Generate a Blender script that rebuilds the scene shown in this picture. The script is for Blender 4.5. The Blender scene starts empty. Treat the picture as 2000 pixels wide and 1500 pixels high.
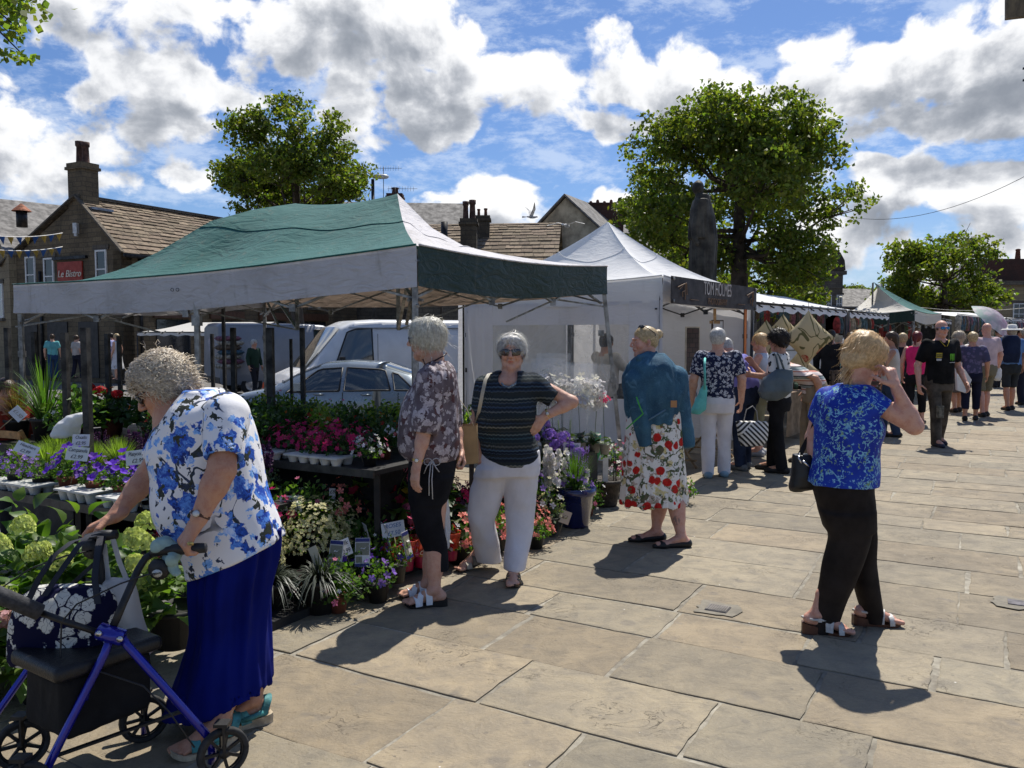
import bpy,math,random
import numpy as np
from math import sin,cos,pi,radians,atan2,sqrt
from mathutils import Vector,Matrix
random.seed(7);RNG=np.random.default_rng(7)
SC=bpy.context.scene;COL=SC.collection
#camera
TH=math.atan(100/1600);CH=1.6
cd=bpy.data.cameras.new('camera');cam=bpy.data.objects.new('camera',cd);COL.objects.link(cam)
cd.sensor_width=36;cd.lens=28.8;cd.clip_end=3000;cd.clip_start=.05
cam.location=(0,0,CH);cam.rotation_euler=(pi/2-TH,0,0);SC.camera=cam
def ray(px,py):
 u=(px-1000)/1600;v=(750-py)/1600
 return(u,cos(TH)+v*sin(TH),-sin(TH)+v*cos(TH))
def W(px,py,Y):
 d=ray(px,py);t=Y/d[1];return np.array((d[0]*t,Y,CH+d[2]*t))
def G(px,py,z=0.0):
 d=ray(px,py);t=(z-CH)/d[2];return np.array((d[0]*t,d[1]*t,z))
#render / exposure
SC.view_settings.view_transform='Standard';SC.view_settings.look='None'
SC.view_settings.exposure=0.30;SC.view_settings.gamma=1.0
SC.cycles.use_denoising=True
SC.cycles.max_bounces=6;SC.cycles.diffuse_bounces=3;SC.cycles.glossy_bounces=3
SC.cycles.transmission_bounces=4;SC.cycles.transparent_max_bounces=12
SC.cycles.caustics_reflective=False;SC.cycles.caustics_refractive=False
SC.cycles.sample_clamp_indirect=6;SC.cycles.use_adaptive_sampling=True;SC.cycles.adaptive_threshold=.02
#sun
SUNV=Vector((.36,.90,1.62)).normalized()
sd=bpy.data.lights.new('sun','SUN');sun=bpy.data.objects.new('sun',sd);COL.objects.link(sun)
sd.energy=5.0;sd.angle=radians(.5);sd.color=(1,.95,.86)
sun.location=(4,10,20);sun.rotation_euler=SUNV.to_track_quat('Z','Y').to_euler()
#node helpers
class NT:
 def __init__(s,tree):s.t=tree
 def n(s,typ,**kw):
  nd=s.t.nodes.new(typ)
  ins=kw.pop('ins',{})
  for k,v in kw.items():setattr(nd,k,v)
  for k,v in ins.items():s.set(nd.inputs[k],v)
  return nd
 def set(s,sock,v):
  if isinstance(v,bpy.types.NodeSocket):s.t.links.new(v,sock)
  elif isinstance(v,bpy.types.Node):s.t.links.new(v.outputs[0],sock)
  else:
   try:sock.default_value=v
   except Exception:sock.default_value=tuple(v)+(1,)
 def m(s,op,a,b=None,c=None,clamp=False):
  nd=s.t.nodes.new('ShaderNodeMath');nd.operation=op;nd.use_clamp=clamp
  s.set(nd.inputs[0],a)
  if b is not None:s.set(nd.inputs[1],b)
  if c is not None:s.set(nd.inputs[2],c)
  return nd.outputs[0]
 def vm(s,op,a,b=None,sc=None):
  nd=s.t.nodes.new('ShaderNodeVectorMath');nd.operation=op
  s.set(nd.inputs[0],a)
  if b is not None:s.set(nd.inputs[1],b)
  if sc is not None:s.set(nd.inputs['Scale'],sc)
  return nd.outputs[0]
 def mix(s,f,a,b,blend='MIX'):
  nd=s.t.nodes.new('ShaderNodeMix');nd.data_type='RGBA';nd.blend_type=blend
  s.set(nd.inputs[0],f);s.set(nd.inputs[6],c4(a));s.set(nd.inputs[7],c4(b))
  return nd.outputs[2]
 def ramp(s,f,stops,interp='LINEAR'):
  nd=s.t.nodes.new('ShaderNodeValToRGB');cr=nd.color_ramp;cr.interpolation=interp
  while len(cr.elements)<len(stops):cr.elements.new(.5)
  for e,(p,c)in zip(cr.elements,stops):e.position=p;e.color=c4(c)
  s.set(nd.inputs[0],f);return nd.outputs[0]
 def noise(s,vec,scale=5,detail=4,rough=.55,dist=0,out=0,dim='3D'):
  nd=s.t.nodes.new('ShaderNodeTexNoise');nd.noise_dimensions=dim
  if vec is not None:s.set(nd.inputs['Vector'],vec)
  nd.inputs['Scale'].default_value=scale;nd.inputs['Detail'].default_value=detail
  nd.inputs['Roughness'].default_value=rough;nd.inputs['Distortion'].default_value=dist
  return nd.outputs[out]
 def voro(s,vec,scale=5,feature='F1',out='Distance',rnd=1.0,dim='3D'):
  nd=s.t.nodes.new('ShaderNodeTexVoronoi');nd.voronoi_dimensions=dim;nd.feature=feature
  if vec is not None:s.set(nd.inputs['Vector'],vec)
  nd.inputs['Scale'].default_value=scale;nd.inputs['Randomness'].default_value=rnd
  return nd.outputs[out]
 def smooth(s,v,a,b,lo=0.0,hi=1.0):
  nd=s.t.nodes.new('ShaderNodeMapRange');nd.interpolation_type='SMOOTHSTEP'
  s.set(nd.inputs[0],v)
  for i,x in zip((1,2,3,4),(a,b,lo,hi)):s.set(nd.inputs[i],x)
  return nd.outputs[0]
 def sep(s,v):
  nd=s.t.nodes.new('ShaderNodeSeparateXYZ');s.set(nd.inputs[0],v);return nd.outputs
 def comb(s,x,y,z=0.0):
  nd=s.t.nodes.new('ShaderNodeCombineXYZ')
  for i,q in enumerate((x,y,z)):s.set(nd.inputs[i],q)
  return nd.outputs[0]
def c4(c):
 if isinstance(c,(tuple,list))and len(c)==3:return(*c,1.0)
 return c
#world: nishita sky + procedural cumulus
wd=bpy.data.worlds.new('World');SC.world=wd;wd.use_nodes=True
wt=NT(wd.node_tree);wd.node_tree.nodes.clear()
wd.cycles.sampling_method='MANUAL';wd.cycles.sample_map_resolution=512
SKY_S=.075
sky=wt.n('ShaderNodeTexSky',sky_type='NISHITA',sun_disc=False)
sky.sun_elevation=math.asin(SUNV.z);sky.sun_rotation=atan2(SUNV.x,SUNV.y)
sky.air_density=1.0;sky.dust_density=.6;sky.ozone_density=2.2;sky.altitude=150
tc=wt.n('ShaderNodeTexCoord');dxyz=wt.sep(tc.outputs['Generated'])
AZ=wt.m('ARCTAN2',dxyz[0],dxyz[1]);EL=wt.m('ARCSINE',dxyz[2])
def azel(px,py):
 d=Vector(ray(px,py)).normalized();return atan2(d.x,d.y),math.asin(d.z)
BLOBS=[(60,-20,300,100,1.0),(330,30,230,80,1.0),(650,20,220,90,1.2),(800,150,150,110,1.2),(760,230,110,50,.9),(330,180,190,90,1.05),(170,240,170,70,.95),(40,300,100,70,1.1),(430,230,90,80,.8),(300,290,150,40,.7),(180,375,150,38,.8),(370,350,70,50,.9),(700,285,60,45,.9),(740,320,50,30,.5),(1060,170,110,75,1.15),(1180,130,100,70,1.2),(1290,170,120,80,1.2),(1200,235,170,45,1.1),(1430,200,130,60,1.0),(1560,200,110,50,.9),(1690,150,130,75,1.15),(1830,110,130,80,1.25),(1960,130,140,110,1.3),(1800,220,240,50,1.0),(1640,230,80,35,.7),(900,385,110,38,.9),(1040,400,150,50,1.0),(1180,390,110,50,1.0),(1000,440,260,40,.9),(1290,120,70,40,.6),(1760,380,160,55,1.15),(1920,390,170,60,1.15),(1700,470,170,60,.95),(1890,500,170,60,1.0),(1560,430,100,60,.7),(2300,200,260,200,1.1),(-400,200,300,200,1.0),(-300,500,300,120,.8),(2400,480,260,120,.9)]
grp=bpy.data.node_groups.new('cloud_density','ShaderNodeTree')
grp.interface.new_socket('az',in_out='INPUT',socket_type='NodeSocketFloat')
grp.interface.new_socket('el',in_out='INPUT',socket_type='NodeSocketFloat')
grp.interface.new_socket('d',in_out='OUTPUT',socket_type='NodeSocketFloat')
gt=NT(grp);gi=gt.n('NodeGroupInput');go=gt.n('NodeGroupOutput')
ga,ge=gi.outputs[0],gi.outputs[1]
nv=gt.comb(gt.m('MULTIPLY',ga,1.0),gt.m('MULTIPLY',ge,1.35),0.0)
warp=gt.noise(nv,5,2,.5,out=1,dim='2D')
wv=gt.vm('ADD',nv,gt.vm('SCALE',gt.vm('SUBTRACT',warp,(.5,.5,.5)),sc=.07))
wv=gt.vm('MULTIPLY',wv,(1,1,0))
acc=None
for(bx,by,rx,ry,w)in BLOBS:
 a0,e0=azel(bx,by);ra=rx/1650*cos(a0)**.5;re=ry/1650*1.35
 nd=gt.n('ShaderNodeVectorMath',operation='MULTIPLY_ADD');gt.set(nd.inputs[0],wv);nd.inputs[1].default_value=(1/ra,1/re,0);nd.inputs[2].default_value=(-a0/ra,-e0*1.35/re,0)
 dt=gt.n('ShaderNodeVectorMath',operation='DOT_PRODUCT');gt.set(dt.inputs[0],nd.outputs[0]);gt.set(dt.inputs[1],nd.outputs[0])
 e=gt.m('MULTIPLY_ADD',dt.outputs['Value'],-.42,w)
 acc=e if acc is None else gt.m('SMOOTH_MAX',acc,e,.25)
acc=gt.m('MAXIMUM',acc,-.45)
n1=gt.noise(wv,11,7,.56,dim='2D')
vb=gt.voro(wv,24,'F1',dim='2D')
far=gt.noise(nv,2.4,3,.6,dim='2D')
dd=gt.m('ADD',acc,gt.m('MULTIPLY',gt.m('SUBTRACT',n1,.5),1.65))
dd=gt.m('SUBTRACT',dd,gt.m('MULTIPLY',vb,.34))
dd=gt.m('ADD',dd,gt.m('MULTIPLY',gt.m('SUBTRACT',far,.5),.9))
behind=gt.m('MULTIPLY',gt.smooth(gt.m('ABSOLUTE',ga),.95,1.3),.25)
over=gt.m('MULTIPLY',gt.smooth(ge,.5,.8),.05)
dd=gt.m('ADD',dd,gt.m('MAXIMUM',behind,over))
gt.set(go.inputs[0],dd)
def cden(az,el):
 g=wt.n('ShaderNodeGroup');g.node_tree=grp;wt.set(g.inputs[0],az);wt.set(g.inputs[1],el);return g.outputs[0]
D0=cden(AZ,EL)
D1=cden(wt.m('ADD',AZ,.014),wt.m('ADD',EL,.042))
alpha=wt.smooth(D0,.53,.76)
thick=wt.smooth(wt.m('ADD',wt.m('MULTIPLY',D1,.75),wt.m('MULTIPLY',D0,.25)),.42,1.30)
fine=wt.noise(wt.comb(AZ,EL),40,4,.6,dim='2D')
thick=wt.m('ADD',thick,wt.m('MULTIPLY',wt.m('SUBTRACT',fine,.5),.35),clamp=True)
ccol=wt.ramp(thick,[(0,(.90,.90,.90)),(.25,(.76,.77,.79)),(.5,(.50,.52,.56)),(.75,(.33,.355,.40)),(1,(.24,.265,.31))])
cirn=wt.noise(wt.comb(wt.m('MULTIPLY',AZ,1.6),wt.m('MULTIPLY',EL,4)),7,6,.68,.12,dim='2D')
cir=wt.m('MULTIPLY',wt.smooth(cirn,.44,.70),.5)
hz=wt.smooth(EL,0.0,.16,.55,0.0)
skc=wt.mix(1.0,sky.outputs[0],(.70,.88,1.18),'MULTIPLY')
k=1/SKY_S
s2=wt.mix(cir,skc,tuple(k*v for v in(.66,.74,.86)))
s2=wt.mix(hz,s2,tuple(k*v for v in(.46,.58,.74)))
s3=wt.mix(alpha,s2,wt.vm('SCALE',ccol,sc=k))
bg=wt.n('ShaderNodeBackground');wt.set(bg.inputs[0],s3);bg.inputs[1].default_value=SKY_S
wo=wt.n('ShaderNodeOutputWorld');wt.set(wo.inputs[0],bg.outputs[0])
#materials
MATS={}
def nM(name):
 m=bpy.data.materials.new(name);m.use_nodes=True;m.node_tree.nodes.clear()
 t=NT(m.node_tree);o=t.n('ShaderNodeOutputMaterial');return m,t,o
def pB(t,col,rough=.6,metal=0,spec=.5,bump=None,transl=0,alpha=None,sheen=0,tcol=None,coat=0,sss=0):
 p=t.n('ShaderNodeBsdfPrincipled');t.set(p.inputs['Base Color'],c4(col));t.set(p.inputs['Roughness'],rough)
 t.set(p.inputs['Metallic'],metal);p.inputs['Specular IOR Level'].default_value=spec
 if sheen:p.inputs['Sheen Weight'].default_value=sheen
 if coat:p.inputs['Coat Weight'].default_value=coat;p.inputs['Coat Roughness'].default_value=.05
 if bump is not None:t.set(p.inputs['Normal'],bump)
 out=p.outputs[0]
 if transl:
  tr=t.n('ShaderNodeBsdfTranslucent');t.set(tr.inputs[0],c4(tcol if tcol is not None else col))
  if bump is not None:t.set(tr.inputs['Normal'],bump)
  mx=t.n('ShaderNodeMixShader');t.set(mx.inputs[0],transl);t.set(mx.inputs[1],out);t.set(mx.inputs[2],tr.outputs[0]);out=mx.outputs[0]
 if alpha is not None:
  tp=t.n('ShaderNodeBsdfTransparent');mx=t.n('ShaderNodeMixShader');t.set(mx.inputs[0],alpha)
  t.set(mx.inputs[1],tp.outputs[0]);t.set(mx.inputs[2],out);out=mx.outputs[0]
 return out
def bM(t,h,strength=.3,dist=.01):
 b=t.n('ShaderNodeBump');b.inputs['Strength'].default_value=strength;b.inputs['Distance'].default_value=dist
 t.set(b.inputs['Height'],h);return b.outputs[0]
def M(name,col,rough=.6,metal=0,var=.12,vs=6,bump=0,bs=60,transl=0,spec=.4,sheen=0,dirt=0,coat=0,alpha=None,hue=None,tcol=None):
 if name in MATS:return MATS[name]
 m,t,o=nM(name)
 co=t.n('ShaderNodeTexCoord').outputs['Object']
 nz=t.noise(co,vs,5,.6)
 c2=hue if hue is not None else tuple(max(0,v*(1-var*2.2))for v in col)
 c1=tuple(min(1,v*(1+var))for v in col)
 colr=t.mix(t.smooth(nz,.3,.7),c1,c2)
 if dirt:
  dn=t.smooth(t.noise(co,vs*.35,7,.68),.5,.72);colr=t.mix(t.m('MULTIPLY',dn,dirt),colr,(.16,.13,.09))
 rg=t.smooth(nz,.2,.8,max(0,rough-.08),min(1,rough+.08))
 bp=None
 if bump:bp=bM(t,t.noise(co,bs,4,.6),bump,.01)
 t.set(o.inputs[0],pB(t,colr,rg,metal,spec,bp,transl,alpha,sheen,tcol if tcol is not None else colr,coat))
 MATS[name]=m;return m
#mesh builder
ORG={}
class MB:
 def __init__(s):s.v=[];s.f=[];s.nv=0;s.mi=[];s.cur=0;s.sm=[];s.smooth=False
 def add(s,vs,fs,mi=None):
  b=s.nv;s.v.append(np.asarray(vs,float).reshape(-1,3));s.nv+=len(s.v[-1])
  s.f+=[tuple(int(i)+b for i in f)for f in fs];s.mi+=[s.cur if mi is None else mi]*len(fs);s.sm+=[s.smooth]*len(fs);return s
 def box(s,c,size,rz=0,bev=0,R=None):
  x,y,z=[v/2 for v in size]
  vs=np.array([(i*x,j*y,k*z)for i in(-1,1)for j in(-1,1)for k in(-1,1)])
  if rz:vs=vs@np.array(((cos(rz),sin(rz),0),(-sin(rz),cos(rz),0),(0,0,1)))
  if R is not None:vs=vs@np.array(R).T
  return s.add(vs+np.array(c),[(0,1,3,2),(4,6,7,5),(0,4,5,1),(2,3,7,6),(0,2,6,4),(1,5,7,3)])
 def beam(s,a,b,w,h=None,up=(0,0,1)):
  a=np.array(a,float);b=np.array(b,float);h=h or w;d=b-a;L=np.linalg.norm(d);d/=L
  u=np.array(up,float)
  if abs(d@u)>.98:u=np.array((1.,0,0))
  x=np.cross(d,u);x/=np.linalg.norm(x);z=np.cross(x,d)
  vs=[p+i*x*w/2+k*z*h/2 for p in(a,b)for i,k in((-1,-1),(1,-1),(1,1),(-1,1))]
  return s.add(vs,[(3,2,1,0),(4,5,6,7),(0,1,5,4),(1,2,6,5),(2,3,7,6),(3,0,4,7)])
 def tube(s,pts,r,n=8,cap=True):
  pts=np.array(pts,float);k=len(pts);r=np.broadcast_to(np.array(r,float),(k,));vs=[]
  sm=s.smooth;s.smooth=True
  t0=pts[1]-pts[0];u=np.array((0,0,1.))if abs(t0[2])<.9*np.linalg.norm(t0)else np.array((1.,0,0))
  for i in range(k):
   t=pts[min(i+1,k-1)]-pts[max(i-1,0)];t=t/(np.linalg.norm(t)+1e-12)
   x=np.cross(t,u);x/=np.linalg.norm(x)+1e-12;y=np.cross(x,t);u=y
   for j in range(n):a=2*pi*j/n;vs.append(pts[i]+r[i]*(cos(a)*x+sin(a)*y))
  fs=[(i*n+j,i*n+(j+1)%n,(i+1)*n+(j+1)%n,(i+1)*n+j)for i in range(k-1)for j in range(n)]
  if cap:fs+=[tuple(range(n))[::-1],tuple((k-1)*n+j for j in range(n))]
  s.add(vs,fs);s.smooth=sm;return s
 def cyl(s,a,b,r,r2=None,n=12):return s.tube([a,b],[r,r if r2 is None else r2],n)
 def lathe(s,c,prof,n=16,sc=(1,1)):
  sm=s.smooth;s.smooth=True;c=np.array(c,float)
  vs=[c+np.array((r*cos(2*pi*j/n)*sc[0],r*sin(2*pi*j/n)*sc[1],z))for r,z in prof for j in range(n)]
  k=len(prof);fs=[(i*n+j,i*n+(j+1)%n,(i+1)*n+(j+1)%n,(i+1)*n+j)for i in range(k-1)for j in range(n)]
  s.add(vs,fs);s.smooth=sm;return s
 def grid(s,P):
  P=np.asarray(P,float);a,b=P.shape[:2]
  return s.add(P.reshape(-1,3),[(i*b+j,i*b+j+1,(i+1)*b+j+1,(i+1)*b+j)for i in range(a-1)for j in range(b-1)])
 def poly(s,pts):return s.add(pts,[tuple(range(len(pts)))])
 def prism(s,pts,d):
  pts=np.array(pts,float);n=len(pts);d=np.array(d,float)
  return s.add(np.vstack((pts,pts+d)),[tuple(range(n))[::-1],tuple(range(n,2*n))]+[(i,(i+1)%n,n+(i+1)%n,n+i)for i in range(n)])
def finish(o,label,cat,group=None,kind=None):
 if label:o['label']=label
 if cat:o['category']=cat
 if group:o['group']=group
 if kind:o['kind']=kind
 return o
def tH(name,label,cat,loc=(0,0,0),group=None):
 o=bpy.data.objects.new(name,None);COL.objects.link(o);o.location=loc;o.empty_display_size=.2
 ORG[o.name]=np.array(loc,float);return finish(o,label,cat,group,'thing' if 'grass' in name else None)
def obj(name,mb,mats,parent=None,org=None,label=None,cat=None,group=None,kind=None,attr=None,smooth=None):
 if isinstance(mb,MB):V=np.vstack(mb.v);Fs=mb.f;mi=mb.mi;sm=mb.sm
 else:V,Fs=mb;mi=None;sm=None
 if parent is not None:og=ORG[parent.name]
 else:og=np.array(org if org is not None else(0,0,0),float)
 me=bpy.data.meshes.new(name)
 if isinstance(Fs,np.ndarray):
  me.vertices.add(len(V));me.vertices.foreach_set('co',(V-og).astype(np.float32).ravel())
  k=Fs.shape[1];me.loops.add(Fs.size);me.loops.foreach_set('vertex_index',Fs.astype(np.int32).ravel())
  me.polygons.add(len(Fs));me.polygons.foreach_set('loop_start',np.arange(0,Fs.size,k,dtype=np.int32))
  me.update(calc_edges=True)
 else:me.from_pydata((V-og).tolist(),[],Fs)
 if not isinstance(mats,(list,tuple)):mats=[mats]
 for m in mats:me.materials.append(m)
 n=len(me.polygons)
 if mi is not None and len(mats)>1 and len(mi)==n:me.polygons.foreach_set('material_index',np.array(mi,dtype=np.int32))
 if smooth is not None:me.polygons.foreach_set('use_smooth',np.full(n,bool(smooth)))
 elif sm is not None and len(sm)==n:me.polygons.foreach_set('use_smooth',np.array(sm,dtype=bool))
 if attr is not None:
  for an,arr in attr.items():
   a=me.color_attributes.new(an,'FLOAT_COLOR','POINT');a.data.foreach_set('color',np.c_[arr,np.ones(len(arr))].astype(np.float32).ravel())
 me.validate();me.update()
 o=bpy.data.objects.new(name,me);COL.objects.link(o)
 if parent is not None:o.parent=parent
 else:o.location=og
 ORG[o.name]=og
 return finish(o,label,cat,group,kind)
def dup(root,loc,rz=0,label=None,group=None,sc=1):
 r=root.copy();COL.objects.link(r);r.location=loc;r.rotation_euler=(0,0,rz);r.scale=(sc,)*3
 if label:r['label']=label
 if group:r['group']=group
 for ch in list(root.children):
  c=ch.copy();COL.objects.link(c);c.parent=r
  for g in list(ch.children):
   d=g.copy();COL.objects.link(d);d.parent=c
 return r
def tX(name,s,size,mat,parent,loc,R,extr=.002,font_shear=0,xs=1):
 cu=bpy.data.curves.new(name,'FONT');cu.body=s;cu.size=size;cu.extrude=extr;cu.align_x='CENTER';cu.align_y='CENTER';cu.shear=font_shear
 tmp=bpy.data.objects.new(name,cu);COL.objects.link(tmp)
 me=bpy.data.meshes.new_from_object(tmp.evaluated_get(bpy.context.evaluated_depsgraph_get()))
 bpy.data.objects.remove(tmp)
 Rm=np.array(R,float)
 V=np.array([v.co[:]for v in me.vertices]);V[:,0]*=xs;V=V@Rm.T+np.array(loc,float)
 Fs=[tuple(p.vertices)for p in me.polygons]
 return obj(name,(V,Fs),mat,parent)
ORD=['first','second','third','fourth','fifth','sixth','seventh','eighth','ninth','tenth','eleventh','twelfth','thirteenth','fourteenth','fifteenth','sixteenth','seventeenth','eighteenth','nineteenth','twentieth']
E1=np.array((.87,-.493,0));E2=np.array((.493,.87,0))
def nrm(v):v=np.array(v,float);return v/np.linalg.norm(v)
#GROUND
def mat_flag(name,tone=1.0):
 m,t,o=nM(name)
 g=t.n('ShaderNodeNewGeometry');pos=g.outputs['Position'];at=t.n('ShaderNodeAttribute',attribute_name='Col')
 big=t.noise(pos,1.1,6,.62);med=t.noise(pos,7,8,.66,.4);fin=t.noise(pos,90,5,.7)
 lay=t.noise(t.vm('MULTIPLY',pos,(1.6,2.2,1)),2.4,8,.58,1.6)
 edge=t.m('ABSOLUTE',t.m('SUBTRACT',t.m('FRACT',t.m('MULTIPLY',lay,7.0)),.5))
 crack=t.smooth(edge,.0,.05,1.0,0.0)
 c=t.mix(t.smooth(big,.3,.7),(.300*tone,.244*tone,.158*tone),(.228*tone,.187*tone,.126*tone))
 c=t.mix(t.smooth(med,.35,.7),c,(.200*tone,.170*tone,.125*tone))
 c=t.mix(t.m('MULTIPLY',t.smooth(fin,.45,.75),.3),c,(.38*tone,.33*tone,.25*tone))
 c=t.mix(1.0,c,at.outputs[0],'MULTIPLY')
 st=t.smooth(t.noise(pos,5.3,3,.5),.62,.70);st2=t.smooth(t.voro(pos,2.1),.07,.11,1.0,0.0)
 st3=t.smooth(t.voro(t.vm('ADD',pos,(7.3,2.1,0)),3.7),.05,.085,1.0,0.0)
 c=t.mix(t.m('MULTIPLY',t.m('MAXIMUM',st,t.m('MAXIMUM',st2,st3)),.42),c,(.13,.115,.10))
 c=t.mix(t.m('MULTIPLY',t.smooth(t.voro(t.vm('ADD',pos,(3.1,9.2,0)),6.5),.045,.07,1.0,0.0),.5),c,(.10,.09,.08))
 c=t.mix(t.m('MULTIPLY',t.smooth(t.noise(pos,.55,7,.7),.5,.68),.45),c,(.150,.128,.095))
 msk=t.smooth(t.noise(pos,1.7,2,.5),.55,.66)
 c=t.mix(t.m('MULTIPLY',t.m('MULTIPLY',crack,msk),.75),c,(.09,.075,.058))
 dots=t.smooth(t.voro(pos,5.1),.018,.028,1.0,0.0);c=t.mix(dots,c,(.62,.60,.55))
 h=t.m('ADD',t.m('MULTIPLY',t.m('FRACT',t.m('MULTIPLY',lay,3.5)),.5),t.m('ADD',t.m('MULTIPLY',med,1.1),t.m('MULTIPLY',fin,.25)))
 h=t.m('SUBTRACT',h,t.m('MULTIPLY',t.m('MULTIPLY',crack,msk),.6))
 t.set(o.inputs[0],pB(t,c,t.smooth(med,.2,.8,.62,.85),0,.35,bM(t,h,.7,.016)))
 return m
def mat_rough(name,c1,c2,s=20,bump=.6,speck=None):
 m,t,o=nM(name);pos=t.n('ShaderNodeNewGeometry').outputs['Position']
 n1=t.noise(pos,s,6,.7);n2=t.noise(pos,s*.12,5,.6)
 c=t.mix(t.smooth(n1,.3,.7),c1,c2);c=t.mix(t.m('MULTIPLY',t.smooth(n2,.4,.65),.5),c,tuple(v*.62 for v in c2))
 if speck:c=t.mix(t.smooth(t.voro(pos,s*3),.12,.2,1.0,0.0),c,speck)
 t.set(o.inputs[0],pB(t,c,.9,0,.2,bM(t,n1,bump,.01)));return m
def roadz(p):
 a=(p[0]*.493+p[1]*.87);b=(p[0]*-.87+p[1]*.493)
 return-.42*min(1,max(0,(b-5.6)/3.5))*min(1,max(0,(34-a)/8))if b>5.6 else 0.0
def build_ground():
 mb=MB();n=90
 xs=np.sign(np.linspace(-1,1,n))*np.abs(np.linspace(-1,1,n))**2.4*600
 P=np.zeros((n,n,3))
 for i,a in enumerate(xs):
  for j,b in enumerate(xs):
   p=(a*.493-.87*b+0,a*.87+.493*b+0);P[i,j]=(p[0],p[1],roadz(p)-.03)
 mb.grid(P);mb.smooth=False
 obj('road',mb,mat_rough('asphalt',(.20,.19,.18),(.13,.125,.12),30,.5),kind='structure')
 rows=[];v=-4.0;rg=random.Random(3)
 while v<46:w=rg.uniform(.42,.66)*(1 if v<14 else 1.25);rows.append((v,w));v+=w
 slabs=MB();cols=[];ring=[]
 for(v0,w)in rows:
  umax=5.4 if v0>3 else 6.5;u=-5.8-rg.uniform(0,.8);uend=26
  while u<uend:
   L=rg.uniform(.55,1.15)*(1 if v0<14 else 1.3)
   u0,u1,va,vb=u,u+L,v0,v0+w
   u+=L
   c=E1*(u0+u1)/2+E2*(va+vb)/2
   if c[1]<.6 or abs(c[0])>.75*c[1]+2.2 or c[1]>44:continue
   g=.0095;j=lambda:rg.uniform(-.012,.008)
   base=[(u0+g+j(),va+g+j()),(u1-g+j(),va+g+j()),(u1-g+j(),vb-g+j()),(u0+g+j(),vb-g+j())]
   out=[];near=c[1]<9;k=7 if near else 2
   for q in range(4):
    a,b=base[q],base[(q+1)%4]
    for s_ in range(k):
     f=s_/k;r_=rg.uniform(-.006,.006)if s_ else rg.uniform(-.004,.004)
     out.append((a[0]+(b[0]-a[0])*f+r_,a[1]+(b[1]-a[1])*f+r_))
   z=rg.uniform(-.001,.003);tu=rg.uniform(-.004,.004);cc=np.mean(out,0);N=len(out)
   top=[E1*p[0]+E2*p[1]+np.array((0,0,z+tu*(p[0]-u0)))for p in out]
   ins=[E1*(cc[0]+(p[0]-cc[0])*.985)+E2*(cc[1]+(p[1]-cc[1])*.98)+np.array((0,0,z+tu*(p[0]-u0)+.002))for p in out]
   low=[p-np.array((0,0,.03))for p in top]
   fs=[tuple(range(2*N,3*N))]+[(i,(i+1)%N,N+(i+1)%N,N+i)for i in range(N)]+[(N+i,N+(i+1)%N,2*N+(i+1)%N,2*N+i)for i in range(N)]
   slabs.add(low+top+ins,fs)
   b_=rg.uniform(.80,1.12);wv=rg.uniform(-.04,.04)
   cols+=[(b_*(1+wv),b_,b_*(1-wv))]*(3*N)
 obj('paving',slabs,mat_flag('york_stone'),kind='structure',attr={'Col':np.array(cols)})
 mo=MB();Q=lambda a,b,z:E1*a+E2*b+np.array((0,0,z))
 nn=40;P=np.zeros((nn,nn,3))
 for i in range(nn):
  for j in range(nn):P[i,j]=Q(-6.6+i*33/(nn-1),-4.5+j*52/(nn-1),-.003)
 mo.grid(P)
 obj('mortar_joints',mo,mat_rough('mortar',(.40,.37,.30),(.17,.15,.12),9,.9),kind='structure')
build_ground()
def drain(px,py,w,d,grid,label,tone):
 c=G(px,py);mb=MB();t=tH('drain_cover',label,'drain cover',c)
 R=np.column_stack((E1,E2,(0,0,1)))
 f=MB();N=22
 ring=[c+(E1*cos(a)*(w*.95+RNG.uniform(-.02,.03))+E2*sin(a)*(d*1.0+RNG.uniform(-.02,.04)))*(1/max(abs(cos(a)),abs(sin(a)))**.75)*1.0 for a in np.linspace(0,2*pi,N,endpoint=False)]
 f.poly([p+np.array((0,0,.009))for p in ring]);obj('cement_surround',f,mat_rough('cement_patch',(.25,.225,.18),(.18,.165,.135),25,.5),t)
 b=MB();b.box(c+np.array((0,0,.008)),(w,d,.012),R=R);obj('plate',b,M('drain_metal'+str(tone),tone,.75,0,.2,30,.3),t)
 if grid:
  s=MB()
  for i in range(9):s.box(c+E1*(i-4)*w/9.5+np.array((0,0,.0155)),(.006,d*.95,.005),R=R)
  for i in range(6):s.box(c+E2*(i-2.5)*d/6.6+np.array((0,0,.0150)),(w*.97,.006,.005),R=R)
  obj('raised_grid',s,M('drain_light',(.22,.20,.18),.85),t)
drain(1402,1192,.125,.11,True,'small square drain cover with a raised grid, set in cement in the flagstones',(.16,.15,.15))
drain(1997,1182,.15,.10,False,'plain dark rectangular cover in cement at the right edge of the paving',(.13,.12,.13))
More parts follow.
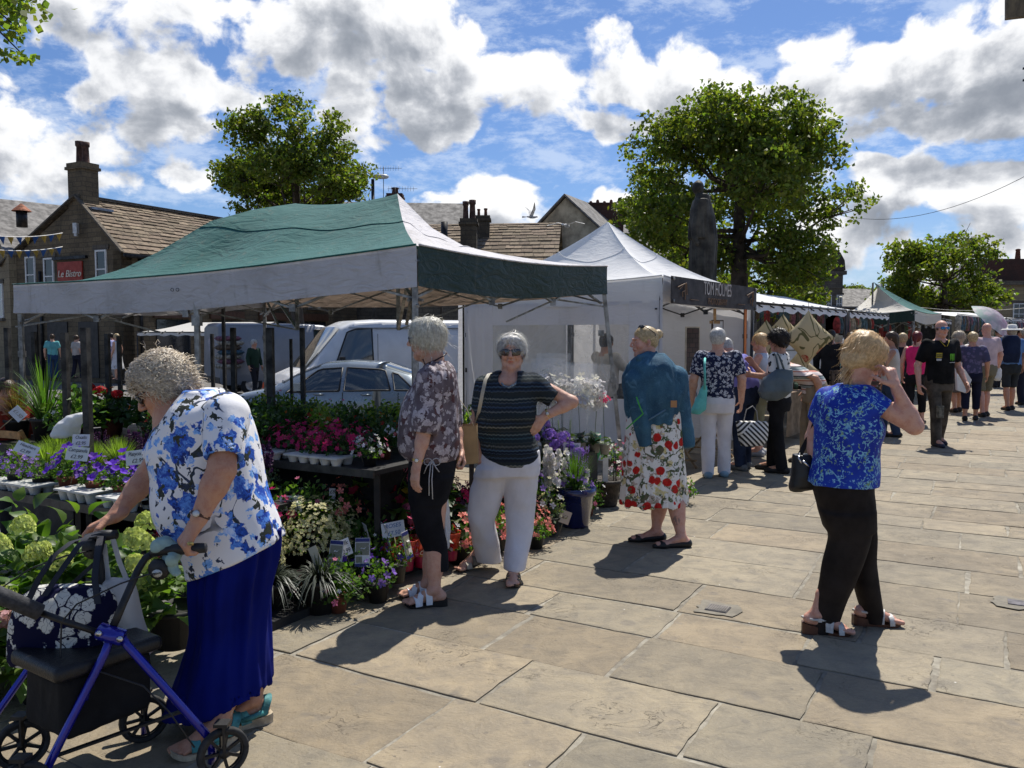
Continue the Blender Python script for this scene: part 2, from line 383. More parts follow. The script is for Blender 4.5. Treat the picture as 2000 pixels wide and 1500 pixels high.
#STONE BUILDINGS
def mat_stone(name,c1,c2,mort,bw=.45,bh=.17,bump=.5,soot=.5):
 m,t,o=nM(name);tcn=t.n('ShaderNodeTexCoord');g=t.n('ShaderNodeNewGeometry')
 P=t.sep(tcn.outputs['Object']);Nn=t.sep(g.outputs['True Normal'])
 side=t.m('GREATER_THAN',t.m('ABSOLUTE',Nn[0]),t.m('ABSOLUTE',Nn[1]))
 hor=t.m('ADD',t.m('MULTIPLY',P[0],t.m('SUBTRACT',1,side)),t.m('MULTIPLY',P[1],side))
 vec=t.comb(t.m('ADD',hor,t.m('MULTIPLY',t.noise(tcn.outputs['Object'],2,2),.06)),t.m('ADD',P[2],t.m('MULTIPLY',t.noise(tcn.outputs['Object'],3,2),.05)))
 br=t.n('ShaderNodeTexBrick');t.set(br.inputs['Vector'],vec);br.inputs['Scale'].default_value=1
 br.inputs['Brick Width'].default_value=bw;br.inputs['Row Height'].default_value=bh;br.inputs['Mortar Size'].default_value=.012;br.inputs['Bias'].default_value=0
 br.inputs['Color1'].default_value=c4(c1);br.inputs['Color2'].default_value=c4(c2);br.inputs['Mortar'].default_value=c4(mort)
 n1=t.noise(tcn.outputs['Object'],14,6,.65);n2=t.noise(tcn.outputs['Object'],.7,6,.6)
 c=t.mix(t.m('MULTIPLY',t.smooth(n1,.35,.7),.45),br.outputs[0],tuple(v*.45 for v in c2))
 c=t.mix(t.m('MULTIPLY',t.smooth(n2,.42,.66),soot),c,(.035,.032,.028))
 h=t.m('ADD',t.m('MULTIPLY',br.outputs[1],-1.0),t.m('MULTIPLY',n1,.6))
 t.set(o.inputs[0],pB(t,c,.9,0,.2,bM(t,h,bump,.02)));return m
ST_BROWN=mat_stone('gritstone_brown',(.22,.165,.10),(.14,.105,.066),(.10,.08,.058),.5,.19,.6,.55)
ST_DARK=mat_stone('gritstone_sooty',(.12,.095,.066),(.075,.06,.045),(.06,.05,.04),.5,.2,.5,.5)
ST_TAN=mat_stone('ashlar_tan',(.33,.26,.16),(.27,.21,.13),(.18,.14,.09),.8,.3,.3,.2)
ST_GREY=mat_stone('gritstone_grey',(.17,.145,.11),(.12,.10,.08),(.08,.07,.06),.5,.2,.5,.4)
BRK_RED=mat_stone('red_brick',(.12,.045,.032),(.085,.035,.026),(.07,.055,.045),.23,.08,.4,.4)
SLATE=M('roof_slate',(.16,.15,.14),.75,0,.25,3,.4,20)
def mat_roofstone():
 m,t,o=nM('stone_roof_slates');co=t.n('ShaderNodeTexCoord').outputs['Object'];at=t.n('ShaderNodeAttribute',attribute_name='Col')
 n1=t.noise(co,9,6,.65);c=t.mix(t.smooth(n1,.3,.7),(.27,.215,.15),(.17,.135,.10))
 c=t.mix(t.smooth(t.noise(co,3.3,5,.6),.55,.7),c,(.10,.085,.065));c=t.mix(t.smooth(t.noise(co,30,3),.66,.75),c,(.38,.36,.24))
 c=t.mix(1.0,c,at.outputs[0],'MULTIPLY')
 t.set(o.inputs[0],pB(t,c,.92,0,.2,bM(t,n1,.5,.03)));return m
ROOFST=mat_roofstone()
WOODW=M('white_paint',(.72,.70,.66),.5,0,.08,10);DARKM=M('dark_metal',(.03,.03,.032),.45,.5,.3)
GLASSD=M('dark_window_glass',(.02,.024,.03),.06,0,.3,2,spec=.8);LEAD=M('lead_flashing',(.30,.32,.35),.5,.4,.2)
TERRA=M('terracotta_pot',(.16,.06,.035),.8,0,.25,9,.3);TERRD=M('chimney_pot_dark',(.10,.05,.035),.85,0,.3,7,.3)
def rT(name,e0,e1,r0,r1,parent,rows=14,mat=None,tw=.55):
 """stone slates laid in courses from eave line e0-e1 to ridge r0-r1"""
 e0,e1,r0,r1=map(lambda v:np.array(v,float),(e0,e1,r0,r1));mb=MB();cols=[]
 nrm_=nrm(np.cross(e1-e0,r0-e0));
 if nrm_[2]<0:nrm_=-nrm_
 cs=np.cumsum([1.35-.7*i/rows for i in range(rows)]);cs=np.r_[0,cs/cs[-1]]
 for i in range(rows):
  f0,f1=cs[i],min(1,cs[i+1]+.35/rows);L=np.linalg.norm(e1-e0);s=-random.uniform(0,tw)
  while s<L:
   w=random.uniform(.6,1.3)*tw*(1.25-.5*i/rows);a,b=max(0,s)/L,min(L,s+w-.012)/L;s+=w
   if b<=a:continue
   p=lambda f,g:(e0+(r0-e0)*f)*(1-g)+(e1+(r1-e1)*f)*g
   lift=.05+random.uniform(0,.03);j=random.uniform(-.012,.006)
   q0,q1,q2,q3=p(f0+j,a)+nrm_*lift,p(f0+j,b)+nrm_*lift,p(f1,b)+nrm_*.012,p(f1,a)+nrm_*.012
   d=-nrm_*.055
   mb.add([q0,q1,q2,q3,q0+d,q1+d],[(0,1,2,3),(4,5,1,0),(4,0,3),(5,2,1)]);k=random.uniform(.65,1.25);cols+=[(k,k*random.uniform(.95,1.0),k*.97)]*6
 return obj(name,mb,mat or ROOFST,parent,attr={'Col':np.array(cols)})
def chimney(parent,c,w,d,h,mat,pots,rz=0,ph=.55,pr=.13,potm=None,zbase=0):
 """stack with cap courses, pots as sub-parts; c = bottom centre"""
 c=np.array(c,float);mb=MB();mb.box(c+(0,0,h/2),(w,d,h),rz)
 mb.box(c+(0,0,h+.06),(w+.16,d+.16,.118),rz);mb.box(c+(0,0,h+.20),(w+.06,d+.06,.155),rz)
 ch=obj('chimney',mb,mat,parent)
 for i,(dx,dy,s)in enumerate(pots):
  q=c+np.array((cos(rz)*dx-sin(rz)*dy,sin(rz)*dx+cos(rz)*dy,h+.28));m2=MB()
  m2.lathe(q,[(pr*1.15*s,0),(pr*s,.05),(pr*.85*s,ph*.75*s),(pr*1.1*s,ph*.8*s),(pr*1.12*s,ph*s),(pr*.8*s,ph*s),(pr*.7*s,ph*.6*s)],12)
  obj('chimney_pot',m2,potm or TERRD,ch)
 return ch
def window(parent,c,w,h,n,style='sash',mat=None,glass=None):
 """c = centre on the wall face; n = outward normal"""
 c=np.array(c,float);n=nrm(n);r=nrm(np.cross((0,0,1),n));u=np.array((0,0,1.));R=np.column_stack((r,n,u));mb=MB()
 fw=.07
 for s in(-1,1):mb.box(c+r*s*(w/2-fw/2)+n*.01,(fw,.06,h),R=R);mb.box(c+u*s*(h/2-fw/2)+n*.011,(w-2*fw,.06,fw),R=R)
 mb.box(c+n*.012,(w-2*fw,.05,.05),R=R)
 if style=='sash2':mb.box(c+n*.009,(.04,.045,h-2*fw),R=R)
 f=obj('window',mb,mat or WOODW,parent)
 g=MB();g.box(c-n*.01,(w-2*fw+.01,.02,h-2*fw+.01),R=R);obj('pane',g,glass or GLASSD,f)
 s=MB();s.box(c+u*(-h/2-.07)+n*.03,(w+.3,.16,.12),R=R);obj('sill',s,ST_GREY,f);s=MB();s.box(c+u*(h/2+.10)+n*.008,(w+.3,.05,.19),R=R);obj('lintel',s,ST_GREY,f);return f
def wallpoly(pts,thick,n):
 mb=MB();mb.prism(pts,-np.array(n,float)*thick);return mb
#the bistro building
def bistro():
 R0=W(152,386,33.8);
 a=nrm((.45,.89,0));p=np.array((a[1],-a[0],0))
 zr,ze=R0[2]-.1,4.85;L=15.0
 gE=R0+p*2.5;gE[2]=ze;gW=R0-p*5.0;gW[2]=4.5
 t=tH('restaurant_building','sooty brown stone restaurant with gable chimney and red sign, left background','building',(R0[0],R0[1],-.4))
 g0=gE.copy();g0[2]=-.6;w0=gW.copy();w0[2]=-.6;rr=R0.copy();rr[2]=zr
 mb=wallpoly([w0,g0,gE,rr,gW],0.5,-a);
 far=[g0,g0+a*L,gE+a*L,gE];mb.prism(far,-p*.5)
 mb.prism([w0,gW,gW+a*L,w0+a*L],p*.5)
 obj('wall',mb,ST_BROWN,t)
 e0=gE+p*.25-a*.12;e0[2]-=.12;r0=rr-a*.12;r0[2]+=.12
 rT('roof',e0,e0+a*(L+.2),r0,r0+a*(L+.2),t,15)
 w1=gW-p*.25-a*.12;rT('roof',w1+a*(L+.2),w1,r0+a*(L+.2),r0,t,14)
 rm=MB();
 for i in range(26):q=r0+a*(i*.6+.3)+np.array((0,0,.05));rm.beam(q-a*.285,q+a*.285,.34,.12)
 obj('ridge_stones',rm,ST_GREY,t)
 vm_=MB();vm_.beam(e0+(0,0,.04),r0+(0,0,.06),.16,.07);vm_.beam(w1+(0,0,.04),r0+(0,0,.06),.16,.07);obj('verge',vm_,ST_GREY,t)
 rzz=atan2(a[1],a[0])
 chimney(t,rr-(0,0,.5)+a*.35-p*.12,.72,.92,1.75,ST_BROWN,[(0,-.2,1.0),(.05,.2,1.1)],rzz,.85,.15)
 fl=MB();fl.box(rr+a*.55+p*.62-(0,0,.35),(1.0,.3,.10),rzz);obj('lead_flashing',fl,LEAD,t)
 wn=-a
 on=lambda px,py:_onplane(px,py,rr,a)
 def _onplane(px,py,o,n):
  d=np.array(ray(px,py));c=np.array((0,0,CH));k=((o-c)@n)/(d@n);return c+d*k
 for px,py in((61,537),(97,540),(199,526)):window(t,_onplane(px,py,rr,a)+wn*.02,.66,1.55,wn,'sash')
 s=_onplane(140,541,rr,a)+wn*.06;r_=nrm(np.cross((0,0,1),wn));R=np.column_stack((r_,(0,0,1),wn))
 sb=MB();sb.box(s,(1.55,1.25,.06),R=R);sg=obj('sign_board',sb,M('sign_red',(.33,.035,.018),.55,0,.1),t)
 tX('sign_lettering','Le Bistro',.40,M('cream_letter',(.7,.62,.5),.6),sg,s+wn*.05+np.array((0,0,.12)),R,.01,.25)
 fb=MB();fb.box(s+np.array((0,0,.78)),(2.1,.12,.14),R=R);obj('sign_light_rail',fb,DARKM,t)
 for px,w_ in((60,1.1),(115,1.3),(175,1.2)):
  c=_onplane(px,690,rr,a);c[2]=.9
  d=MB();d.box(c+wn*.02,(w_,2.3,.05),R=R);obj('doorway',d,M('dark_opening',(.025,.02,.018),.5),t)
 for k in range(4):
  c=gE+a*(2.4+3*k);c[2]=3.5;window(t,c+p*.02,.9,1.2,p,'sash2')
  c2=gE+a*(2.4+3*k);c2[2]=1.1;d=MB();R2=np.column_stack((-a,(0,0,1),p));d.box(c2+p*.03,(1.7,2.1,.06),R=R2);obj('shop_window',d,GLASSD,t)
  d=MB();c2[2]=2.4;d.box(c2+p*.06,(2.0,.35,.14),R=R2);obj('fascia',d,M('fascia_brown',(.10,.05,.03),.5),t)
 dp=MB();q=gE+a*.8+p*.08;dp.cyl((q[0],q[1],-.4),(q[0],q[1],ze-.1),.06);obj('drainpipe',dp,DARKM,t);dp=MB();q=gE-wn*-.0+wn*.08-p*5.0;dp.cyl((q[0],q[1],-.4),(q[0],q[1],4.2),.06);obj('drainpipe',dp,DARKM,t)
 gt_=MB();gt_.tube([gE+p*.32-a*.1-(0,0,.2),gE+p*.32+a*L-(0,0,.2)],.08);obj('gutter',gt_,DARKM,t)
 lm=MB();q=_onplane(157,447,rr,a)+wn*.2;lm.box(q,(.16,.2,.42));lm.box(q-(0,0,.25),(.1,.14,.14));obj('security_light',lm,M('pale_plastic',(.6,.6,.58),.4),t)
 an=MB();q=rr+a*13.5;an.cyl(q,q+np.array((0,0,2.2)),.025);an.cyl(q+np.array((0,0,1.1)),q+np.array((0,0,1.3)),.05);obj('aerial_mast',an,DARKM,t)
 return rr,a,p
BR,BA,BP=bistro()
def gB(label,c0,ax,L,w,ze,zr,wall,roof,name='house',over=.2,rows=0,wins=(),zb=-.5):
 """simple gabled house; c0 = near corner, ax = ridge direction, w = width to the right-hand perpendicular"""
 a=nrm((*ax[:2],0));p=np.array((a[1],-a[0],0));c0=np.array((c0[0],c0[1],zb))
 t=tH(name,label,'building',c0)
 A,B=c0,c0+p*w;h=ze-zb;mid=(A+B)/2;mid[2]=zr
 U=lambda q,z:np.array((q[0],q[1],z))
 mb=MB()
 for off in(0,L):o=a*off;mb.poly([A+o,B+o,U(B+o,ze),U(mid+o,zr),U(A+o,ze)])
 mb.add([A,A+a*L,U(A+a*L,ze),U(A,ze)],[(0,1,2,3)]);mb.add([B,B+a*L,U(B+a*L,ze),U(B,ze)],[(0,1,2,3)])
 obj('wall',mb,wall,t)
 s=(zr-ze)/(w/2)
 for sg,q in((-1,A),(1,B)):
  e0=U(q,ze)+p*sg*over-a*over-(0,0,s*over-.08);e1=e0+a*(L+2*over);r0=U(mid,zr)-a*over+(0,0,.08);r1=r0+a*(L+2*over)
  if rows:rT('roof',e0,e1,r0,r1,t,rows)
  else:
   m2=MB();m2.prism([e0,e1,r1,r0],(0,0,.12));obj('roof',m2,roof,t)
 for(u,z,ww,hh,side)in wins:
  if side=='g':window(t,U(A+p*u,z)-a*.02,ww,hh,-a)
  else:window(t,U(B+a*u,z)+p*.02,ww,hh,p)
 return t,A,B,mid,a,p
t,A,B,mid,a,p=gB('tan stone building with slate roof and rusty cowl vent at the far left',(W(24,700,35.5)-np.array((.73,-.68,0))*8.5)[:2],(.68,.73),9,8.5,5.0,7.7,ST_TAN,SLATE,wins=((5.6,3.0,.8,1.5,'g'),(7.2,3.0,.8,1.5,'g')))
q=W(42,412,36);m=MB();m.cyl(q-(0,0,.7),q+(0,0,.0),.22);obj('vent_pipe',m,DARKM,t);m=MB();m.lathe(q,[(.40,-.02),(.33,.06),(.03,.32)],14);obj('vent_cowl',m,M('rust',(.28,.10,.05),.8,.2,.3),t)
t,A,B,mid,a,p=gB('long low stone house with a slated roof behind the white peaked tent',W(862,700,47)[:2],(.97,-.10),6.8,7,5.0,7.2,ST_GREY,ROOFST,rows=12,zb=-.6)
q=W(916,508,37.5);chimney(t,q,.72,.8,1.55,ST_DARK,[(-.14,0,1.0),(.16,.1,1.1)],0,.8,.13,TERRD)
q=W(941,470,42);chimney(t,q,.8,.7,.95,ST_DARK,[(-.15,0,.6),(.2,0,.65)],0,.6,.13,TERRA)
q=W(868,490,39);m=MB();m.cyl(q,q+(0,0,1.35),.16);obj('flue_pipe',m,DARKM,t)
t,A,B,mid,a,p=gB('cream rendered gable house with rain stains behind the white peaked tent',W(1000,600,47)[:2],(.45,.89),14,6.6,6.0,9.0,M('cream_render',(.42,.36,.25),.9,0,.25,1.3,.3,20,dirt=.5),SLATE,zb=-.6)
q=W(1042,500,46.4);m=MB();m.box(q+(0,0,.6),(1.1,.5,1.4));m.box(q+(0,0,1.35),(1.3,.6,.1));obj('lean_to_stack',m,M('cream_render_2',(.34,.29,.2),.9,0,.3,2,.3,20),t)
q=W(1180,470,49);m=MB();m.box(q+(0,0,.75),(2.1,1.3,2.6));m.box(q+(0,0,2.08),(2.2,1.4,.10));ch=obj('chimney',m,BRK_RED,t)
for i in range(5):
 m=MB();m.lathe(q+((i-2)*.4,0,2.12),[(.12,0),(.09,.15+.06*(i%2)),(.05,.2+.08*(i%2))],8);obj('chimney_pot',m,TERRA,ch)
t,A,B,mid,a,p=gB('stone terrace house with brick chimneys above the green canopy ridge',W(560,690,52)[:2],(1,0.1),11,6,7.0,9.2,ST_GREY,SLATE,zb=-.6)
q=W(628,415,52);chimney(t,q-(0,0,.5),.9,.8,1.2,BRK_RED,[(-.3,0,1.0),(.18,0,1.9)],0,.7,.17,TERRA)
q=W(772,395,50);chimney(t,q-(0,0,1),.9,.8,1.2,BRK_RED,[(0,0,.75)],0,.5,.28,TERRD)
def aerial(px,py,ybase,Y,els,lab,w=.9):
 b=W(px,ybase,Y);tp=W(px,py,Y);m=MB();m.cyl(b,tp,.02);
 t=tH('tv_aerial',lab,'aerial',b);obj('mast',m,DARKM,t);m=MB();q=tp-(0,0,.08);m.cyl(q-(w*.35,0,0),q+(w,0,0),.012)
 for i in range(els):x=q+(-w*.3+i*w*1.25/els,0,0);m.cyl(x-(0,.05,.16),x+(0,.05,.16),.008)
 obj('yagi_elements',m,DARKM,t)
aerial(749,326,400,50,9,'thin television aerial on a tall mast beside the street lamp',1.1)
aerial(772,366,400,49,10,'wide television aerial on the red chimney above the green canopy peak',1.3)
def ornate():
 Y=75;c=W(1605,600,Y);t=tH('town_hall','far ornate dark stone hall with pediment, balustrade and flagpole','building',(c[0],c[1],0))
 w=80/1600*Y;h=W(1605,535,Y)[2];m=MB();m.box((c[0],c[1]+3,h/2),(w,6,h));m.box((c[0],c[1]+3,h+.1),(w+.5,6.5,.35));m.box((c[0],c[1]+3,h-1.2),(w+.25,6.2,.2));obj('wall',m,ST_GREY,t)
 b=MB()
 for i in range(13):b.lathe((c[0]-w/2+.2+i*w/13,c[1]-.1,h+.27),[(.1,0),(.05,.1),(.12,.3),(.06,.5),(.1,.6)],6)
 b.box((c[0]-.2,c[1]-.1,h+.92),(w,.3,.12));obj('balustrade',b,ST_GREY,t)
 pd=MB();q=c[0]+w/2-.7;pd.prism([(q-.9,c[1]-.3,h+.3),(q+.8,c[1]-.3,h+.3),(q+.7,c[1]-.3,h+1.2),(q+.3,c[1]-.3,h+1.9),(q-.1,c[1]-.3,h+2.2),(q-.45,c[1]-.3,h+1.8),(q-.75,c[1]-.3,h+1.1)],(0,.6,0));pd.box((q,c[1]-.3,h+1.1),(.5,.7,.7));obj('carved_pediment',pd,ST_DARK,t)
 for i in range(4):window(t,(c[0]-w/2+.6+i*.95,c[1]-.02,h-2.7),.5,1.6,(0,-1,0),'sash2')
 chimney(t,(c[0]-w/2+.4,c[1]+2,h),.9,.9,1.4,ST_BROWN,[(-.2,0,.8),(.2,0,.8)],0)
 f=MB();f.cyl((c[0]+.3,c[1]+1,h),(c[0]+.3,c[1]+1,h+4.6),.05);obj('flagpole',f,WOODW,t)
 g=MB();x0=c[0]-w/2-4;g.prism([(x0,c[1],0),(x0+4,c[1],0),(x0+4,c[1],h-1.2),(x0+1.5,c[1],h-1.6),(x0,c[1],h-3)],(0,5,0));obj('lower_wing',g,ST_DARK,t)
ornate()
def right_building():
 Y=62;c=W(2010,600,Y);t=tH('stone_hall','pale tan stone building with a hipped slate roof and red chimneys, far right','building',(c[0],c[1],0))
 x0=W(1950,560,Y)[0];zt=W(1960,556,Y)[2];m=MB();m.box((x0+8,Y+4,zt/2),(16,8,zt));obj('wall',m,ST_TAN,t)
 m=MB();m.box((x0+8,Y+3.9,zt+.12),(16.6,8.6,.3));obj('cornice',m,ST_GREY,t)
 zr=W(1930,535,Y+6)[2];x1=W(1915,540,Y+6)[0];m=MB()
 m.add([(x1-3,Y+8,zt-1),(x1+16,Y+8,zt-1),(x1+12,Y+11,zr+1.2),(x1+1,Y+11,zr+1.2),(x1-3,Y+14,zt-1),(x1+16,Y+14,zt-1)],[(0,1,2,3),(0,3,4),(4,3,2,5),(1,5,2)]);obj('roof',m,M('slate_pale',(.26,.24,.22),.7,0,.2,2,.3),t)
 m=MB();q=W(1957,555,Y+5);m.box(q+(0,0,.8),(3.4,1.2,2.4));ch=obj('chimney',m,BRK_RED,t)
 for dx,s in((-1.0,1.6),(-.6,1.1),(1.2,1.5)):
  m=MB();m.lathe(q+(dx,0,1.95),[(.22*1,0),(.16,.5*s),(.22,.55*s),(.1,.6*s)],10);obj('chimney_pot',m,TERRA,ch)
 for i in range(5):
  window(t,(x0+1.6+2.4*i,Y-.02,zt-2.2),.9,1.6,(0,-1,0),'sash2');window(t,(x0+1.6+2.4*i,Y-.02,1.7),1.2,1.8,(0,-1,0),'sash2')
right_building()
t,A,B,mid,a,p=gB('long far terrace of stone shops closing the street behind the distant stalls',W(1560,640,82)[:2],(1,.0),26,7,3.9,5.6,ST_GREY,SLATE,zb=-.2)
t,A,B,mid,a,p=gB('far stone shop row behind the grey van on the left',W(330,640,60)[:2],(1,.0),34,7,5.0,7.0,ST_BROWN,SLATE,zb=-.6)
for k in range(9):window(t,A+a*(1.6+3.6*k)+p*(7.02)+np.array((0,0,4.1)),1.0,1.3,p)
for k in range(6):
 d=MB();q=A+a*(3+5*k)+p*7.04+np.array((0,0,1.7));d.box(q,(3.2,.08,2.2));obj('shop_window',d,GLASSD,t)
 d=MB();d.box(q+(0,-.1,1.35),(3.8,.25,.5));obj('fascia',d,M('fascia_%d'%k,((.05,.08,.12),(.25,.22,.18),(.2,.04,.03),(.05,.12,.08),(.3,.3,.28),(.08,.06,.05))[k],.5),t)
t=tH('projecting_sign','brown board of a projecting sign cut off at the top right corner','sign',W(2010,20,4.6));q=W(2006,-40,4.6)
m=MB();m.prism([W(1965,36,4.6),W(2060,25,4.2),W(2060,-160,4.2),W(1965,-160,4.6)],(0.01,.03,0));obj('board',m,M('sign_brown',(.13,.085,.03),.6,0,.2,20),t)
m=MB();m.beam(W(1999,134,4.6),W(2060,128,4.4),.012);m.beam(W(1999,157,4.6),W(2060,150,4.4),.012);m.cyl(W(2040,160,4.45),W(2040,-160,4.45),.012);obj('bracket',m,DARKM,t)
w_=MB();P0=W(1600,408,45);P1=W(2080,300,30);pts=[P0*(1-f)+P1*f-np.array((0,0,1.3*4*f*(1-f)))for f in np.linspace(0,1,24)]
w_.tube(pts,.012,5);obj('overhead_wire',w_,DARKM,org=P0,label='thin black overhead wire sagging across the sky right of the big tree',cat='wire')
w_=MB();P0=W(1780,598,40);P1=W(2080,590,38);pts=[P0*(1-f)+P1*f-np.array((0,0,.3*4*f*(1-f)))for f in np.linspace(0,1,16)]
w_.tube(pts,.012,5);obj('festoon_wire',w_,M('pale_wire',(.6,.58,.5),.5),org=P0,label='thin pale wire strung level above the distant stalls at right',cat='wire')
#TREES
def mL(name,c1,c2,tr=.45):
 m,t,o=nM(name);at=t.n('ShaderNodeAttribute',attribute_name='Col');nz=t.noise(t.n('ShaderNodeTexCoord').outputs['Object'],1.5,3)
 c=t.mix(t.smooth(nz,.3,.7),c1,c2);c=t.mix(1.0,c,at.outputs[0],'MULTIPLY')
 tc2=t.mix(1.0,c,(1.7,1.9,.7),'MULTIPLY')
 t.set(o.inputs[0],pB(t,c,.45,0,.35,None,tr,None,0,tc2));return m
LEAF_T=mL('tree_leaf',(.135,.165,.028),(.078,.108,.022),.5)
BARK=M('tree_bark',(.07,.052,.038),.95,0,.3,4,.8,12)
def lM(P,size,seed=0,up=.3,asp=.62,fold=.25,nrmdir=None,bunch=None):
 """P (n,3) leaf centres -> folded rhombic leaves"""
 r=np.random.default_rng(seed);n=len(P);s=size*r.uniform(.6,1.25,n)[:,None]
 d=r.normal(size=(n,3));
 if nrmdir is not None:d=d*.7+nrmdir
 d[:,2]-=.2;d/=np.linalg.norm(d,axis=1)[:,None]
 a=r.normal(size=(n,3));a[:,2]+=up;a-=(a*d).sum(1)[:,None]*d;a/=np.linalg.norm(a,axis=1)[:,None];b=np.cross(d,a)
 base=P-a*0;tip=P+d*0
 v0=P-d*s*.5;v2=P+d*s*.5;v1=P+b*s*asp*.5+a*s*fold*.3-d*s*.08;v3=P-b*s*asp*.5+a*s*fold*.3-d*s*.08
 V=np.stack((v0,v1,v2,v3),1).reshape(-1,3);i=np.arange(n)*4
 Fq=np.stack((i,i+1,i+2,i+3),1)
 k=r.uniform(.65,1.35,n);hue=r.uniform(.8,1.25,n);C=np.repeat(np.stack((k*hue,k,k*.9),1),4,0)
 return V,Fq,C
def tree(base,H,cz,R,RZ,nleaf,lsize,label,trunk_r=.25,seed=1,mat=None,lobes=26,xoff=0,group=None,kind='tree',fill=.8,low=.0):
 r=np.random.default_rng(seed);base=np.array(base,float);top=base+np.array((xoff,0,cz))
 t=tH(kind,label,'tree',base,group)
 L=[]
 for i in range(lobes):
  while True:
   q=r.uniform(-1,1,3)
   if.25<np.linalg.norm(q)<1 and q[2]>-0.92+low:break
  q=q/np.linalg.norm(q)*np.linalg.norm(q)**.5*fill
  L.append((top+q*np.array((R,R,RZ)),r.uniform(.15,.36)*R))
 tm=MB();tk=[base,base+(r.uniform(-.1,.1),0,H*.25),base+(r.uniform(-.1,.1),0,H*.5),top+(0,0,-RZ*.2),top+(0,0,RZ*.5)]
 tm.tube(tk,[trunk_r*1.25,trunk_r,trunk_r*.85,trunk_r*.55,trunk_r*.15],10)
 for c,rr in L:
  f=r.uniform(.35,.8);s=tk[2]*(1-f)+tk[3]*f if c[2]<top[2]+RZ*.2 else tk[3]*(1-f*.6)+tk[4]*f*.6
  mid=(s+c)/2+np.array((r.uniform(-.2,.2),r.uniform(-.2,.2),-.08*R))*1;tm.tube([s,mid,c],[trunk_r*.28,trunk_r*.17,trunk_r*.06],6)
  for _ in range(4):
   e=c+r.normal(size=3)*rr*.5;tm.tube([mid*.4+c*.6,e],[trunk_r*.09,.012],4)
 obj('trunk',tm,BARK,t)
 P=[]
 tot=sum(rr**2 for _,rr in L)
 for c,rr in L:
  n=int(nleaf*rr**2/tot);nc=max(6,n//22);d=r.normal(size=(nc,3));d/=np.linalg.norm(d,axis=1)[:,None]
  cl=c+d*rr*(r.uniform(.25,1.15,nc)[:,None])**.6*np.array((1.1,1.1,.85));k=r.integers(0,nc,n);P.append(cl[k]+r.normal(size=(n,3))*lsize*.85*np.array((1,1,.6)))
 P=np.vstack(P);V,Fq,C=lM(P,lsize,seed)
 obj('crown',(V,Fq),mat or LEAF_T,t,attr={'Col':C});return t
b=W(578,318,28);tree((b[0],28,-.4),6,b[2]+.1,2.4,2.45,26000,.155,'broad-leaved street tree rising behind the green and white canopy',.22,5,lobes=38,fill=.88)
b=W(1445,370,24.5);tree((b[0],24.5,0),6,b[2]-.25,3.15,2.7,42000,.15,'largest leafy tree, standing behind the caped statue',.3,11,lobes=36,fill=.95,low=.05)
b=W(1300,470,30);tree((b[0]+.3,30,0),5,b[2],2.2,2.2,8000,.2,'darker tree behind the left side of the statue tree',.22,12,lobes=18)
b=W(1490,540,33);tree((b[0]+.3,33,0),5,b[2]-.3,2.4,2.0,8000,.2,'low dark tree behind the right side of the statue tree',.22,15,lobes=18)
b=W(1845,555,44);tree((b[0],44,0),5,b[2],3.05,2.7,14000,.24,'bushy green tree above the distant stalls at right',.25,21,lobes=30,fill=.9)
b=W(1910,590,46);tree((b[0],46,0),4,b[2],1.6,1.4,3500,.24,'smaller green tree against the tan stone building at right',.2,22,lobes=12)
b=W(1660,570,80);tree((b[0],80,0),4,b[2]-.3,1.9,1.2,2500,.35,'small far tree between the ornate hall and the striped peak tent',.2,23,lobes=10)
def near_branch():
 t=tH('overhanging_tree','lime tree whose leafy twigs hang into the top left corner','tree',(-5.6,7.0,0));r=np.random.default_rng(3)
 m=MB();m.tube([(-5.6,7,0),(-5.5,7,2.5),(-5.3,7,5.2)],[.16,.13,.06],8);tips=[]
 ends=[W(40,10,6.6),W(35,55,6.4),W(30,75,6.5),W(50,112,6.3),W(10,105,6.4),W(15,30,6.5),W(20,-20,6.6)]
 for e in ends:m.tube([(-5.35,7,4.9),(np.array((-5.35,7,4.9))+e)/2+(0,0,.15),e],[.03,.015,.004],5)
 obj('trunk',m,BARK,t)
 P=[]
 for e,n,s in zip(ends,(110,22,14,26,16,70,130),(.13,.05,.04,.045,.05,.10,.15)):P.append(e-(.02,0,.0)+r.normal(size=(n,3))*s*np.array((1,.8,.5)))
 P.append(np.array((-5.3,7.0,5.4))+r.normal(size=(1400,3))*(.55,.6,.4));P=np.vstack(P)
 V,Fq,C=lM(P,.065,9,asp=.85);obj('crown',(V,Fq),LEAF_T,t,attr={'Col':C*1.5})
near_branch()
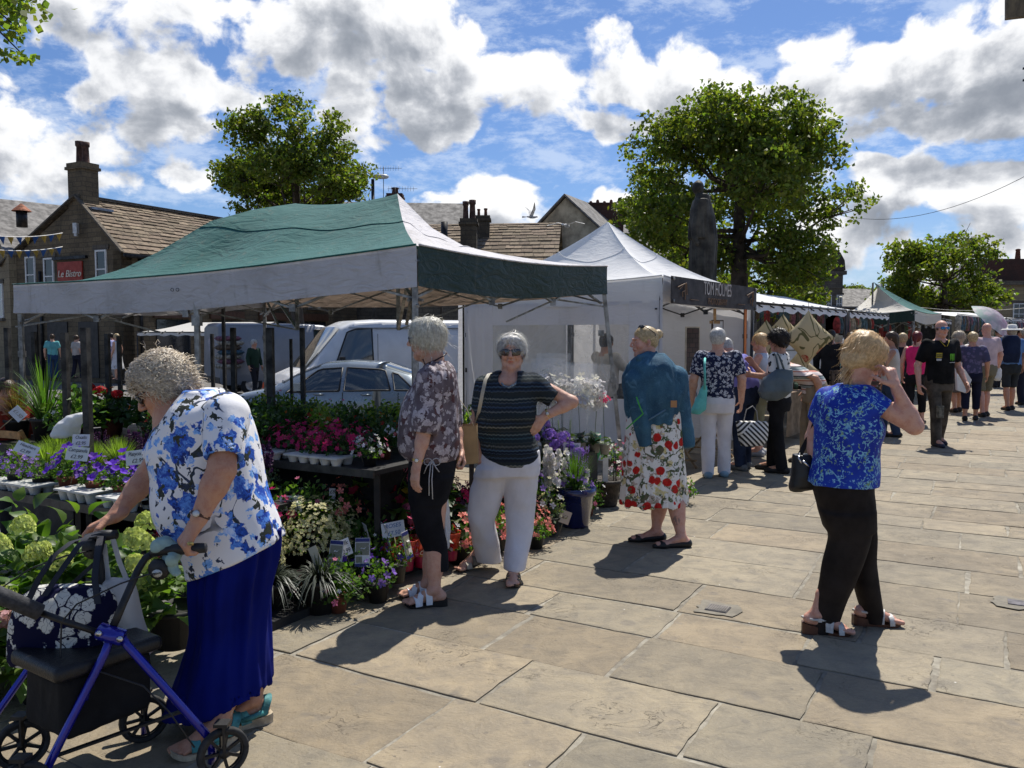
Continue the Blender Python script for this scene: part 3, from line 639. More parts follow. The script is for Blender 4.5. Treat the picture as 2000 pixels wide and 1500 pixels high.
#STREET LAMP, BUNTING, GULLS
q=W(728,350,30);t=tH('street_lamp','black street lamp post with a pale lamp head above the green canopy','street lamp',(q[0],q[1],-.4))
m=MB();m.tube([(q[0],q[1],-.4),(q[0],q[1],3),(q[0],q[1],q[2])],[.09,.07,.06],8);obj('post',m,DARKM,t)
m=MB();m.lathe((0,0,0),[(.02,-.06),(.16,-.05),(.2,0),(.16,.07),(.04,.10)],14,(1.6,.9));hv=q+(.28,0,.08);m.v=[v+hv for v in m.v];lh=obj('lamp_head',m,M('lamp_grey',(.62,.63,.62),.4),t)
def bunting(y0,n,lab,ph):
 t=tH('bunting',lab,'bunting',W(0,y0,22));m=MB();a=W(-60,y0,22);b=W(122,y0+1,25);m.tube([a*(1-f)+b*f-np.array((0,0,.12*4*f*(1-f)))for f in np.linspace(0,1,12)],.012,5);obj('cord',m,WOODW,t)
 cols=[M('flag_yellow',(.42,.28,.05),.7,transl=.3),M('flag_blue',(.03,.10,.28),.7,transl=.3)]
 for i in range(n):
  f=(i+.5)/n;c=a*(1-f)+b*f-np.array((0,0,.12*4*f*(1-f)+.01));m=MB();tl=random.uniform(-.05,.05)
  m.add([c+(-.07,-.03,0),c+(.07,.03,0),c+(tl,.02,-.21),c+(-.07,-.025,0),c+(.07,.035,0),c+(tl,.026,-.21)],[(0,1,2),(5,4,3)]);obj('pennant',m,cols[(i+ph)%2],t)
bunting(454,11,'upper string of yellow and blue pennants before the bistro gable',0);bunting(481,11,'lower string of yellow and blue pennants before the bistro gable',1)
def gull(c,s,lab,bank,head):
 t=tH('gull',lab,'bird',c);c=np.array(c);m=MB();m.smooth=True
 P=[(-.20,0,.0),(-.12,0,.01),(0,0,0),(.13,0,0),(.22,0,.02),(.27,0,.01)];R=Matrix.Rotation(head,3,'Z');
 f=lambda v:c+np.array(R@Vector(v))*s
 m.tube([f(p)for p in P],np.array((.006,.03,.055,.045,.03,.01))*s,8)
 for sg in(-1,1):
  k=1.0 if sg>0 else.8;W3=[(0,0,.02),(.04,sg*.25,.16*bank[0]),(-.04,sg*.52,.20*bank[1])]
  rows=[]
  for(x,y,z),ch in zip(W3,(.14,.11,.02)):rows.append([f((x+ch*.5,y,z)),f((x,y,z+.012)),f((x-ch*.5,y,z))])
  m.grid(rows);rows2=[[p-np.array((0,0,.006*s))for p in r_[::-1]]for r_ in rows];m.grid(rows2)
 m.tube([f((-.2,0,0)),f((-.33,0,-.01))],[.02*s,.035*s],6)
 obj('body',m,M('gull_white',(.62,.62,.62),.7,0,.2,8,transl=.2),t)
gull(W(1037,424,30),1.0,'flying gull with one raised wing, left above the cream gable',(1.6,2.2),.3)
gull(W(1106,441,22),1.0,'gliding pale gull with long spread wings before the cream gable',(.6,.1),1.2)
#STATUE
#SDF TOOLKIT (one continuous skin per body or garment)
def v3(*a):return np.array(a,float)
def _bb(*ps):P=np.array(ps,float);return P.min(0),P.max(0)
class SDF:
 def __init__(s):s.ops=[]
 def _a(s,fn,lo,hi,mode,k):s.ops.append((fn,np.array(lo,float),np.array(hi,float),mode,k));return s
 def rc(s,a,b,ra,rb,k=.02,mode='u',flat=None):
  a=np.array(a,float);b=np.array(b,float);ba=b-a;L2=ba@ba+1e-12;R=max(ra,rb);fl=None
  if flat:fl=(nrm(flat[0]),flat[1]);R=max(R,R*flat[1])
  def fn(x,y,z):
   px,py,pz=x-a[0],y-a[1],z-a[2];t=np.clip((px*ba[0]+py*ba[1]+pz*ba[2])/L2,0,1)
   qx,qy,qz=px-t*ba[0],py-t*ba[1],pz-t*ba[2]
   if fl is not None:
    w,sc=fl;d=(qx*w[0]+qy*w[1]+qz*w[2])*(1/sc-1);qx=qx+w[0]*d;qy=qy+w[1]*d;qz=qz+w[2]*d
   return np.sqrt(qx*qx+qy*qy+qz*qz)-(ra+(rb-ra)*t)
  lo,hi=_bb(a,b);return s._a(fn,lo-R,hi+R,mode,k)
 def cc(s,a,b,ra,rb,k=.02,mode='u',openA=False,sup=None):
  """cone with a flat end at b (round at a); sup=(w,scale) squashes"""
  a=np.array(a,float);b=np.array(b,float);L=np.linalg.norm(b-a);u=(b-a)/L;R=max(ra,rb)*1.25
  def fn(x,y,z):
   px,py,pz=x-a[0],y-a[1],z-a[2];h=px*u[0]+py*u[1]+pz*u[2]
   t=np.clip(h/L,0,1);hh=np.clip(h,0,None);qx,qy,qz=px-hh*u[0],py-hh*u[1],pz-hh*u[2]
   if sup is not None:
    w,sc=sup;d=(qx*w[0]+qy*w[1]+qz*w[2])*(1/sc-1);qx=qx+w[0]*d;qy=qy+w[1]*d;qz=qz+w[2]*d
   return np.maximum(np.sqrt(qx*qx+qy*qy+qz*qz)-(ra+(rb-ra)*t),h-L)
  lo,hi=_bb(a,b);return s._a(fn,lo-R,hi+R,mode,k)
 def el(s,c,r,k=.02,mode='u',R=None):
  c=np.array(c,float);r=np.array(r,float)*np.ones(3);m=r.min();Rt=None if R is None else np.array(R,float)
  def fn(x,y,z):
   px,py,pz=x-c[0],y-c[1],z-c[2]
   if Rt is not None:px,py,pz=[Rt[0,i]*px+Rt[1,i]*py+Rt[2,i]*pz for i in range(3)]
   q=np.sqrt((px/r[0])**2+(py/r[1])**2+(pz/r[2])**2);g=np.sqrt((px/r[0]**2)**2+(py/r[1]**2)**2+(pz/r[2]**2)**2)+1e-9
   return np.clip(q*(q-1)/g,-.2,.2)
  h=np.full(3,r.max())if Rt is not None else r
  return s._a(fn,c-h,c+h,mode,k)
 def loft(s,keys,k=.015,mode='u',p=2.2,folds=None,rot=0.0,sm=5):
  """keys: (z,cx,cy,rx,ry) ; superellipse sections; folds=(n,amp,phase,zlo,zhi)"""
  K=np.array(sorted(keys),float);z0,z1=K[0,0],K[-1,0];Z=np.linspace(z0,z1,160);C=[np.interp(Z,K[:,0],K[:,i])for i in range(1,5)]
  w=2*sm+1;C=[np.convolve(np.pad(c,sm,'edge'),np.ones(w)/w,'valid')for c in C];C=[np.convolve(np.pad(c,sm,'edge'),np.ones(w)/w,'valid')for c in C]
  cr,sr=cos(rot),sin(rot)
  def fn(x,y,z):
   zz=z.ravel();cx,cy,rx,ry=[np.interp(zz,Z,c)[None,None,:]for c in C]
   X,Y=x-cx,y-cy
   if rot:X,Y=X*cr+Y*sr,-X*sr+Y*cr
   rr=(np.abs(X/rx)**p+np.abs(Y/ry)**p)**(1/p);d=(rr-1)*np.minimum(rx,ry)
   if folds:
    n,amp,ph,fa,fb=folds;th=np.arctan2(Y/ry,X/rx);g=np.clip((z-fa)/(fb-fa),0,1)**1.3
    d=d-amp*g*(np.sin(n*th+ph+1.3*np.sin(3*th+z*4))*.7+.3*np.sin(n*2.3*th+ph*2))
   return np.maximum(d,np.maximum(z0-z,z-z1))
  lo=(min(K[:,1]-np.maximum(K[:,3],K[:,4])),min(K[:,2]-np.maximum(K[:,3],K[:,4])),z0);hi=(max(K[:,1]+np.maximum(K[:,3],K[:,4])),max(K[:,2]+np.maximum(K[:,3],K[:,4])),z1)
  e=.03 if folds else.005
  return s._a(fn,np.array(lo)-e,np.array(hi)+e,mode,k)
 def cut(s,o,n,lo=None,hi=None,k=.004):
  """remove the side the normal points to, inside box lo..hi"""
  o=np.array(o,float);n=nrm(n)
  def fn(x,y,z):return(o[0]-x)*n[0]+(o[1]-y)*n[1]+(o[2]-z)*n[2]
  return s._a(fn,lo if lo is not None else(-9,-9,-9),hi if hi is not None else(9,9,9),'s0',k)
 def mesh(s,res,lo=None,hi=None,disp=None,sm=0):
  A=[o for o in s.ops if o[3]=='u']
  L=np.min([o[1]for o in A],0)-3*res;H=np.max([o[2]for o in A],0)+3*res
  if lo is not None:L=np.maximum(L,lo)
  if hi is not None:H=np.minimum(H,hi)
  L=np.floor(L/res)*res;n=np.ceil((H-L)/res).astype(int)+1
  ax=[(L[i]+np.arange(n[i])*res).astype(np.float32)for i in range(3)]
  D=np.full(n,.1,np.float32)
  for fn,a,b,mode,k in s.ops:
   m=(k if mode!='s0' else 0)+2*res
   i0=[int(np.clip(np.floor((a[i]-m-L[i])/res),0,n[i]))for i in range(3)];i1=[int(np.clip(np.ceil((b[i]+m-L[i])/res)+1,0,n[i]))for i in range(3)]
   if any(i1[i]<=i0[i]for i in range(3)):continue
   sl=tuple(slice(i0[i],i1[i])for i in range(3))
   x=ax[0][sl[0]][:,None,None];y=ax[1][sl[1]][None,:,None];z=ax[2][sl[2]][None,None,:]
   d=fn(x,y,z).astype(np.float32);E=D[sl]
   if mode=='u':
    if k>0:h=np.clip(.5+.5*(E-d)/k,0,1);D[sl]=E*(1-h)+d*h-k*h*(1-h)
    else:D[sl]=np.minimum(E,d)
   elif mode=='i':D[sl]=np.maximum(E,d)
   else:
    d=-d if mode=='s' else-d
    if k>0:h=np.clip(.5-.5*(E-d)/k,0,1);D[sl]=E*(1-h)+d*h+k*h*(1-h)
    else:D[sl]=np.maximum(E,d)
  ins=D<0;u=ins.astype(np.uint8);c=0
  for i in(0,1):
   for j in(0,1):
    for l in(0,1):c=c+u[i:n[0]-1+i,j:n[1]-1+j,l:n[2]-1+l]
  act=(c>0)&(c<8);I=np.argwhere(act);N=len(I)
  if N==0:return np.zeros((0,3)),np.zeros((0,4),int)
  idx=np.full(act.shape,-1,np.int32);idx[act]=np.arange(N)
  cv={}
  for i in(0,1):
   for j in(0,1):
    for l in(0,1):cv[i,j,l]=D[I[:,0]+i,I[:,1]+j,I[:,2]+l]
  S=np.zeros((N,3));cnt=np.zeros(N)
  for p0 in cv:
   for a in range(3):
    if p0[a]:continue
    p1=list(p0);p1[a]=1;p1=tuple(p1);A0,A1=cv[p0],cv[p1];m=(A0<0)!=(A1<0)
    t=np.where(m,A0/np.where(m,A0-A1,1),0);q=np.array(p0,float)[None].repeat(N,0);q[:,a]=t
    S[m]+=q[m];cnt[m]+=1
  V=L+(I+S/cnt[:,None])*res;Fs=[]
  for a in range(3):
   b,c_=(a+1)%3,(a+2)%3
   s0=[slice(None)]*3;s1=[slice(None)]*3;s0[a]=slice(0,n[a]-1);s1[a]=slice(1,n[a])
   e=ins[tuple(s0)]!=ins[tuple(s1)];J=np.argwhere(e);J=J[(J[:,b]>0)&(J[:,c_]>0)&(J[:,b]<n[b]-1)&(J[:,c_]<n[c_]-1)]
   if len(J)==0:continue
   fl=ins[J[:,0],J[:,1],J[:,2]]
   def g(db,dc):K=J.copy();K[:,b]-=db;K[:,c_]-=dc;return idx[K[:,0],K[:,1],K[:,2]]
   q=np.stack((g(1,1),g(0,1),g(0,0),g(1,0)),1);q[~fl]=q[~fl][:,::-1];Fs.append(q)
  Fq=np.vstack(Fs);Fq=Fq[(Fq>=0).all(1)]
  if sm:
   nb=np.zeros_like(V);ct=np.zeros(len(V))
   for i in range(4):
    for k_ in(1,3):np.add.at(nb,Fq[:,i],V[Fq[:,(i+k_)%4]]);np.add.at(ct,Fq[:,i],1)
   V=V*.5+.5*nb/np.maximum(ct,1)[:,None]
  if disp is not None:
   fnm=np.cross(V[Fq[:,2]]-V[Fq[:,0]],V[Fq[:,3]]-V[Fq[:,1]]);vn=np.zeros_like(V)
   for i in range(4):np.add.at(vn,Fq[:,i],fnm)
   vn/=np.linalg.norm(vn,axis=1)[:,None]+1e-12;V=V+vn*disp(V)[:,None]
  return V,Fq
def sN(V,f,seed=0):
 r=np.random.default_rng(seed);o=np.zeros(len(V));
 for i in range(4):
  a=r.normal(size=3)*f;b=r.normal(size=3)*f*.8;o+=np.sin(V@a+r.uniform(0,6)+1.6*np.sin(V@b+r.uniform(0,6)))
 return o/4
def wK(amp=.006,f=(9,9,5),seed=0,fine=.4):
 f=np.array(f,float)
 def g(V):
  n=sN(V*f,1.3,seed);r=1-np.abs(n)*2;return amp*(r*.6+fine*sN(V*f*2.6,1.3,seed+5))
 return g
#CANOPIES
def mC(name,c,tr=.2,dirt=.35,seed=0.,rough=.75,tcol=None,bs=.55):
 m,t,o=nM(name);co=t.n('ShaderNodeTexCoord').outputs['Object'];co=t.vm('ADD',co,(seed,seed*2,0))
 n1=t.noise(co,1.2,6,.65);n2=t.noise(t.vm('MULTIPLY',co,(5,5,1.2)),2.2,5,.6);n3=t.noise(co,40,3)
 cc=t.mix(t.m('MULTIPLY',t.smooth(n1,.48,.72),dirt),c,tuple(v*.55 for v in(c[0],c[1]*.95,c[2]*.85)))
 cc=t.mix(t.m('MULTIPLY',t.smooth(n2,.56,.74),dirt*.8),cc,(.20,.17,.12))
 h=t.m('ADD',n1,t.m('MULTIPLY',n3,.06));wr=t.noise(t.vm('MULTIPLY',co,(1,1,3)),4,4,.5,1.5)
 bp=bM(t,t.m('ADD',t.m('MULTIPLY',wr,.8),t.m('MULTIPLY',n3,.05)),bs,.05)
 t.set(o.inputs[0],pB(t,cc,rough,0,.3,bp,tr,None,.1,tcol or cc));return m
CV_GREEN=mC('canvas_green',(.009,.105,.092),.03,.35);CV_DGREEN=mC('canvas_valance_green',(.0012,.023,.017),0,.2,3,.55)
CV_WHITE=mC('canvas_white_dirty',(.56,.54,.55),.07,.5,5);CV_CLEAN=mC('canvas_white',(.80,.80,.80),.22,.08,9,bs=.22)
CV_WALL=mC('canvas_wall',(.74,.74,.76),.30,.15,13,bs=.22);CV_TAN=mC('canvas_tan',(.40,.30,.23),.25,.5,17)
CV_STRIPEG=mC('canvas_pale',(.62,.60,.56),.2,.3,21)
ALU=M('aluminium',(.30,.295,.28),.45,.5,.25,12,dirt=.3);ALUD=M('grey_frame',(.20,.20,.20),.45,.6,.2,12);BLACKF=M('black_frame',(.03,.03,.032),.4,.3,.2)
PLAST=M('black_plastic',(.02,.02,.022),.5,0,.2)
def canopy(label,C,peaks,mats_roof,mats_val,vh=.27,sag=.10,legs=(0,1,2,3),legs_extra=(),foot=0.0,lm=ALU,name='gazebo',wr=.02,prof=None,nx=60,nt=26,steep=1.35,seed=0,truss=True,foots=None):
 C=[np.array(c,float)for c in C];P=[np.array(p,float)for p in peaks];t=tH(name,label,'gazebo',(*np.mean(C,0)[:2],foot))
 tops=[(P[0],P[0])]*4 if len(P)==1 else[(P[1],P[0]),(P[0],P[0]),(P[0],P[1]),(P[1],P[1])]
 for i in range(4):
  a,b=C[i],C[(i+1)%4];ta,tb=tops[i];G_=np.zeros((nx+1,nt+1,3));out=nrm(np.cross(b-a,(0,0,1)))
  for x in range(nx+1):
   for y in range(nt+1):
    s,h=x/nx,y/nt;e=a*(1-s)+b*s;tp=ta*(1-s)+tb*s;p=e*(1-h)+tp*h
    pf=lambda k_:np.interp(h,prof[k_][0],prof[k_][1])if prof else h**steep
    z=e[2]+(tp[2]-e[2])*(pf(i)*(1-s)+pf((i+1)%4)*s);ed=sin(pi*s);edge=min(1,4*s*(1-s)*3)
    z-=sag*ed**.7*sin(pi*h)*.8+(.05*ed*(1-h)**3)
    z-=.05*(ed**.8)*(h**4)*(1 if len(P)==2 and i in(0,2)else 0)
    w=sN(np.array([[p[0]*1.6+seed,p[1]*1.6,i*3+h*1.2]]),1.6,seed+i)[0]
    rad=np.sin((s-.5)*26*(1.2-h)+seed)*.7*(h*(1-h)*2.6)*(.35+.65*abs(2*s-1))+.5*np.sin((s*9+h*4)*1.7+seed)*h*(1-h)*2;z+=wr*(w*1.1+rad*1.3)*edge*sin(pi*min(1,h*1.1+.02))
    G_[x,y]=(p[0],p[1],z)
  mb=MB();mb.smooth=True;mb.grid(G_);obj('roof_panel',mb,mats_roof[i],t,smooth=True)
  V_=np.zeros((nx+1,7,3))
  for x in range(nx+1):
   s=x/nx;e=G_[x,0].copy()
   for y in range(7):
    h=y/6;pt=e+(0,0,-vh*h+.012);pt=pt+out*(.012+.012*sin(s*17+i+seed)*h+.02*sin(s*5+seed)*h*h-.02*h);pt[2]+=(.012*sin(s*7+seed))*h;V_[x,y]=pt
  mb=MB();mb.smooth=True;mb.grid(V_);obj('valance',mb,mats_val[i],t,smooth=True)
  hs=MB();hs.tube([G_[x,int(nt*.68)]+(0,0,.004)for x in range(nx+1)],.0055,4);obj('cloth_seam',hs,mats_roof[i],t);sm_=MB();sm_.tube([G_[x,0]+out*.016+(0,0,.008)for x in range(nx+1)],.008,5);obj('edge_seam',sm_,mats_roof[i],t)
 for k in legs:
  c=C[k].copy();inn=nrm(np.mean(C,0)-c);inn[2]=0;q=c+inn*.05;f=foots[k]if foots and foots.get(k)is not None else(q[0],q[1],foot)
  m=MB();m.beam((q[0],q[1],c[2]-.02),np.array(f)+(0,0,.02),.04);m.beam((q[0],q[1],c[2]-vh-.42),np.array((q[0],q[1],c[2]-vh-.36)),.055);m.box(np.array(f)+(0,0,.012),(.11,.11,.008));mid=np.array((q[0],q[1],c[2]))*.48+np.array(f)*.52;m.beam(mid-(0,0,.03),mid+(0,0,.03),.06);obj('leg',m,lm,t)
 for c in legs_extra:
  c=np.array(c,float);c=c-(0,0,.10);m=MB();m.beam(c,(c[0],c[1],foot+.02),.04);m.box((c[0],c[1],c[2]-vh-.04),(.07,.07,.09));m.box((c[0],c[1],foot+.01),(.11,.11,.008));obj('leg',m,lm,t)
 if truss:
  for i in range(4):
   a,b=C[i]-(0,0,.06),C[(i+1)%4]-(0,0,.06);ctr=np.mean(C,0);ctr[2]=0;inn=nrm(np.cross((0,0,1),b-a))*.06
   L=np.linalg.norm(b-a);n=max(2,int(round(L/1.15)));m=MB();lo=.32
   for j in range(n):
    p0,p1=a+(b-a)*j/n+inn,a+(b-a)*(j+1)/n+inn;d=np.array((0,0,lo))
    m.beam(p0,p1-d,.028,.016);m.beam(p0-d+inn*.35,p1+inn*.35,.028,.016)
    if j:m.box(p0-d*1.0,(.05,.05,.06));m.box(p0-(0,0,.0),(.05,.05,.05))
   obj('scissor_truss',m,lm,t)
  for p in P:
   m=MB();m.beam(p-(0,0,.03),(p[0],p[1],C[0][2]-.45),.035);obj('peak_pole',m,lm,t)
  if len(P)==2:
   for(k,p)in((0,P[1]),(1,P[0]),(2,P[0]),(3,P[1])):
    m=MB();q=p.copy();q[2]=C[0][2]-.45;c=C[k]-(0,0,.1);h=(q+c)/2;m.beam(c,h-(0,0,.2),.026,.016);m.beam(h+(0,0,.1),q,.026,.016);m.beam(C[k]-(0,0,.42),h+(0,0,.1),.026,.016);obj('scissor_truss',m,lm,t)
 return t
B_=W(815,480,5.8);R_=W(1184,521,8.67);A_=W(28,557,8.34);C_=A_+R_-B_;C_[2]=2.23
p1=W(776,378,8.0);p2=W(577,397,8.73)
Ml=A_*.46+B_*.54
hq=(0,.125,.25,.375,.5,.69,.85,1);PRF={0:(hq,(0,.025,.075,.20,.40,.77,.92,1)),1:(hq,(0,.06,.15,.24,.34,.53,.75,1)),2:(hq,(0,.02,.05,.09,.14,.24,.52,1)),3:(hq,(0,.03,.08,.16,.28,.50,.75,1))}
gz=canopy('green roofed gazebo with dirty white front valance over the flower stall',[A_,B_,R_,C_],[p1,p2],[CV_GREEN,CV_WHITE,CV_GREEN,CV_WHITE],[CV_WHITE,CV_DGREEN,CV_TAN,CV_WHITE],.305,.05,prof=PRF,legs_extra=[(A_*.47+B_*.53)+(0.02,.05,0),(C_*.5+R_*.5)],foots={2:(1.2,8.7,0)},seed=2,wr=.03)
m=MB()
for px,py in((345,567),(355,567)):
 q=W(px,py,7.15)-(0,.09,0);m.lathe((0,0,0),[(.011,0),(.016,.002),(.011,.004)],10);vv=m.v[-1];m.v[-1]=np.stack((vv[:,0],-vv[:,2],vv[:,1]),1)+q
obj('eyelet',m,DARKM,gz)
#photographer's tent
F1=W(1294,539,9.6);F2=W(1463,563,11.85);F0=F1+np.array((-2.42,1.76,0));F3=F0+F2-F1;pk=W(1187,433,11.7)
for f in(F0,F3):f[2]=F1[2]
tt=canopy('bright white gazebo with a sharp peak and white side walls beside the flower stall',[F0,F1,F2,F3],[pk],[CV_CLEAN]*4,[CV_CLEAN]*4,.30,.22,seed=5,steep=1.55,wr=.012,lm=BLACKF)
def wS(name,a,b,z0,z1,mat,par,off=0,nx=16,nz=8,wr=.02,seed=0):
 n=nrm(np.cross(b-a,(0,0,1)));P=np.zeros((nx+1,nz+1,3))
 for i in range(nx+1):
  for j in range(nz+1):
   s,h=i/nx,j/nz;q=a*(1-s)+b*s;P[i,j]=(q[0],q[1],z0+(z1-z0)*h);P[i,j]+=n*(off+wr*sin(s*14+seed+2*h)*(1-h*.6)+wr*.5*sin(s*33+seed))
 m=MB();m.smooth=True;m.grid(P);return obj(name,m,mat,par,smooth=True)
def online(px,A,B):
 u=(px-1000)/1600;A2,B2=A[:2],B[:2];k=(u*A2[1]-A2[0])/((B2-A2)[0]-u*(B2-A2)[1]);q=A+(B-A)*k;return q
wa,wb=online(962,F0,F1),online(1228,F0,F1);zt,zb=1.70,.80;F0b=F0-(F1-F0)*.03
wS('side_wall',F0b,wa,.02,1.98,CV_WALL,tt,seed=1);wS('side_wall',wb,F1,.02,1.98,CV_WALL,tt,seed=2,nx=6)
wS('side_wall',wa,wb,.02,zb,CV_WALL,tt,seed=3);wS('side_wall',wa,wb,zt,1.98,CV_WALL,tt,seed=3,nz=2)
wS('side_wall',F0,F3,.02,2.0,CV_WALL,tt,seed=4);wS('side_wall',F3,F2,.02,2.0,CV_WALL,tt,seed=5)
m_,t_,o_=nM('clear_window_sheet');co=t_.n('ShaderNodeTexCoord').outputs['Object'];n_=t_.noise(t_.vm('MULTIPLY',co,(1,1,.5)),3,5,.6,1.5)
t_.set(o_.inputs[0],pB(t_,(.62,.63,.62),.25,0,.5,bM(t_,n_,.6,.05),.3,t_.smooth(n_,.35,.75,.12,.5)));PVC=m_
m_,t_,o_=nM('milky_window_sheet');co=t_.n('ShaderNodeTexCoord').outputs['Object'];n_=t_.noise(t_.vm('MULTIPLY',co,(1,1,.5)),2,4,.6,2.0)
t_.set(o_.inputs[0],pB(t_,(.55,.55,.53),.3,0,.5,bM(t_,n_,.7,.06),.3,t_.smooth(n_,.2,.8,.8,.95)));PVC2=m_
wm=online(1105,F0,F1)
wS('window_sheet',wa,wm,zb,zt,PVC2,tt,seed=3,wr=.012);wS('window_sheet',wm,wb,zb,zt,PVC,tt,seed=3,wr=.012)
m=MB();q=wm+nrm(F3-F0)*.08;m.beam((q[0],q[1],0),(q[0],q[1],2.1),.045);obj('inner_post',m,BLACKF,tt)
bd=nrm(F2-F1);bn=nrm(np.cross(bd,(0,0,1)));bc=(F1+F2)/2+bn*.115;zc=(F1[2]+F2[2])/2-.155;Lb=np.linalg.norm((F2-F1)[:2])
bt=tH('banner','dark brown banner reading TOM HOLMES along the white tent front','banner',(bc[0],bc[1],0));Rb=np.column_stack((bd,(0,0,1),bn));Rb[2,0]=0
m=MB();a=F1+bn*.11;b=F2+bn*.11;P=np.zeros((20,5,3))
for i in range(20):
 for j in range(5):s=i/19;P[i,j]=a*(1-s)+b*s+np.array((0,0,.0-.32*j/4))+bn*(.01*sin(s*9)*(j/4))
m.smooth=True;m.grid(P);m.grid(P[::-1]-bn*.004);cl=obj('cloth',m,M('banner_brown',(.028,.017,.013),.6,0,.2,8,.1,80),bt)
LT=M('banner_letters',(.50,.46,.42),.6);LT2=M('banner_letters_dim',(.20,.11,.055),.6)
tX('lettering','TOM HOLMES',.235,LT,bt,bc+bn*.014+np.array((-.02,0,zc-bc[2]+.055)),Rb,.002,0,.62)
tX('lettering','PHOTOGRAPHY',.115,LT2,bt,bc+bn*.014+np.array((-.02,0,zc-bc[2]-.10)),Rb,.002,0,.75)
m=MB()
for s in(-1,1):q=bc+bn*.016+bd*s*.78+np.array((0,0,zc-bc[2]-.10));m.beam(q-bd*.12,q+bd*.12,.008)
obj('lettering_rules',m,LT2,bt)
for s in(-1,1):
 m=MB();q=bc+bn*.014+bd*s*(Lb/2-.28)+np.array((0,0,zc-bc[2]))
 for(x0,y0),(x1,y1)in(((-.14,.03),(.10,.09)),((-.09,.01),(.0,.055)),((.07,.09),(.07,-.11)),((.07,.0),(-.01,-.02)),((-.01,-.02),(.0,-.08)),((.10,.09),(.12,-.05))):
  m.beam(q+bd*x0+np.array((0,0,y0)),q+bd*x1+np.array((0,0,y1)),.010)
 obj('camera_emblem',m,LT2,bt)
m=MB()
for q in(a,b):
 for z in(-.03,-.29):w_=q+bn*.012+bd*(.05 if q is a else-.05)+np.array((0,0,z));m.lathe((0,0,0),[(.022,0),(.022,.006),(.0,.007)],10);vv=m.v[-1];m.v[-1]=vv[:,:1]*bd+vv[:,1:2]*np.array((0,0,1))+vv[:,2:3]*bn+w_
obj('eyelet',m,ALU,bt)
q=F2-bd*.12+bn*.0;m=MB();m.beam(q-(0,0,.3),(q[0]-.02,q[1]-.1,.45),.07,.01,up=bn);obj('webbing_strap',m,M('orange_webbing',(.65,.20,.05),.7),org=q*(1,1,0),label='orange webbing strap hanging beside the black tent leg',cat='strap')
def panel(name,lab,cat,px,py0,py1,Y,w,mat,frame,fw=.02,yaw=.35,sub=None):
 a=W(px,py0,Y);b=W(px,py1,Y);h=a[2]-b[2];c=(a+b)/2;t=tH(name,lab,cat,(c[0],c[1],b[2]));R=np.column_stack(((cos(yaw),sin(yaw),0),(0,0,1),(sin(yaw),-cos(yaw),0)))
 m=MB();m.box(c,(w,h,.02),R=R);obj('frame',m,frame,t);m=MB();m.box(c+R[:,2]*.011,(w-2*fw,h-2*fw,.012),R=R);obj('picture',m,mat,t)
 return t,c,R
m_,t_,o_=nM('photo_mosaic');co=t_.n('ShaderNodeTexCoord').outputs['Object'];br=t_.n('ShaderNodeTexBrick');t_.set(br.inputs['Vector'],t_.comb(t_.sep(co)[0],t_.sep(co)[2]));br.inputs['Scale'].default_value=1;br.inputs['Brick Width'].default_value=.09;br.inputs['Row Height'].default_value=.07;br.inputs['Mortar Size'].default_value=.006
br.inputs['Color1'].default_value=(.05,.035,.03,1);br.inputs['Color2'].default_value=(.10,.055,.045,1);br.inputs['Mortar'].default_value=(.025,.02,.018,1);t_.set(o_.inputs[0],pB(t_,br.outputs[0],.4));MOS=m_
panel('picture_panel','tall panel of small dark photographs on the tent wall','picture',1352,638,735,12.0,.24,MOS,M('pale_card',(.55,.5,.42),.7))
panel('framed_picture','framed blank picture hung from a wooden peg beside the photo panel','picture',1401,625,668,11.6,.19,M('paper',(.55,.56,.58),.6),M('frame_dark',(.06,.04,.03),.5),.018)
m=MB();a=W(1396,597,11.6);b=W(1396,628,11.58);m.beam(a,b,.035);m.beam(b+(-.07,0,-.01),b+(.07,0,-.01),.04);obj('easel_top',m,M('pale_wood',(.42,.26,.12),.6,0,.2,20),org=b,label='wooden easel head standing above the framed picture',cat='easel')
def trestle(cx,cy,yaw,lab):
 t=tH('folding_table',lab,'table',(cx,cy,0));wd_=M('trestle_wood',(.36,.24,.12),.6,0,.25,14);d=v3(cos(yaw),sin(yaw),0);e=v3(-sin(yaw),cos(yaw),0);c=v3(cx,cy,0)
 for s in(-1,1):
  o=c+d*s*.55
  for k in(-1,1):m=MB();m.beam(o-e*.3*k+(0,0,.01)+d*.02*k,o+e*.26*k+(0,0,.70)+d*.02*k,.035,.02);obj('leg',m,wd_,t)
  m=MB();m.beam(o-e*.3+(0,0,.10),o+e*.3+(0,0,.10),.03,.02);m.beam(o-e*.28+(0,0,.71),o+e*.28+(0,0,.71),.035);obj('stretcher',m,wd_,t)
 m=MB();m.box(c+(0,0,.74),(1.4,.6,.025),yaw);obj('table_top',m,wd_,t)
 return t
trestle(2.25,10.15,.93,'wooden folding trestle table with crossed legs, loaded with framed prints')
for i,(dx,h,lab)in enumerate(((0,.36,'tilted white mounted print at the near end of the trestle table'),(.22,.42,'brown toned print in the middle of the trestle table'),(.45,.34,'small landscape print at the far end of the trestle table'))):
 c=v3(2.0,9.75,.755)+v3(.59,.806,0)*dx;m=MB();d=v3(.59,.806,0);u=nrm((-.35*.8,.35*.6,.95));R=np.column_stack((d,u,np.cross(d,u)));m.box(c+u*h/2,(.30,h,.012),R=R);m2=M('print_%d'%i,((.7,.7,.72),(.35,.24,.14),(.42,.42,.36))[i],.5,0,.5,14)
 tq=tH('print',lab,'print',c);obj('mount',m,M('print_mount',(.68,.68,.66),.6),tq);mm=MB();mm.box(c+u*h/2+R[:,2]*.008,(.2,h*.68,.006),R=R);obj('picture',mm,m2,tq)
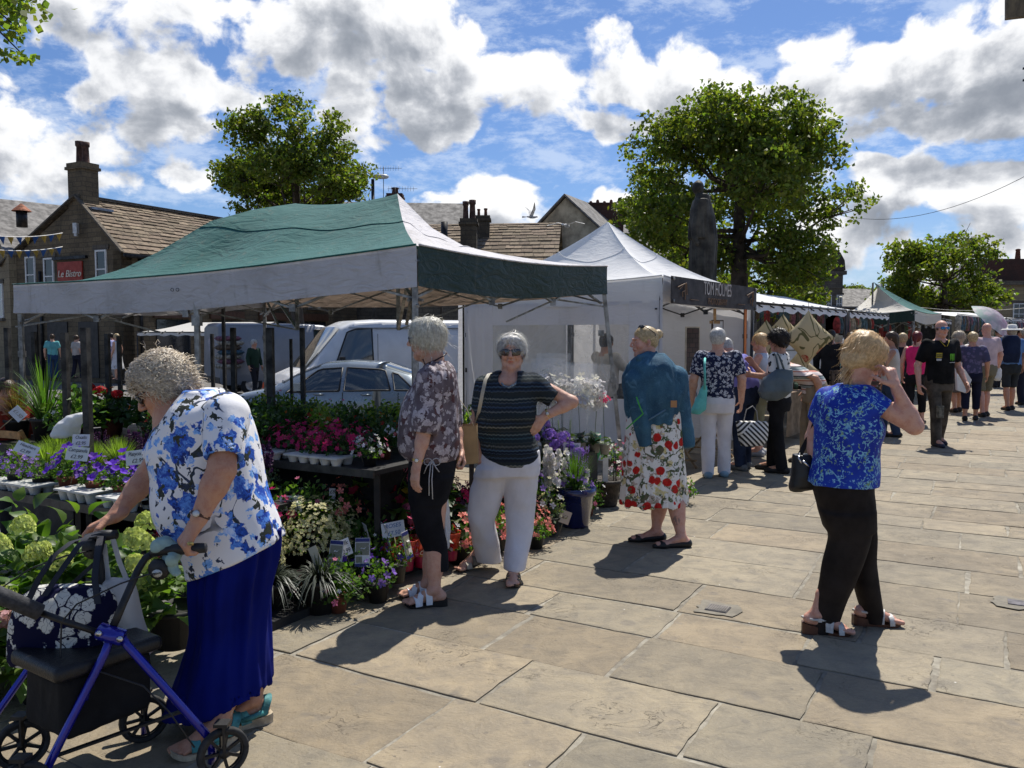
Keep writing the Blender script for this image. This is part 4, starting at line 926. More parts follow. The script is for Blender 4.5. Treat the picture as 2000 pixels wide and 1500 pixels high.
#awning row of the cushion stall
def awning(lab,a,b,depth,zf,zb_,mat,clips=9,name='awning',dirx=None,post=True,pm=BLACKF,foot=0,over=.15,open_under=None):
 a=np.array(a,float);b=np.array(b,float);d=nrm(b-a);n=nrm(np.cross((0,0,1),d));L=np.linalg.norm(b-a);t=tH(name,lab,'market stall',(*((a+b)/2)[:2],foot));P=np.zeros((26,10,3))
 for i in range(26):
  for j in range(10):
   s,h=i/25,j/9;q=a+d*L*s+n*depth*h;z=zf+(zb_-zf)*h-.07*sin(pi*h)*(.6+.4*sin(s*9))-.03*abs(sin(s*pi*clips))*(1-h)**2;P[i,j]=(q[0],q[1],z)
 m=MB();m.smooth=True;m.grid(P);obj('canopy',m,mat,t,smooth=True)
 V_=np.zeros((26,3,3))
 for i in range(26):
  for j in range(3):V_[i,j]=P[i,0]+(0,0,-.10*j/2-.01*sin(i*1.7)*j)-n*.01*j
 m=MB();m.smooth=True;m.grid(V_);obj('valance',m,mat,t,smooth=True)
 m=MB()
 for i in range(clips):q=a+d*L*(i+.5)/clips;q[2]=zf+.02;m.beam(q-n*.06-(0,0,.08),q+n*.14+(0,0,.02),.035,.02)
 obj('spring_clips',m,DARKM,t)
 m=MB();m.tube([a*(1,1,0)+(0,0,zf-.0),b*(1,1,0)+(0,0,zf-.0)],.02);m.tube([(a+n*depth)*(1,1,0)+(0,0,zb_-.02),(b+n*depth)*(1,1,0)+(0,0,zb_-.02)],.02);obj('rail',m,pm,t)
 if post:
  for q,z in((a,zf),(b,zf),(a+n*depth,zb_),(b+n*depth,zb_),((a+b)/2+n*depth,zb_)):m=MB();m.cyl((q[0],q[1],foot),(q[0],q[1],z),.024,n=8);obj('post',m,pm,t)
 return t
rd=v3(.59,.806,0);rn=v3(-.806,.59,0)
S0=F2*(1,1,0)+rd*.15-rn*.0;awning('long white sheet awning held by black clips over the cushion stall',S0,S0+rd*5.2,2.6,2.04,2.66,CV_CLEAN,10)
awning('second stretch of white sheet awning past the cushion stall',S0+rd*5.4,S0+rd*9.0,2.4,2.03,2.5,CV_CLEAN,8)
m=MB();q0=S0+rd*.1;wS('bundled_sheet',q0+rn*.0,q0+rn*.55,.55,2.1,CV_WALL,None,wr=.05,seed=3);_o=bpy.data.objects['bundled_sheet'];finish(_o,'crumpled white plastic side sheet gathered beside the black tent leg','sheet')
c1=W(1786,606,19.3);c0=W(1655,609,21.6);c2=W(1838,614,22.6);c3=c0+c2-c1
for c in(c0,c2,c3):c[2]=c1[2]
canopy('smaller green and white gazebo with twin peaks among the distant stalls',[c0,c1,c2,c3],[W(1705,550,22),W(1722,553,23.4)],[CV_STRIPEG,CV_GREEN,CV_STRIPEG,CV_GREEN],[CV_DGREEN,CV_STRIPEG,CV_DGREEN,CV_STRIPEG],.27,.15,seed=8,nx=16,nt=10,wr=.015)
a_=W(1838,618,23.5);b_=W(1880,622,27);
awning('white flat awning behind the polo shirt man, beyond the green gazebo',(a_[0],a_[1],0),(a_[0]+2.0,a_[1]+3.2,0),2.2,2.0,2.35,CV_CLEAN,4)
awning('low white awning at the right edge behind the crowd',(16.6,28.5,0),(19.6,30.5,0),2.6,2.1,2.4,CV_CLEAN,4)
#left background stall awning
awning('scalloped white stall awning behind the stone restaurant corner on the left',W(268,646,30)*(1,1,0),W(440,646,28)*(1,1,0),2.4,1.62,2.0,CV_STRIPEG,5,foot=-.4)
#MARKET POSTS
PST=M('steel_post_weathered',(.045,.043,.04),.65,.3,.4,9,.2,30)
posts=[(14,640,6.9,.05),(40,655,8.6,.05),(66,648,8.2,.05),(126,650,6.3,.055),(166,640,5.6,.06),(209,652,7.5,.05),(232,656,8.2,.045),(455,640,8.1,.06),(527,640,6.9,.075),(590,640,7.2,.05),(568,662,9.4,.04),(414,652,10.5,.05),(437,652,10.6,.05),(862,604,10.5,.05),(905,610,10.2,.03)]
for i,(px,py,Y,w)in enumerate(posts):
 q=W(px,py,Y);q[2]=min(q[2],1.9)if i<12 else 2.0;t=tH('stall_post',f'bare dark steel market stall post, {ORD[i]} of the posts counted by its place along the flower stall','post',(q[0],q[1],0),'bare steel stall posts around the flower stall')
 near_=['at the left edge','beside the left edge post','left of the blue-green pedestrian','below the teal shirt pedestrian','in front of the beige shirt pedestrian','left of the walking pair','before the woman in the white dress','just right of the curly grey head','thickest, beside the green-coated man','before the van windscreen','thin, before the white van bonnet','behind the gazebo middle leg','right of the gazebo middle leg','behind the floral blouse woman','against the left edge of the white tent wall'][i]
 t['label']=f'bare dark stall post {near_}'
 m=MB();m.beam((q[0],q[1],.0),(q[0],q[1],q[2]),w,w*.7);obj('shaft',m,PST,t);m=MB();m.box((q[0],q[1],.01),(w*2.4,w*2.2,.012));obj('foot_plate',m,PST,t)
#STATUE
def statue():
 q=W(1375,540,19.5);base=v3(q[0],q[1],0);zf=2.35;t=tH('statue','dark bronze statue of a cloaked standing man before the largest tree','statue',base)
 m=MB();m.box(base+(0,0,.15),(2.0,2.0,.3));m.box(base+(0,0,.4),(1.6,1.6,.2));m.box(base+(0,0,1.3),(1.2,1.2,1.6));m.box(base+(0,0,2.2),(1.45,1.45,.22));m.box(base+(0,0,2.33),(1.1,1.1,.04));obj('plinth',m,ST_GREY,t)
 s=SDF();X,Y=base[0],base[1];r=lambda px:W(px,450,19.5)[0];z=lambda py:W(1375,py,19.5)[2]
 rows=[(545,1349,1398),(500,1348,1399),(470,1349,1401),(440,1348,1398),(420,1349,1394),(400,1352,1389),(388,1356,1384),(381,1360,1380)]
 s.loft([(z(a),(r(b)+r(c))/2,Y,(r(c)-r(b))/2,.30 if a>400 else.24)for a,b,c in rows]+[(zf,(r(1347)+r(1400))/2,Y,.33,.32)],.03,p=2.3,folds=(11,.045,.5,z(385),zf))
 s.loft([(z(a),(r(b)+r(c))/2,Y-.10,(r(c)-r(b))/2,.27)for a,b,c in((468,1345,1380),(440,1344,1381),(410,1347,1382),(392,1352,1380))],.01,folds=(8,.035,1,z(390),z(468)))
 hc=v3(r(1362),Y-.03,z(367));s.el(hc,(.135,.155,.165),.03);s.el(hc+(-.07,-.02,-.03),(.06,.07,.09),.03);s.rc(hc+(.02,0,-.08),hc+(.07,0,-.24),.075,.10,.03);s.rc(hc+(-.12,-.02,-.01),hc+(-.13,-.02,-.03),.02,.02,.02)
 s.rc((r(1360),Y-.1,z(384)),(r(1384),Y-.02,z(385)),.05,.05,.03)
 s.rc((r(1352),Y-.28,z(468)),(r(1356),Y-.3,z(478)),.06,.05)
 V,Fq=s.mesh(.022,disp=wK(.012,(6,6,2),3));obj('figure',(V,Fq),M('bronze',(.045,.040,.031),.65,.15,.35,3,.3,14),t,smooth=True)
statue()
#PEOPLE : BODY, HANDS, FEET, HAIR, CLOTH MATERIALS
def mat_skin(name,c,blot=.55):
 m,t,o=nM(name);co=t.n('ShaderNodeTexCoord').outputs['Object'];at=t.n('ShaderNodeAttribute',attribute_name='Col')
 n1=t.noise(co,30,6,.7);n2=t.noise(co,130,3,.6);wr=t.noise(t.vm('MULTIPLY',co,(30,30,90)),1,4,.6,.6)
 cc=t.mix(t.m('MULTIPLY',t.smooth(n1,.42,.68),blot),c,(c[0]*.8,c[1]*.55,c[2]*.5));cc=t.mix(t.m('MULTIPLY',t.smooth(n2,.6,.72),.35),cc,(c[0]*.6,c[1]*.5,c[2]*.42))
 cc=t.mix(1.0,cc,at.outputs[0],'MULTIPLY')
 p=pB(t,cc,.48,0,.4,bM(t,t.m('ADD',n1,t.m('MULTIPLY',wr,.6)),.5,.007));t.set(o.inputs[0],p)
 return m
SKIN=mat_skin('skin_fair',(.56,.32,.225));SKIN_T=mat_skin('skin_tanned',(.47,.245,.155),.55);SKIN_P=mat_skin('skin_pink',(.58,.32,.235),.6)
def mat_hair(name,c,c2=None):
 m,t,o=nM(name);at=t.n('ShaderNodeAttribute',attribute_name='Col');co=t.n('ShaderNodeTexCoord').outputs['Object'];n=t.noise(co,60,4,.6)
 cc=t.mix(1.0,t.mix(t.smooth(n,.35,.65),c,c2 or tuple(v*.62 for v in c)),at.outputs[0],'MULTIPLY')
 t.set(o.inputs[0],pB(t,cc,.42,0,.45,bM(t,n,.4,.006),.25));return m
H_GREY=mat_hair('hair_grey',(.74,.65,.52),(.44,.37,.29));H_WHITE=mat_hair('hair_white',(.74,.71,.62),(.52,.49,.41));H_SILV=mat_hair('hair_silver',(.72,.70,.66),(.50,.48,.45))
H_BLOND=mat_hair('hair_blond',(.74,.58,.34),(.48,.35,.18));H_BLON2=mat_hair('hair_strawberry',(.86,.62,.33),(.62,.41,.20));H_DARK=mat_hair('hair_dark',(.03,.02,.015));H_BRN=mat_hair('hair_brown',(.10,.06,.035));H_RED=mat_hair('hair_red',(.20,.02,.018))
def fL(name,base,layers,rough=.75,sheen=.2,bump=.15,b2=None):
 m,t,o=nM(name);co=t.n('ShaderNodeTexCoord').outputs['Object'];c=base
 if b2:c=t.mix(t.smooth(t.noise(co,5,4),.4,.6),base,b2)
 for i,L_ in enumerate(layers):
  if L_[0]=='vine':
   _,sc,th,c1,c2,cs,ct=L_;p=t.vm('ADD',co,(i*2.3,i*.9,i*1.7));a1=t.m('ABSOLUTE',t.m('SUBTRACT',t.noise(p,sc,2.5,.5,.6),.5));tn=t.noise(p,sc*5,2)
   msk=t.m('MULTIPLY',t.smooth(t.m('ADD',a1,t.m('MULTIPLY',t.m('SUBTRACT',tn,.5),th*1.6)),th*.8,th,1.0,0.0),t.smooth(t.noise(p,cs,1),ct,ct+.03));c=t.mix(msk,c,t.mix(t.smooth(tn,.4,.6),c1,c2));continue
  sc,th,c1,c2,di,wob=L_
  off=(i*1.37+.3,i*2.1,i*.7);p=t.vm('ADD',co,off)
  wv_=t.noise(p,sc*1.6,3,.6,0,1);p2=t.vm('ADD',p,t.vm('SCALE',t.vm('SUBTRACT',wv_,(.5,.5,.5)),sc=di/sc))
  d=t.voro(p2,sc);petal=t.noise(p2,sc*5,2);d2=t.m('ADD',d,t.m('MULTIPLY',t.m('SUBTRACT',petal,.5),wob))
  msk=t.smooth(d2,th,th+.04,1.0,0.0);ins=t.noise(p2,sc*4,4,.65,.8)
  c=t.mix(msk,c,t.mix(t.smooth(ins,.38,.62),c1,c2))
 fine=t.noise(co,300,2);wr=t.noise(t.vm('MULTIPLY',co,(1,1,.45)),16,4,.5,.8)
 t.set(o.inputs[0],pB(t,c,rough,0,.25,bM(t,t.m('ADD',t.m('MULTIPLY',fine,.15),wr),bump*2,.012),0,None,0));return m
def cloth(name,c,var=.1,rough=.85,sheen=.25,bump=.35,bs=18):return M(name,c,rough,0,var,5,bump,bs,0,.15,0)
#head
class Head:
 def __init__(s,c,f,u,sc=1.0):s.c=np.array(c,float);s.f=nrm(f);s.r=nrm(np.cross(s.f,u));s.u=np.cross(s.r,s.f);s.sc=sc;s.R=np.column_stack((s.r,s.f,s.u))
 def p(s,x,y,z):return s.c+s.R@(np.array((x,y,z),float)*s.sc)
 def inv(s,V):return((V-s.c)@s.R)/s.sc
def hS(S,H,jaw=1.0,nose=1.0,old=True,neck=None,nr=.052):
 p,sc,R=H.p,H.sc,H.R;e=lambda c,r,k=.02,mode='u':S.el(p(*c),np.array(r)*sc,k*sc,mode,R);r_=lambda a,b,ra,rb,k=.012,mode='u':S.rc(p(*a),p(*b),ra*sc,rb*sc,k*sc,mode)
 e((0,-.014,.032),(.074,.093,.084),0);e((0,.022,-.035),(.057*jaw,.060,.072),.03);e((0,.05,-.02),(.05,.04,.05),.02)
 r_((-.044*jaw,.0,-.055),(0,.060,-.095),.022,.019,.025);r_((.044*jaw,.0,-.055),(0,.060,-.095),.022,.019,.025);e((0,.073,-.094),(.020,.014,.016),.015)
 if old:e((-.036,.035,-.082),(.022,.026,.02),.02);e((.036,.035,-.082),(.022,.026,.02),.02);r_((0,.045,-.105),(0,-.01,-.125),.022,.03,.03)
 for s_ in(-1,1):
  e((s_*.036,.057,-.028),(.022,.022,.02),.02);e((s_*.078,-.006,-.006),(.008,.017,.030),.006);e((s_*.079,.0,-.008),(.006,.008,.016),.003,'s')
  e((s_*.031,.094,.008),(.019,.014,.013),.012,'s');e((s_*.030,.070,.006),(.015,.014,.0135),.003)
  r_((s_*.012,.092,.026),(s_*.046,.074,.026),.007,.005,.010);e((s_*.012,.100,-.030),(.009,.011,.007),.006)
  r_((s_*.026,.086,-.030),(s_*.034,.070,-.062),.003,.002,.010,'s')
 r_((0,.088,.020),(0,.112*1.0+.004*nose,-.022),.0085,.0115*nose,.010);e((0,.088,-.050),(.020,.012,.010),.010)
 r_((-.018,.084,-.056),(.018,.084,-.056),.0055,.0055,.006);e((0,.089,-.0545),(.013,.006,.0045),.004);e((0,.087,-.064),(.017,.008,.006),.005);r_((-.022,.098,-.0595),(.022,.098,-.0595),.0065,.0065,.003,'s')
 if neck is not None:S.rc(p(0,-.030,-.050),neck,nr*sc,nr*1.12*sc,.03)
def head_col(V,H,lips=(.85,.45,.45),brow=.6,col=None,eyes=True):
 q=H.inv(V);C=np.ones((len(V),3))if col is None else col;near=(np.abs(q)<.14).all(1)
 def blob(c,r,tint,soft=.35):
  nonlocal C
  d=np.sqrt((((q-np.array(c))/np.array(r))**2).sum(1));w=(np.clip((1-d)/soft,0,1)*near)[:,None];C=C*(1-w)+C*np.array(tint)*w
 blob((0,.09,-.060),(.024,.016,.0095),lips);blob((0,.105,-.026),(.022,.03,.016),(1.04,.86,.82),1)
 for s in(-1,1):
  blob((s*.04,.06,-.03),(.03,.04,.03),(1.03,.84,.80),1);blob((s*.029,.085,.028),(.022,.02,.005),(brow,)*3,.6)
  if eyes:blob((s*.030,.087,.006),(.013,.01,.0055),(1.3,1.9,2.4),.5);blob((s*.030,.09,.006),(.005,.01,.0055),(.12,.12,.12),.4);blob((s*.030,.086,.0125),(.015,.012,.002),(.3,.3,.3),.6)
 return C
#limbs
def hand(S,w,d,n,t,curl=(.35,.5,.4),sc=1.0,spread=.0,thumb=.35,fc=None):
 """w wrist, d towards fingers, n palm normal, t thumb side"""
 w=np.array(w,float);d=nrm(d);n=np.array(n,float);n=nrm(n-(n@d)*d);t=np.array(t,float);t=nrm(t-(t@d)*d-(t@n)*n)
 S.rc(w-d*.03*sc,w+d*.02*sc,.028*sc,.027*sc,.015,flat=(n,.72))
 for i in range(4):S.rc(w+d*.018*sc+t*(.016-.011*i)*sc,w+d*.084*sc+t*(.030-.020*i)*sc+n*(-.003 if i in(1,2)else 0)*sc,.0135*sc,.0115*sc,.012)
 for i,L in enumerate((.070,.078,.072,.056)):
  p=w+d*(.086-.003*(i==3)-.002*(i==0))*sc+t*(.030-.020*i)*sc;a=0;sp=(1.5-i)*spread;cu=curl if fc is None else fc[i]
  for j,(f,r0,r1)in enumerate(((.44,.0098,.0090),(.31,.0090,.0082),(.25,.0082,.0068))):
   a+=cu[j];dd=nrm(d*cos(a)+n*sin(a)+t*sp*.3);q=p+dd*L*f*sc;S.rc(p,q,r0*sc,r1*sc,.003);p=q
 p=w+d*.022*sc+t*.026*sc;dd=nrm(d*.55+t*.75+n*thumb);q=p+dd*.045*sc;S.rc(p,q,.014*sc,.0115*sc,.012);dd=nrm(d*.8+t*.35+n*(thumb+.2));q2=q+dd*.033*sc;S.rc(q,q2,.0108*sc,.0098*sc,.003);S.rc(q2,q2+nrm(dd+n*.2)*.024*sc,.0098*sc,.0078*sc,.003)
def arm(S,sh,el,wr,r=(.048,.040,.027),k=.02):
 sh,el,wr=map(lambda v:np.array(v,float),(sh,el,wr));S.rc(sh,el,r[0],r[1],k);S.rc(el,el+(wr-el)*.35,r[1]*.98,r[1]*.96,k);S.rc(el+(wr-el)*.3,wr,r[1]*.95,r[2],k)
def leg(S,hip,kn,an,r=(.082,.058,.036),calf=None):
 hip,kn,an=map(lambda v:np.array(v,float),(hip,kn,an));S.rc(hip,kn,r[0],r[1],.03);S.rc(kn,an,r[1]*.9,r[2],.03)
 c=kn+(an-kn)*.32+(np.array(calf)if calf is not None else 0);S.rc(c,kn+(an-kn)*.6+(np.array(calf)*.5 if calf is not None else 0),r[1]*.92,r[2]*1.2,.04)
def foot(S,an,d,L=.235,hz=.0,bz=.0,tz=.0,toes=True,up=None):
 """an: ankle; d: horizontal direction ; heel / ball / toe underside heights"""
 d=nrm((d[0],d[1],0));s=v3(-d[1],d[0],0);a=np.array(an,float);g=a[2]*0;hl=v3(a[0],a[1],0)-d*.040;ba=v3(a[0],a[1],0)+d*(L*.56);
 S.rc(a,hl+(0,0,hz+.030),.031,.029,.012);S.rc(hl+(0,0,hz+.026),ba+(0,0,bz+.018),.027,.019,.012,flat=(s,1.2));S.rc(a+d*.015-(0,0,.01),ba+(0,0,bz+.020),.027,.015,.018,flat=(s,1.5))
 if toes:
  for i in range(5):
   o=(2-i)*.0165*-1;ln=(.050,.050,.044,.038,.030)[i];r=(.0125,.0095,.009,.0085,.008)[i];b0=ba+s*o*1.0-d*abs(i-1)*.005;S.rc(b0+(0,0,bz+.018),b0+d*ln+(0,0,tz+.012),r*1.1,r,.008)
 else:S.rc(ba+(0,0,bz+.02),ba+d*.05+(0,0,tz+.018),.026,.02,.02,flat=(s,1.5))
 return hl,ba
def sole(an,d,L=.245,w=.082,hh=.03,th=.012,name='sole',mat=None,parent=None,top=None,side=1):
 d=nrm((d[0],d[1],0));s=v3(-d[1],d[0],0);o=v3(an[0],an[1],0)-d*.075;N=20;prof=[(0,.55),(.04,.72),(.15,.78),(.35,.66),(.5,.72),(.7,1.0),(.82,.98),(.93,.75),(1.0,.35)]
 X=np.array([a for a,_ in prof]);Wd=np.array([b for _,b in prof]);xs=np.linspace(0,1,N);ww=np.interp(xs,X,Wd)*w/2;zt=th+(hh-th)*np.clip(1-xs/.62,0,1)**.8;mb=MB();vs=[]
 zb=.018*np.clip((xs-.8)/.2,0,1)**2
 for x,q,z,b in zip(xs,ww,zt,zb):c=o+d*x*L;vs+=[c-s*q+(0,0,z+b),c+s*q+(0,0,z+b),c-s*q*.96+(0,0,.001+b),c+s*q*.96+(0,0,.001+b)]
 fs=[]
 for i in range(N-1):a,b=4*i,4*i+4;fs+=[(a,a+1,b+1,b),(a+2,b+2,b+3,a+3),(a,b,b+2,a+2),(a+1,a+3,b+3,b+1)]
 fs+=[(0,2,3,1),(4*N-4,4*N-3,4*N-1,4*N-2)];mb.add(vs,fs);return obj(name,mb,mat,parent)
def strap(an,d,x,hw,h,bw,mat,parent,z0=.02,yaw=0,name='strap',tilt=0,r=.0):
 d0=nrm((d[0],d[1],0));d=v3(d0[0]*cos(yaw)-d0[1]*sin(yaw),d0[0]*sin(yaw)+d0[1]*cos(yaw),0);s=v3(-d[1],d[0],0);c=v3(an[0],an[1],z0)+d0*x;n=14;R0=[];
 for i in range(n+1):
  a=pi*i/n;q=c+s*cos(a)*hw+v3(0,0,1)*sin(a)**.75*h;tl=d*tilt*sin(a);R0.append([q-d*bw/2+tl,q+d*bw/2+tl])
 m=MB();m.smooth=True;m.grid(R0);m.grid([[p+nrm(p-c)*.004 for p in r_[::-1]]for r_ in R0]);
 e0=[r_[0]for r_ in R0];m.tube(e0,.0025,4);m.tube([r_[1]for r_ in R0],.0025,4);return obj(name,m,mat,parent)
#hair
def sT(H,n,steps,ln,rad,off=(0,-.012,.030),curl=0,w=.0016,seed=0,region=None,comb=None,lift=.12,drop=.5,jit=.25,cut=None,stick=.5):
 r=np.random.default_rng(seed);rad=np.array(rad,float);off=np.array(off,float);q=r.normal(size=(n*4,3));q/=np.linalg.norm(q,axis=1)[:,None];P=q*rad+off
 if region is not None:k=region(P);P,q=P[k],q[k]
 P,q=P[:n],q[:n];n=len(P);d0=comb(P)if comb is not None else np.tile((0.,-.3,-1.),(n,1));jn=r.normal(size=(n,3))*jit;L=ln*r.uniform(.6,1.15,n);path=[P.copy()];nr_=[q.copy()];ph=r.uniform(0,6.28,n);fr=r.uniform(.8,1.4,n);hgt=np.zeros(n);tgt=r.uniform(.2,1,n)*lift
 X=P.copy()
 for s in range(steps):
  nn=(X-off)/rad**2;nn/=np.linalg.norm(nn,axis=1)[:,None];d=(comb(X)if comb is not None else d0)+jn;d[:,2]-=drop*s/steps
  d-=(d*nn).sum(1)[:,None]*nn*(.9 if s<steps*.75 else stick);d/=np.linalg.norm(d,axis=1)[:,None]+1e-9;b=np.cross(d,nn)
  X=X+d*(L/steps)[:,None]
  e=(X-off)/rad;rr=np.linalg.norm(e,axis=1);hgt=tgt*min(1,(s+1)/(steps*.4));X=np.where((rr<1+hgt)[:,None],off+e/rr[:,None]*rad*(1+hgt)[:,None],X)
  Y=X.copy()
  if curl:a=ph+fr*s*2*pi/steps*2.4;Y=X+(b*np.cos(a)[:,None]+nn*np.sin(a)[:,None])*curl*min(1,s/2)
  path.append(Y);nr_.append(nn)
 Pth=np.stack(path,1);N_=np.stack(nr_,1);T=np.gradient(Pth,axis=1);B=np.cross(T,N_);B/=np.linalg.norm(B,axis=2)[:,:,None]+1e-9
 wd_=w*np.linspace(1,.25,steps+1)[None,:,None]*r.uniform(.6,1.4,n)[:,None,None];A0=Pth-B*wd_;A1=Pth+B*wd_
 V=np.stack((A0,A1),2).reshape(-1,3);V=H.c+(V*H.sc)@H.R.T;base=(np.arange(n)*(steps+1)*2)[:,None];j=np.arange(steps)[None]*2
 F_=np.stack((base+j,base+j+1,base+j+3,base+j+2),2).reshape(-1,4);k=r.uniform(.84,1.18,n);C=np.repeat(np.stack((k,k,k*r.uniform(.93,1.03,n)),1),(steps+1)*2,0)
 return V,F_,C
def hO(H,mat,parent,shells,strs,res=.005,disp=None,name='hair'):
 S=SDF()
 for kind,a in shells:
  if kind=='e':S.el(H.p(*a[0]),np.array(a[1])*H.sc,a[2]*H.sc,'u',H.R)
  elif kind=='s':S.el(H.p(*a[0]),np.array(a[1])*H.sc,a[2]*H.sc,'s',H.R)
  elif kind=='r':S.rc(H.p(*a[0]),H.p(*a[1]),a[2]*H.sc,a[3]*H.sc,.02)
 V,Fq=S.mesh(res,disp=disp);C=np.full((len(V),3),.9);Vs,Fs,Cs=[V],[Fq],[C];b=len(V)
 for(v,f,c)in strs:Vs.append(v);Fs.append(f+b);Cs.append(c);b+=len(v)
 return obj(name,(np.vstack(Vs),np.vstack(Fs)),mat,parent,attr={'Col':np.vstack(Cs)},smooth=True)
face_off=lambda P:~((P[:,1]>.030)&(P[:,2]<.060))&~((P[:,1]>-.0)&(P[:,2]<.015))&(P[:,2]>-.085)
def radial(P,back=-.35,down=-.5):d=P-np.array((0,-.02,.14));d[:,1]+=back*.05;d/=np.linalg.norm(d,axis=1)[:,None]+1e-9;d[:,2]+=down;return d
#eyewear
def shades(H,parent,mat,w=.030,h=.020,y=.098,z=.006,tilt=0,thick=True,frame=None,name='sunglasses'):
 m=MB();m.smooth=True
 for s in(-1,1):
  ring=[];N=18;ctr=(s*.033,y,z)
  for rr,yy in((1.0,0),(1.06,-.003),(1.0,-.006),(0,-.002)):
   pass
  P=[]
  for k_,(sc_,dy)in enumerate(((0,.004),(.6,.003),(1.0,0),(1.05,-.003),(1.0,-.006))):
   P.append([H.p(ctr[0]+np.sign(cos(a))*abs(cos(a))**.65*w*sc_,ctr[1]+dy-.35*abs(ctr[0]+cos(a)*w*sc_)**2*8,ctr[2]+np.sign(sin(a))*abs(sin(a))**.7*h*sc_)for a in np.linspace(0,2*pi,N+1)])
  m.grid(P)
 o=obj(name,m,mat,parent);m=MB()
 m.tube([H.p(-(.033+w),y-.008,z+.006),H.p(-.04,y-.003,z+.012),H.p(0,y+.003,z+.010),H.p(.04,y-.003,z+.012),H.p(.033+w,y-.008,z+.006)],.0026*H.sc,6)
 for s in(-1,1):m.tube([H.p(s*(.033+w-.004),y-.008,z+.006),H.p(s*.076,y-.035,z+.006),H.p(s*.080,.0,z+.004),H.p(s*.078,-.015,z-.012)],.0032*H.sc,6)
 obj('glasses_frame',m,frame or mat,o);return o
SHADE=M('dark_lens',(.012,.008,.007),.06,0,.1,3,spec=.9,coat=.6);THINF=M('glasses_frame_dark',(.02,.018,.016),.3)
GOLD=M('gold',(.55,.38,.12),.25,.9);SILV=M('silver',(.6,.6,.6),.25,.9)
class Px:
 def __init__(s,D):s.D=D;s.m=D/1600
 def __call__(s,px,py,dy=0):return W(px,py,s.D+dy)
 def loft(s,S,rows,dy=0,ry=.15,**kw):
  K=[]
  for r in rows:
   y,l,rr=r[:3];ryy=r[3]if len(r)>3 else ry;d=dy+(r[4]if len(r)>4 else 0);Y=s.D+d;a=W(l,y,Y);b=W(rr,y,Y);K.append((a[2],(a[0]+b[0])/2,Y,(b[0]-a[0])/2,ryy))
  S.loft(K,**kw)
 def cutline(s,S,p,q,side,lo=None,hi=None):
  a,b=W(p[0],p[1],s.D),W(q[0],q[1],s.D);n=np.cross(b-a,(0,1,0));n=n if n[2]*side>0 else-n;S.cut(a,n,lo,hi)
def gR(name,S,res,mat,parent,disp=None,sm=1):V,Fq=S.mesh(res,disp=disp,sm=sm);return obj(name,(V,Fq),mat,parent,smooth=True)
def sM(S,H,mat,parent,res=.0055,hres=.0038,lips=(.85,.5,.48),brow=.6,eyes=True,neckz=-.10,extra=None):
 """one body surface; the head is sampled finer and joined in the same mesh"""
 Vb,Fb=S.mesh(res);
 q=H.inv(Vb);inh=(np.abs(q[:,0])<.098)&(q[:,1]>-.12)&(q[:,1]<.135)&(q[:,2]>neckz)&(q[:,2]<.14);Fb=Fb[~inh[Fb].all(1)]
 lo=H.c-.16*H.sc*1.0;hi=H.c+.16*H.sc;Vh,Fh=S.mesh(hres*H.sc,lo,hi);q=H.inv(Vh);ok=(np.abs(q[:,0])<.102)&(q[:,1]>-.125)&(q[:,1]<.14)&(q[:,2]>neckz-.012);Fh=Fh[ok[Fh].all(1)]
 V=np.vstack((Vb,Vh));Fq=np.vstack((Fb,Fh+len(Vb)));C=head_col(V,H,lips,brow,None,eyes)
 if extra is not None:C=extra(V,C)
 used=np.unique(Fq);mp=np.full(len(V),-1);mp[used]=np.arange(len(used));V=V[used];C=C[used];Fq=mp[Fq]
 return obj('body',(V,Fq),mat,parent,attr={'Col':C},smooth=True)
def person(label,loc,group=None):return tH('person',label,'person',(loc[0],loc[1],loc[2]if len(loc)>2 else 0),group)
def watch(parent,w,ax,face,mat,r=.031,name='watch',strapm=None):
 ax=nrm(ax);f=nrm(np.array(face)-(np.array(face)@ax)*ax);s=np.cross(ax,f);m=MB();m.smooth=True
 G_=[[w+(f*cos(a)*.85+s*sin(a))*r+ax*k for k in(-.006,.006)]for a in np.linspace(0,2*pi,20)];G2=[[w+(f*cos(a)*.85+s*sin(a))*(r+.002)+ax*k for k in(.006,-.006)]for a in np.linspace(0,2*pi,20)]
 m.grid(G_);m.grid(G2);o=obj(name,m,strapm or mat,parent);m=MB();c=w+f*r*.88;m.tube([c,c+f*.007],.013,14);d=obj('dial_case',m,mat,o);m=MB();m.tube([c+f*.007,c+f*.0078],.0105,14);obj('dial',m,M('watch_dial',(.7,.7,.68),.3),o)
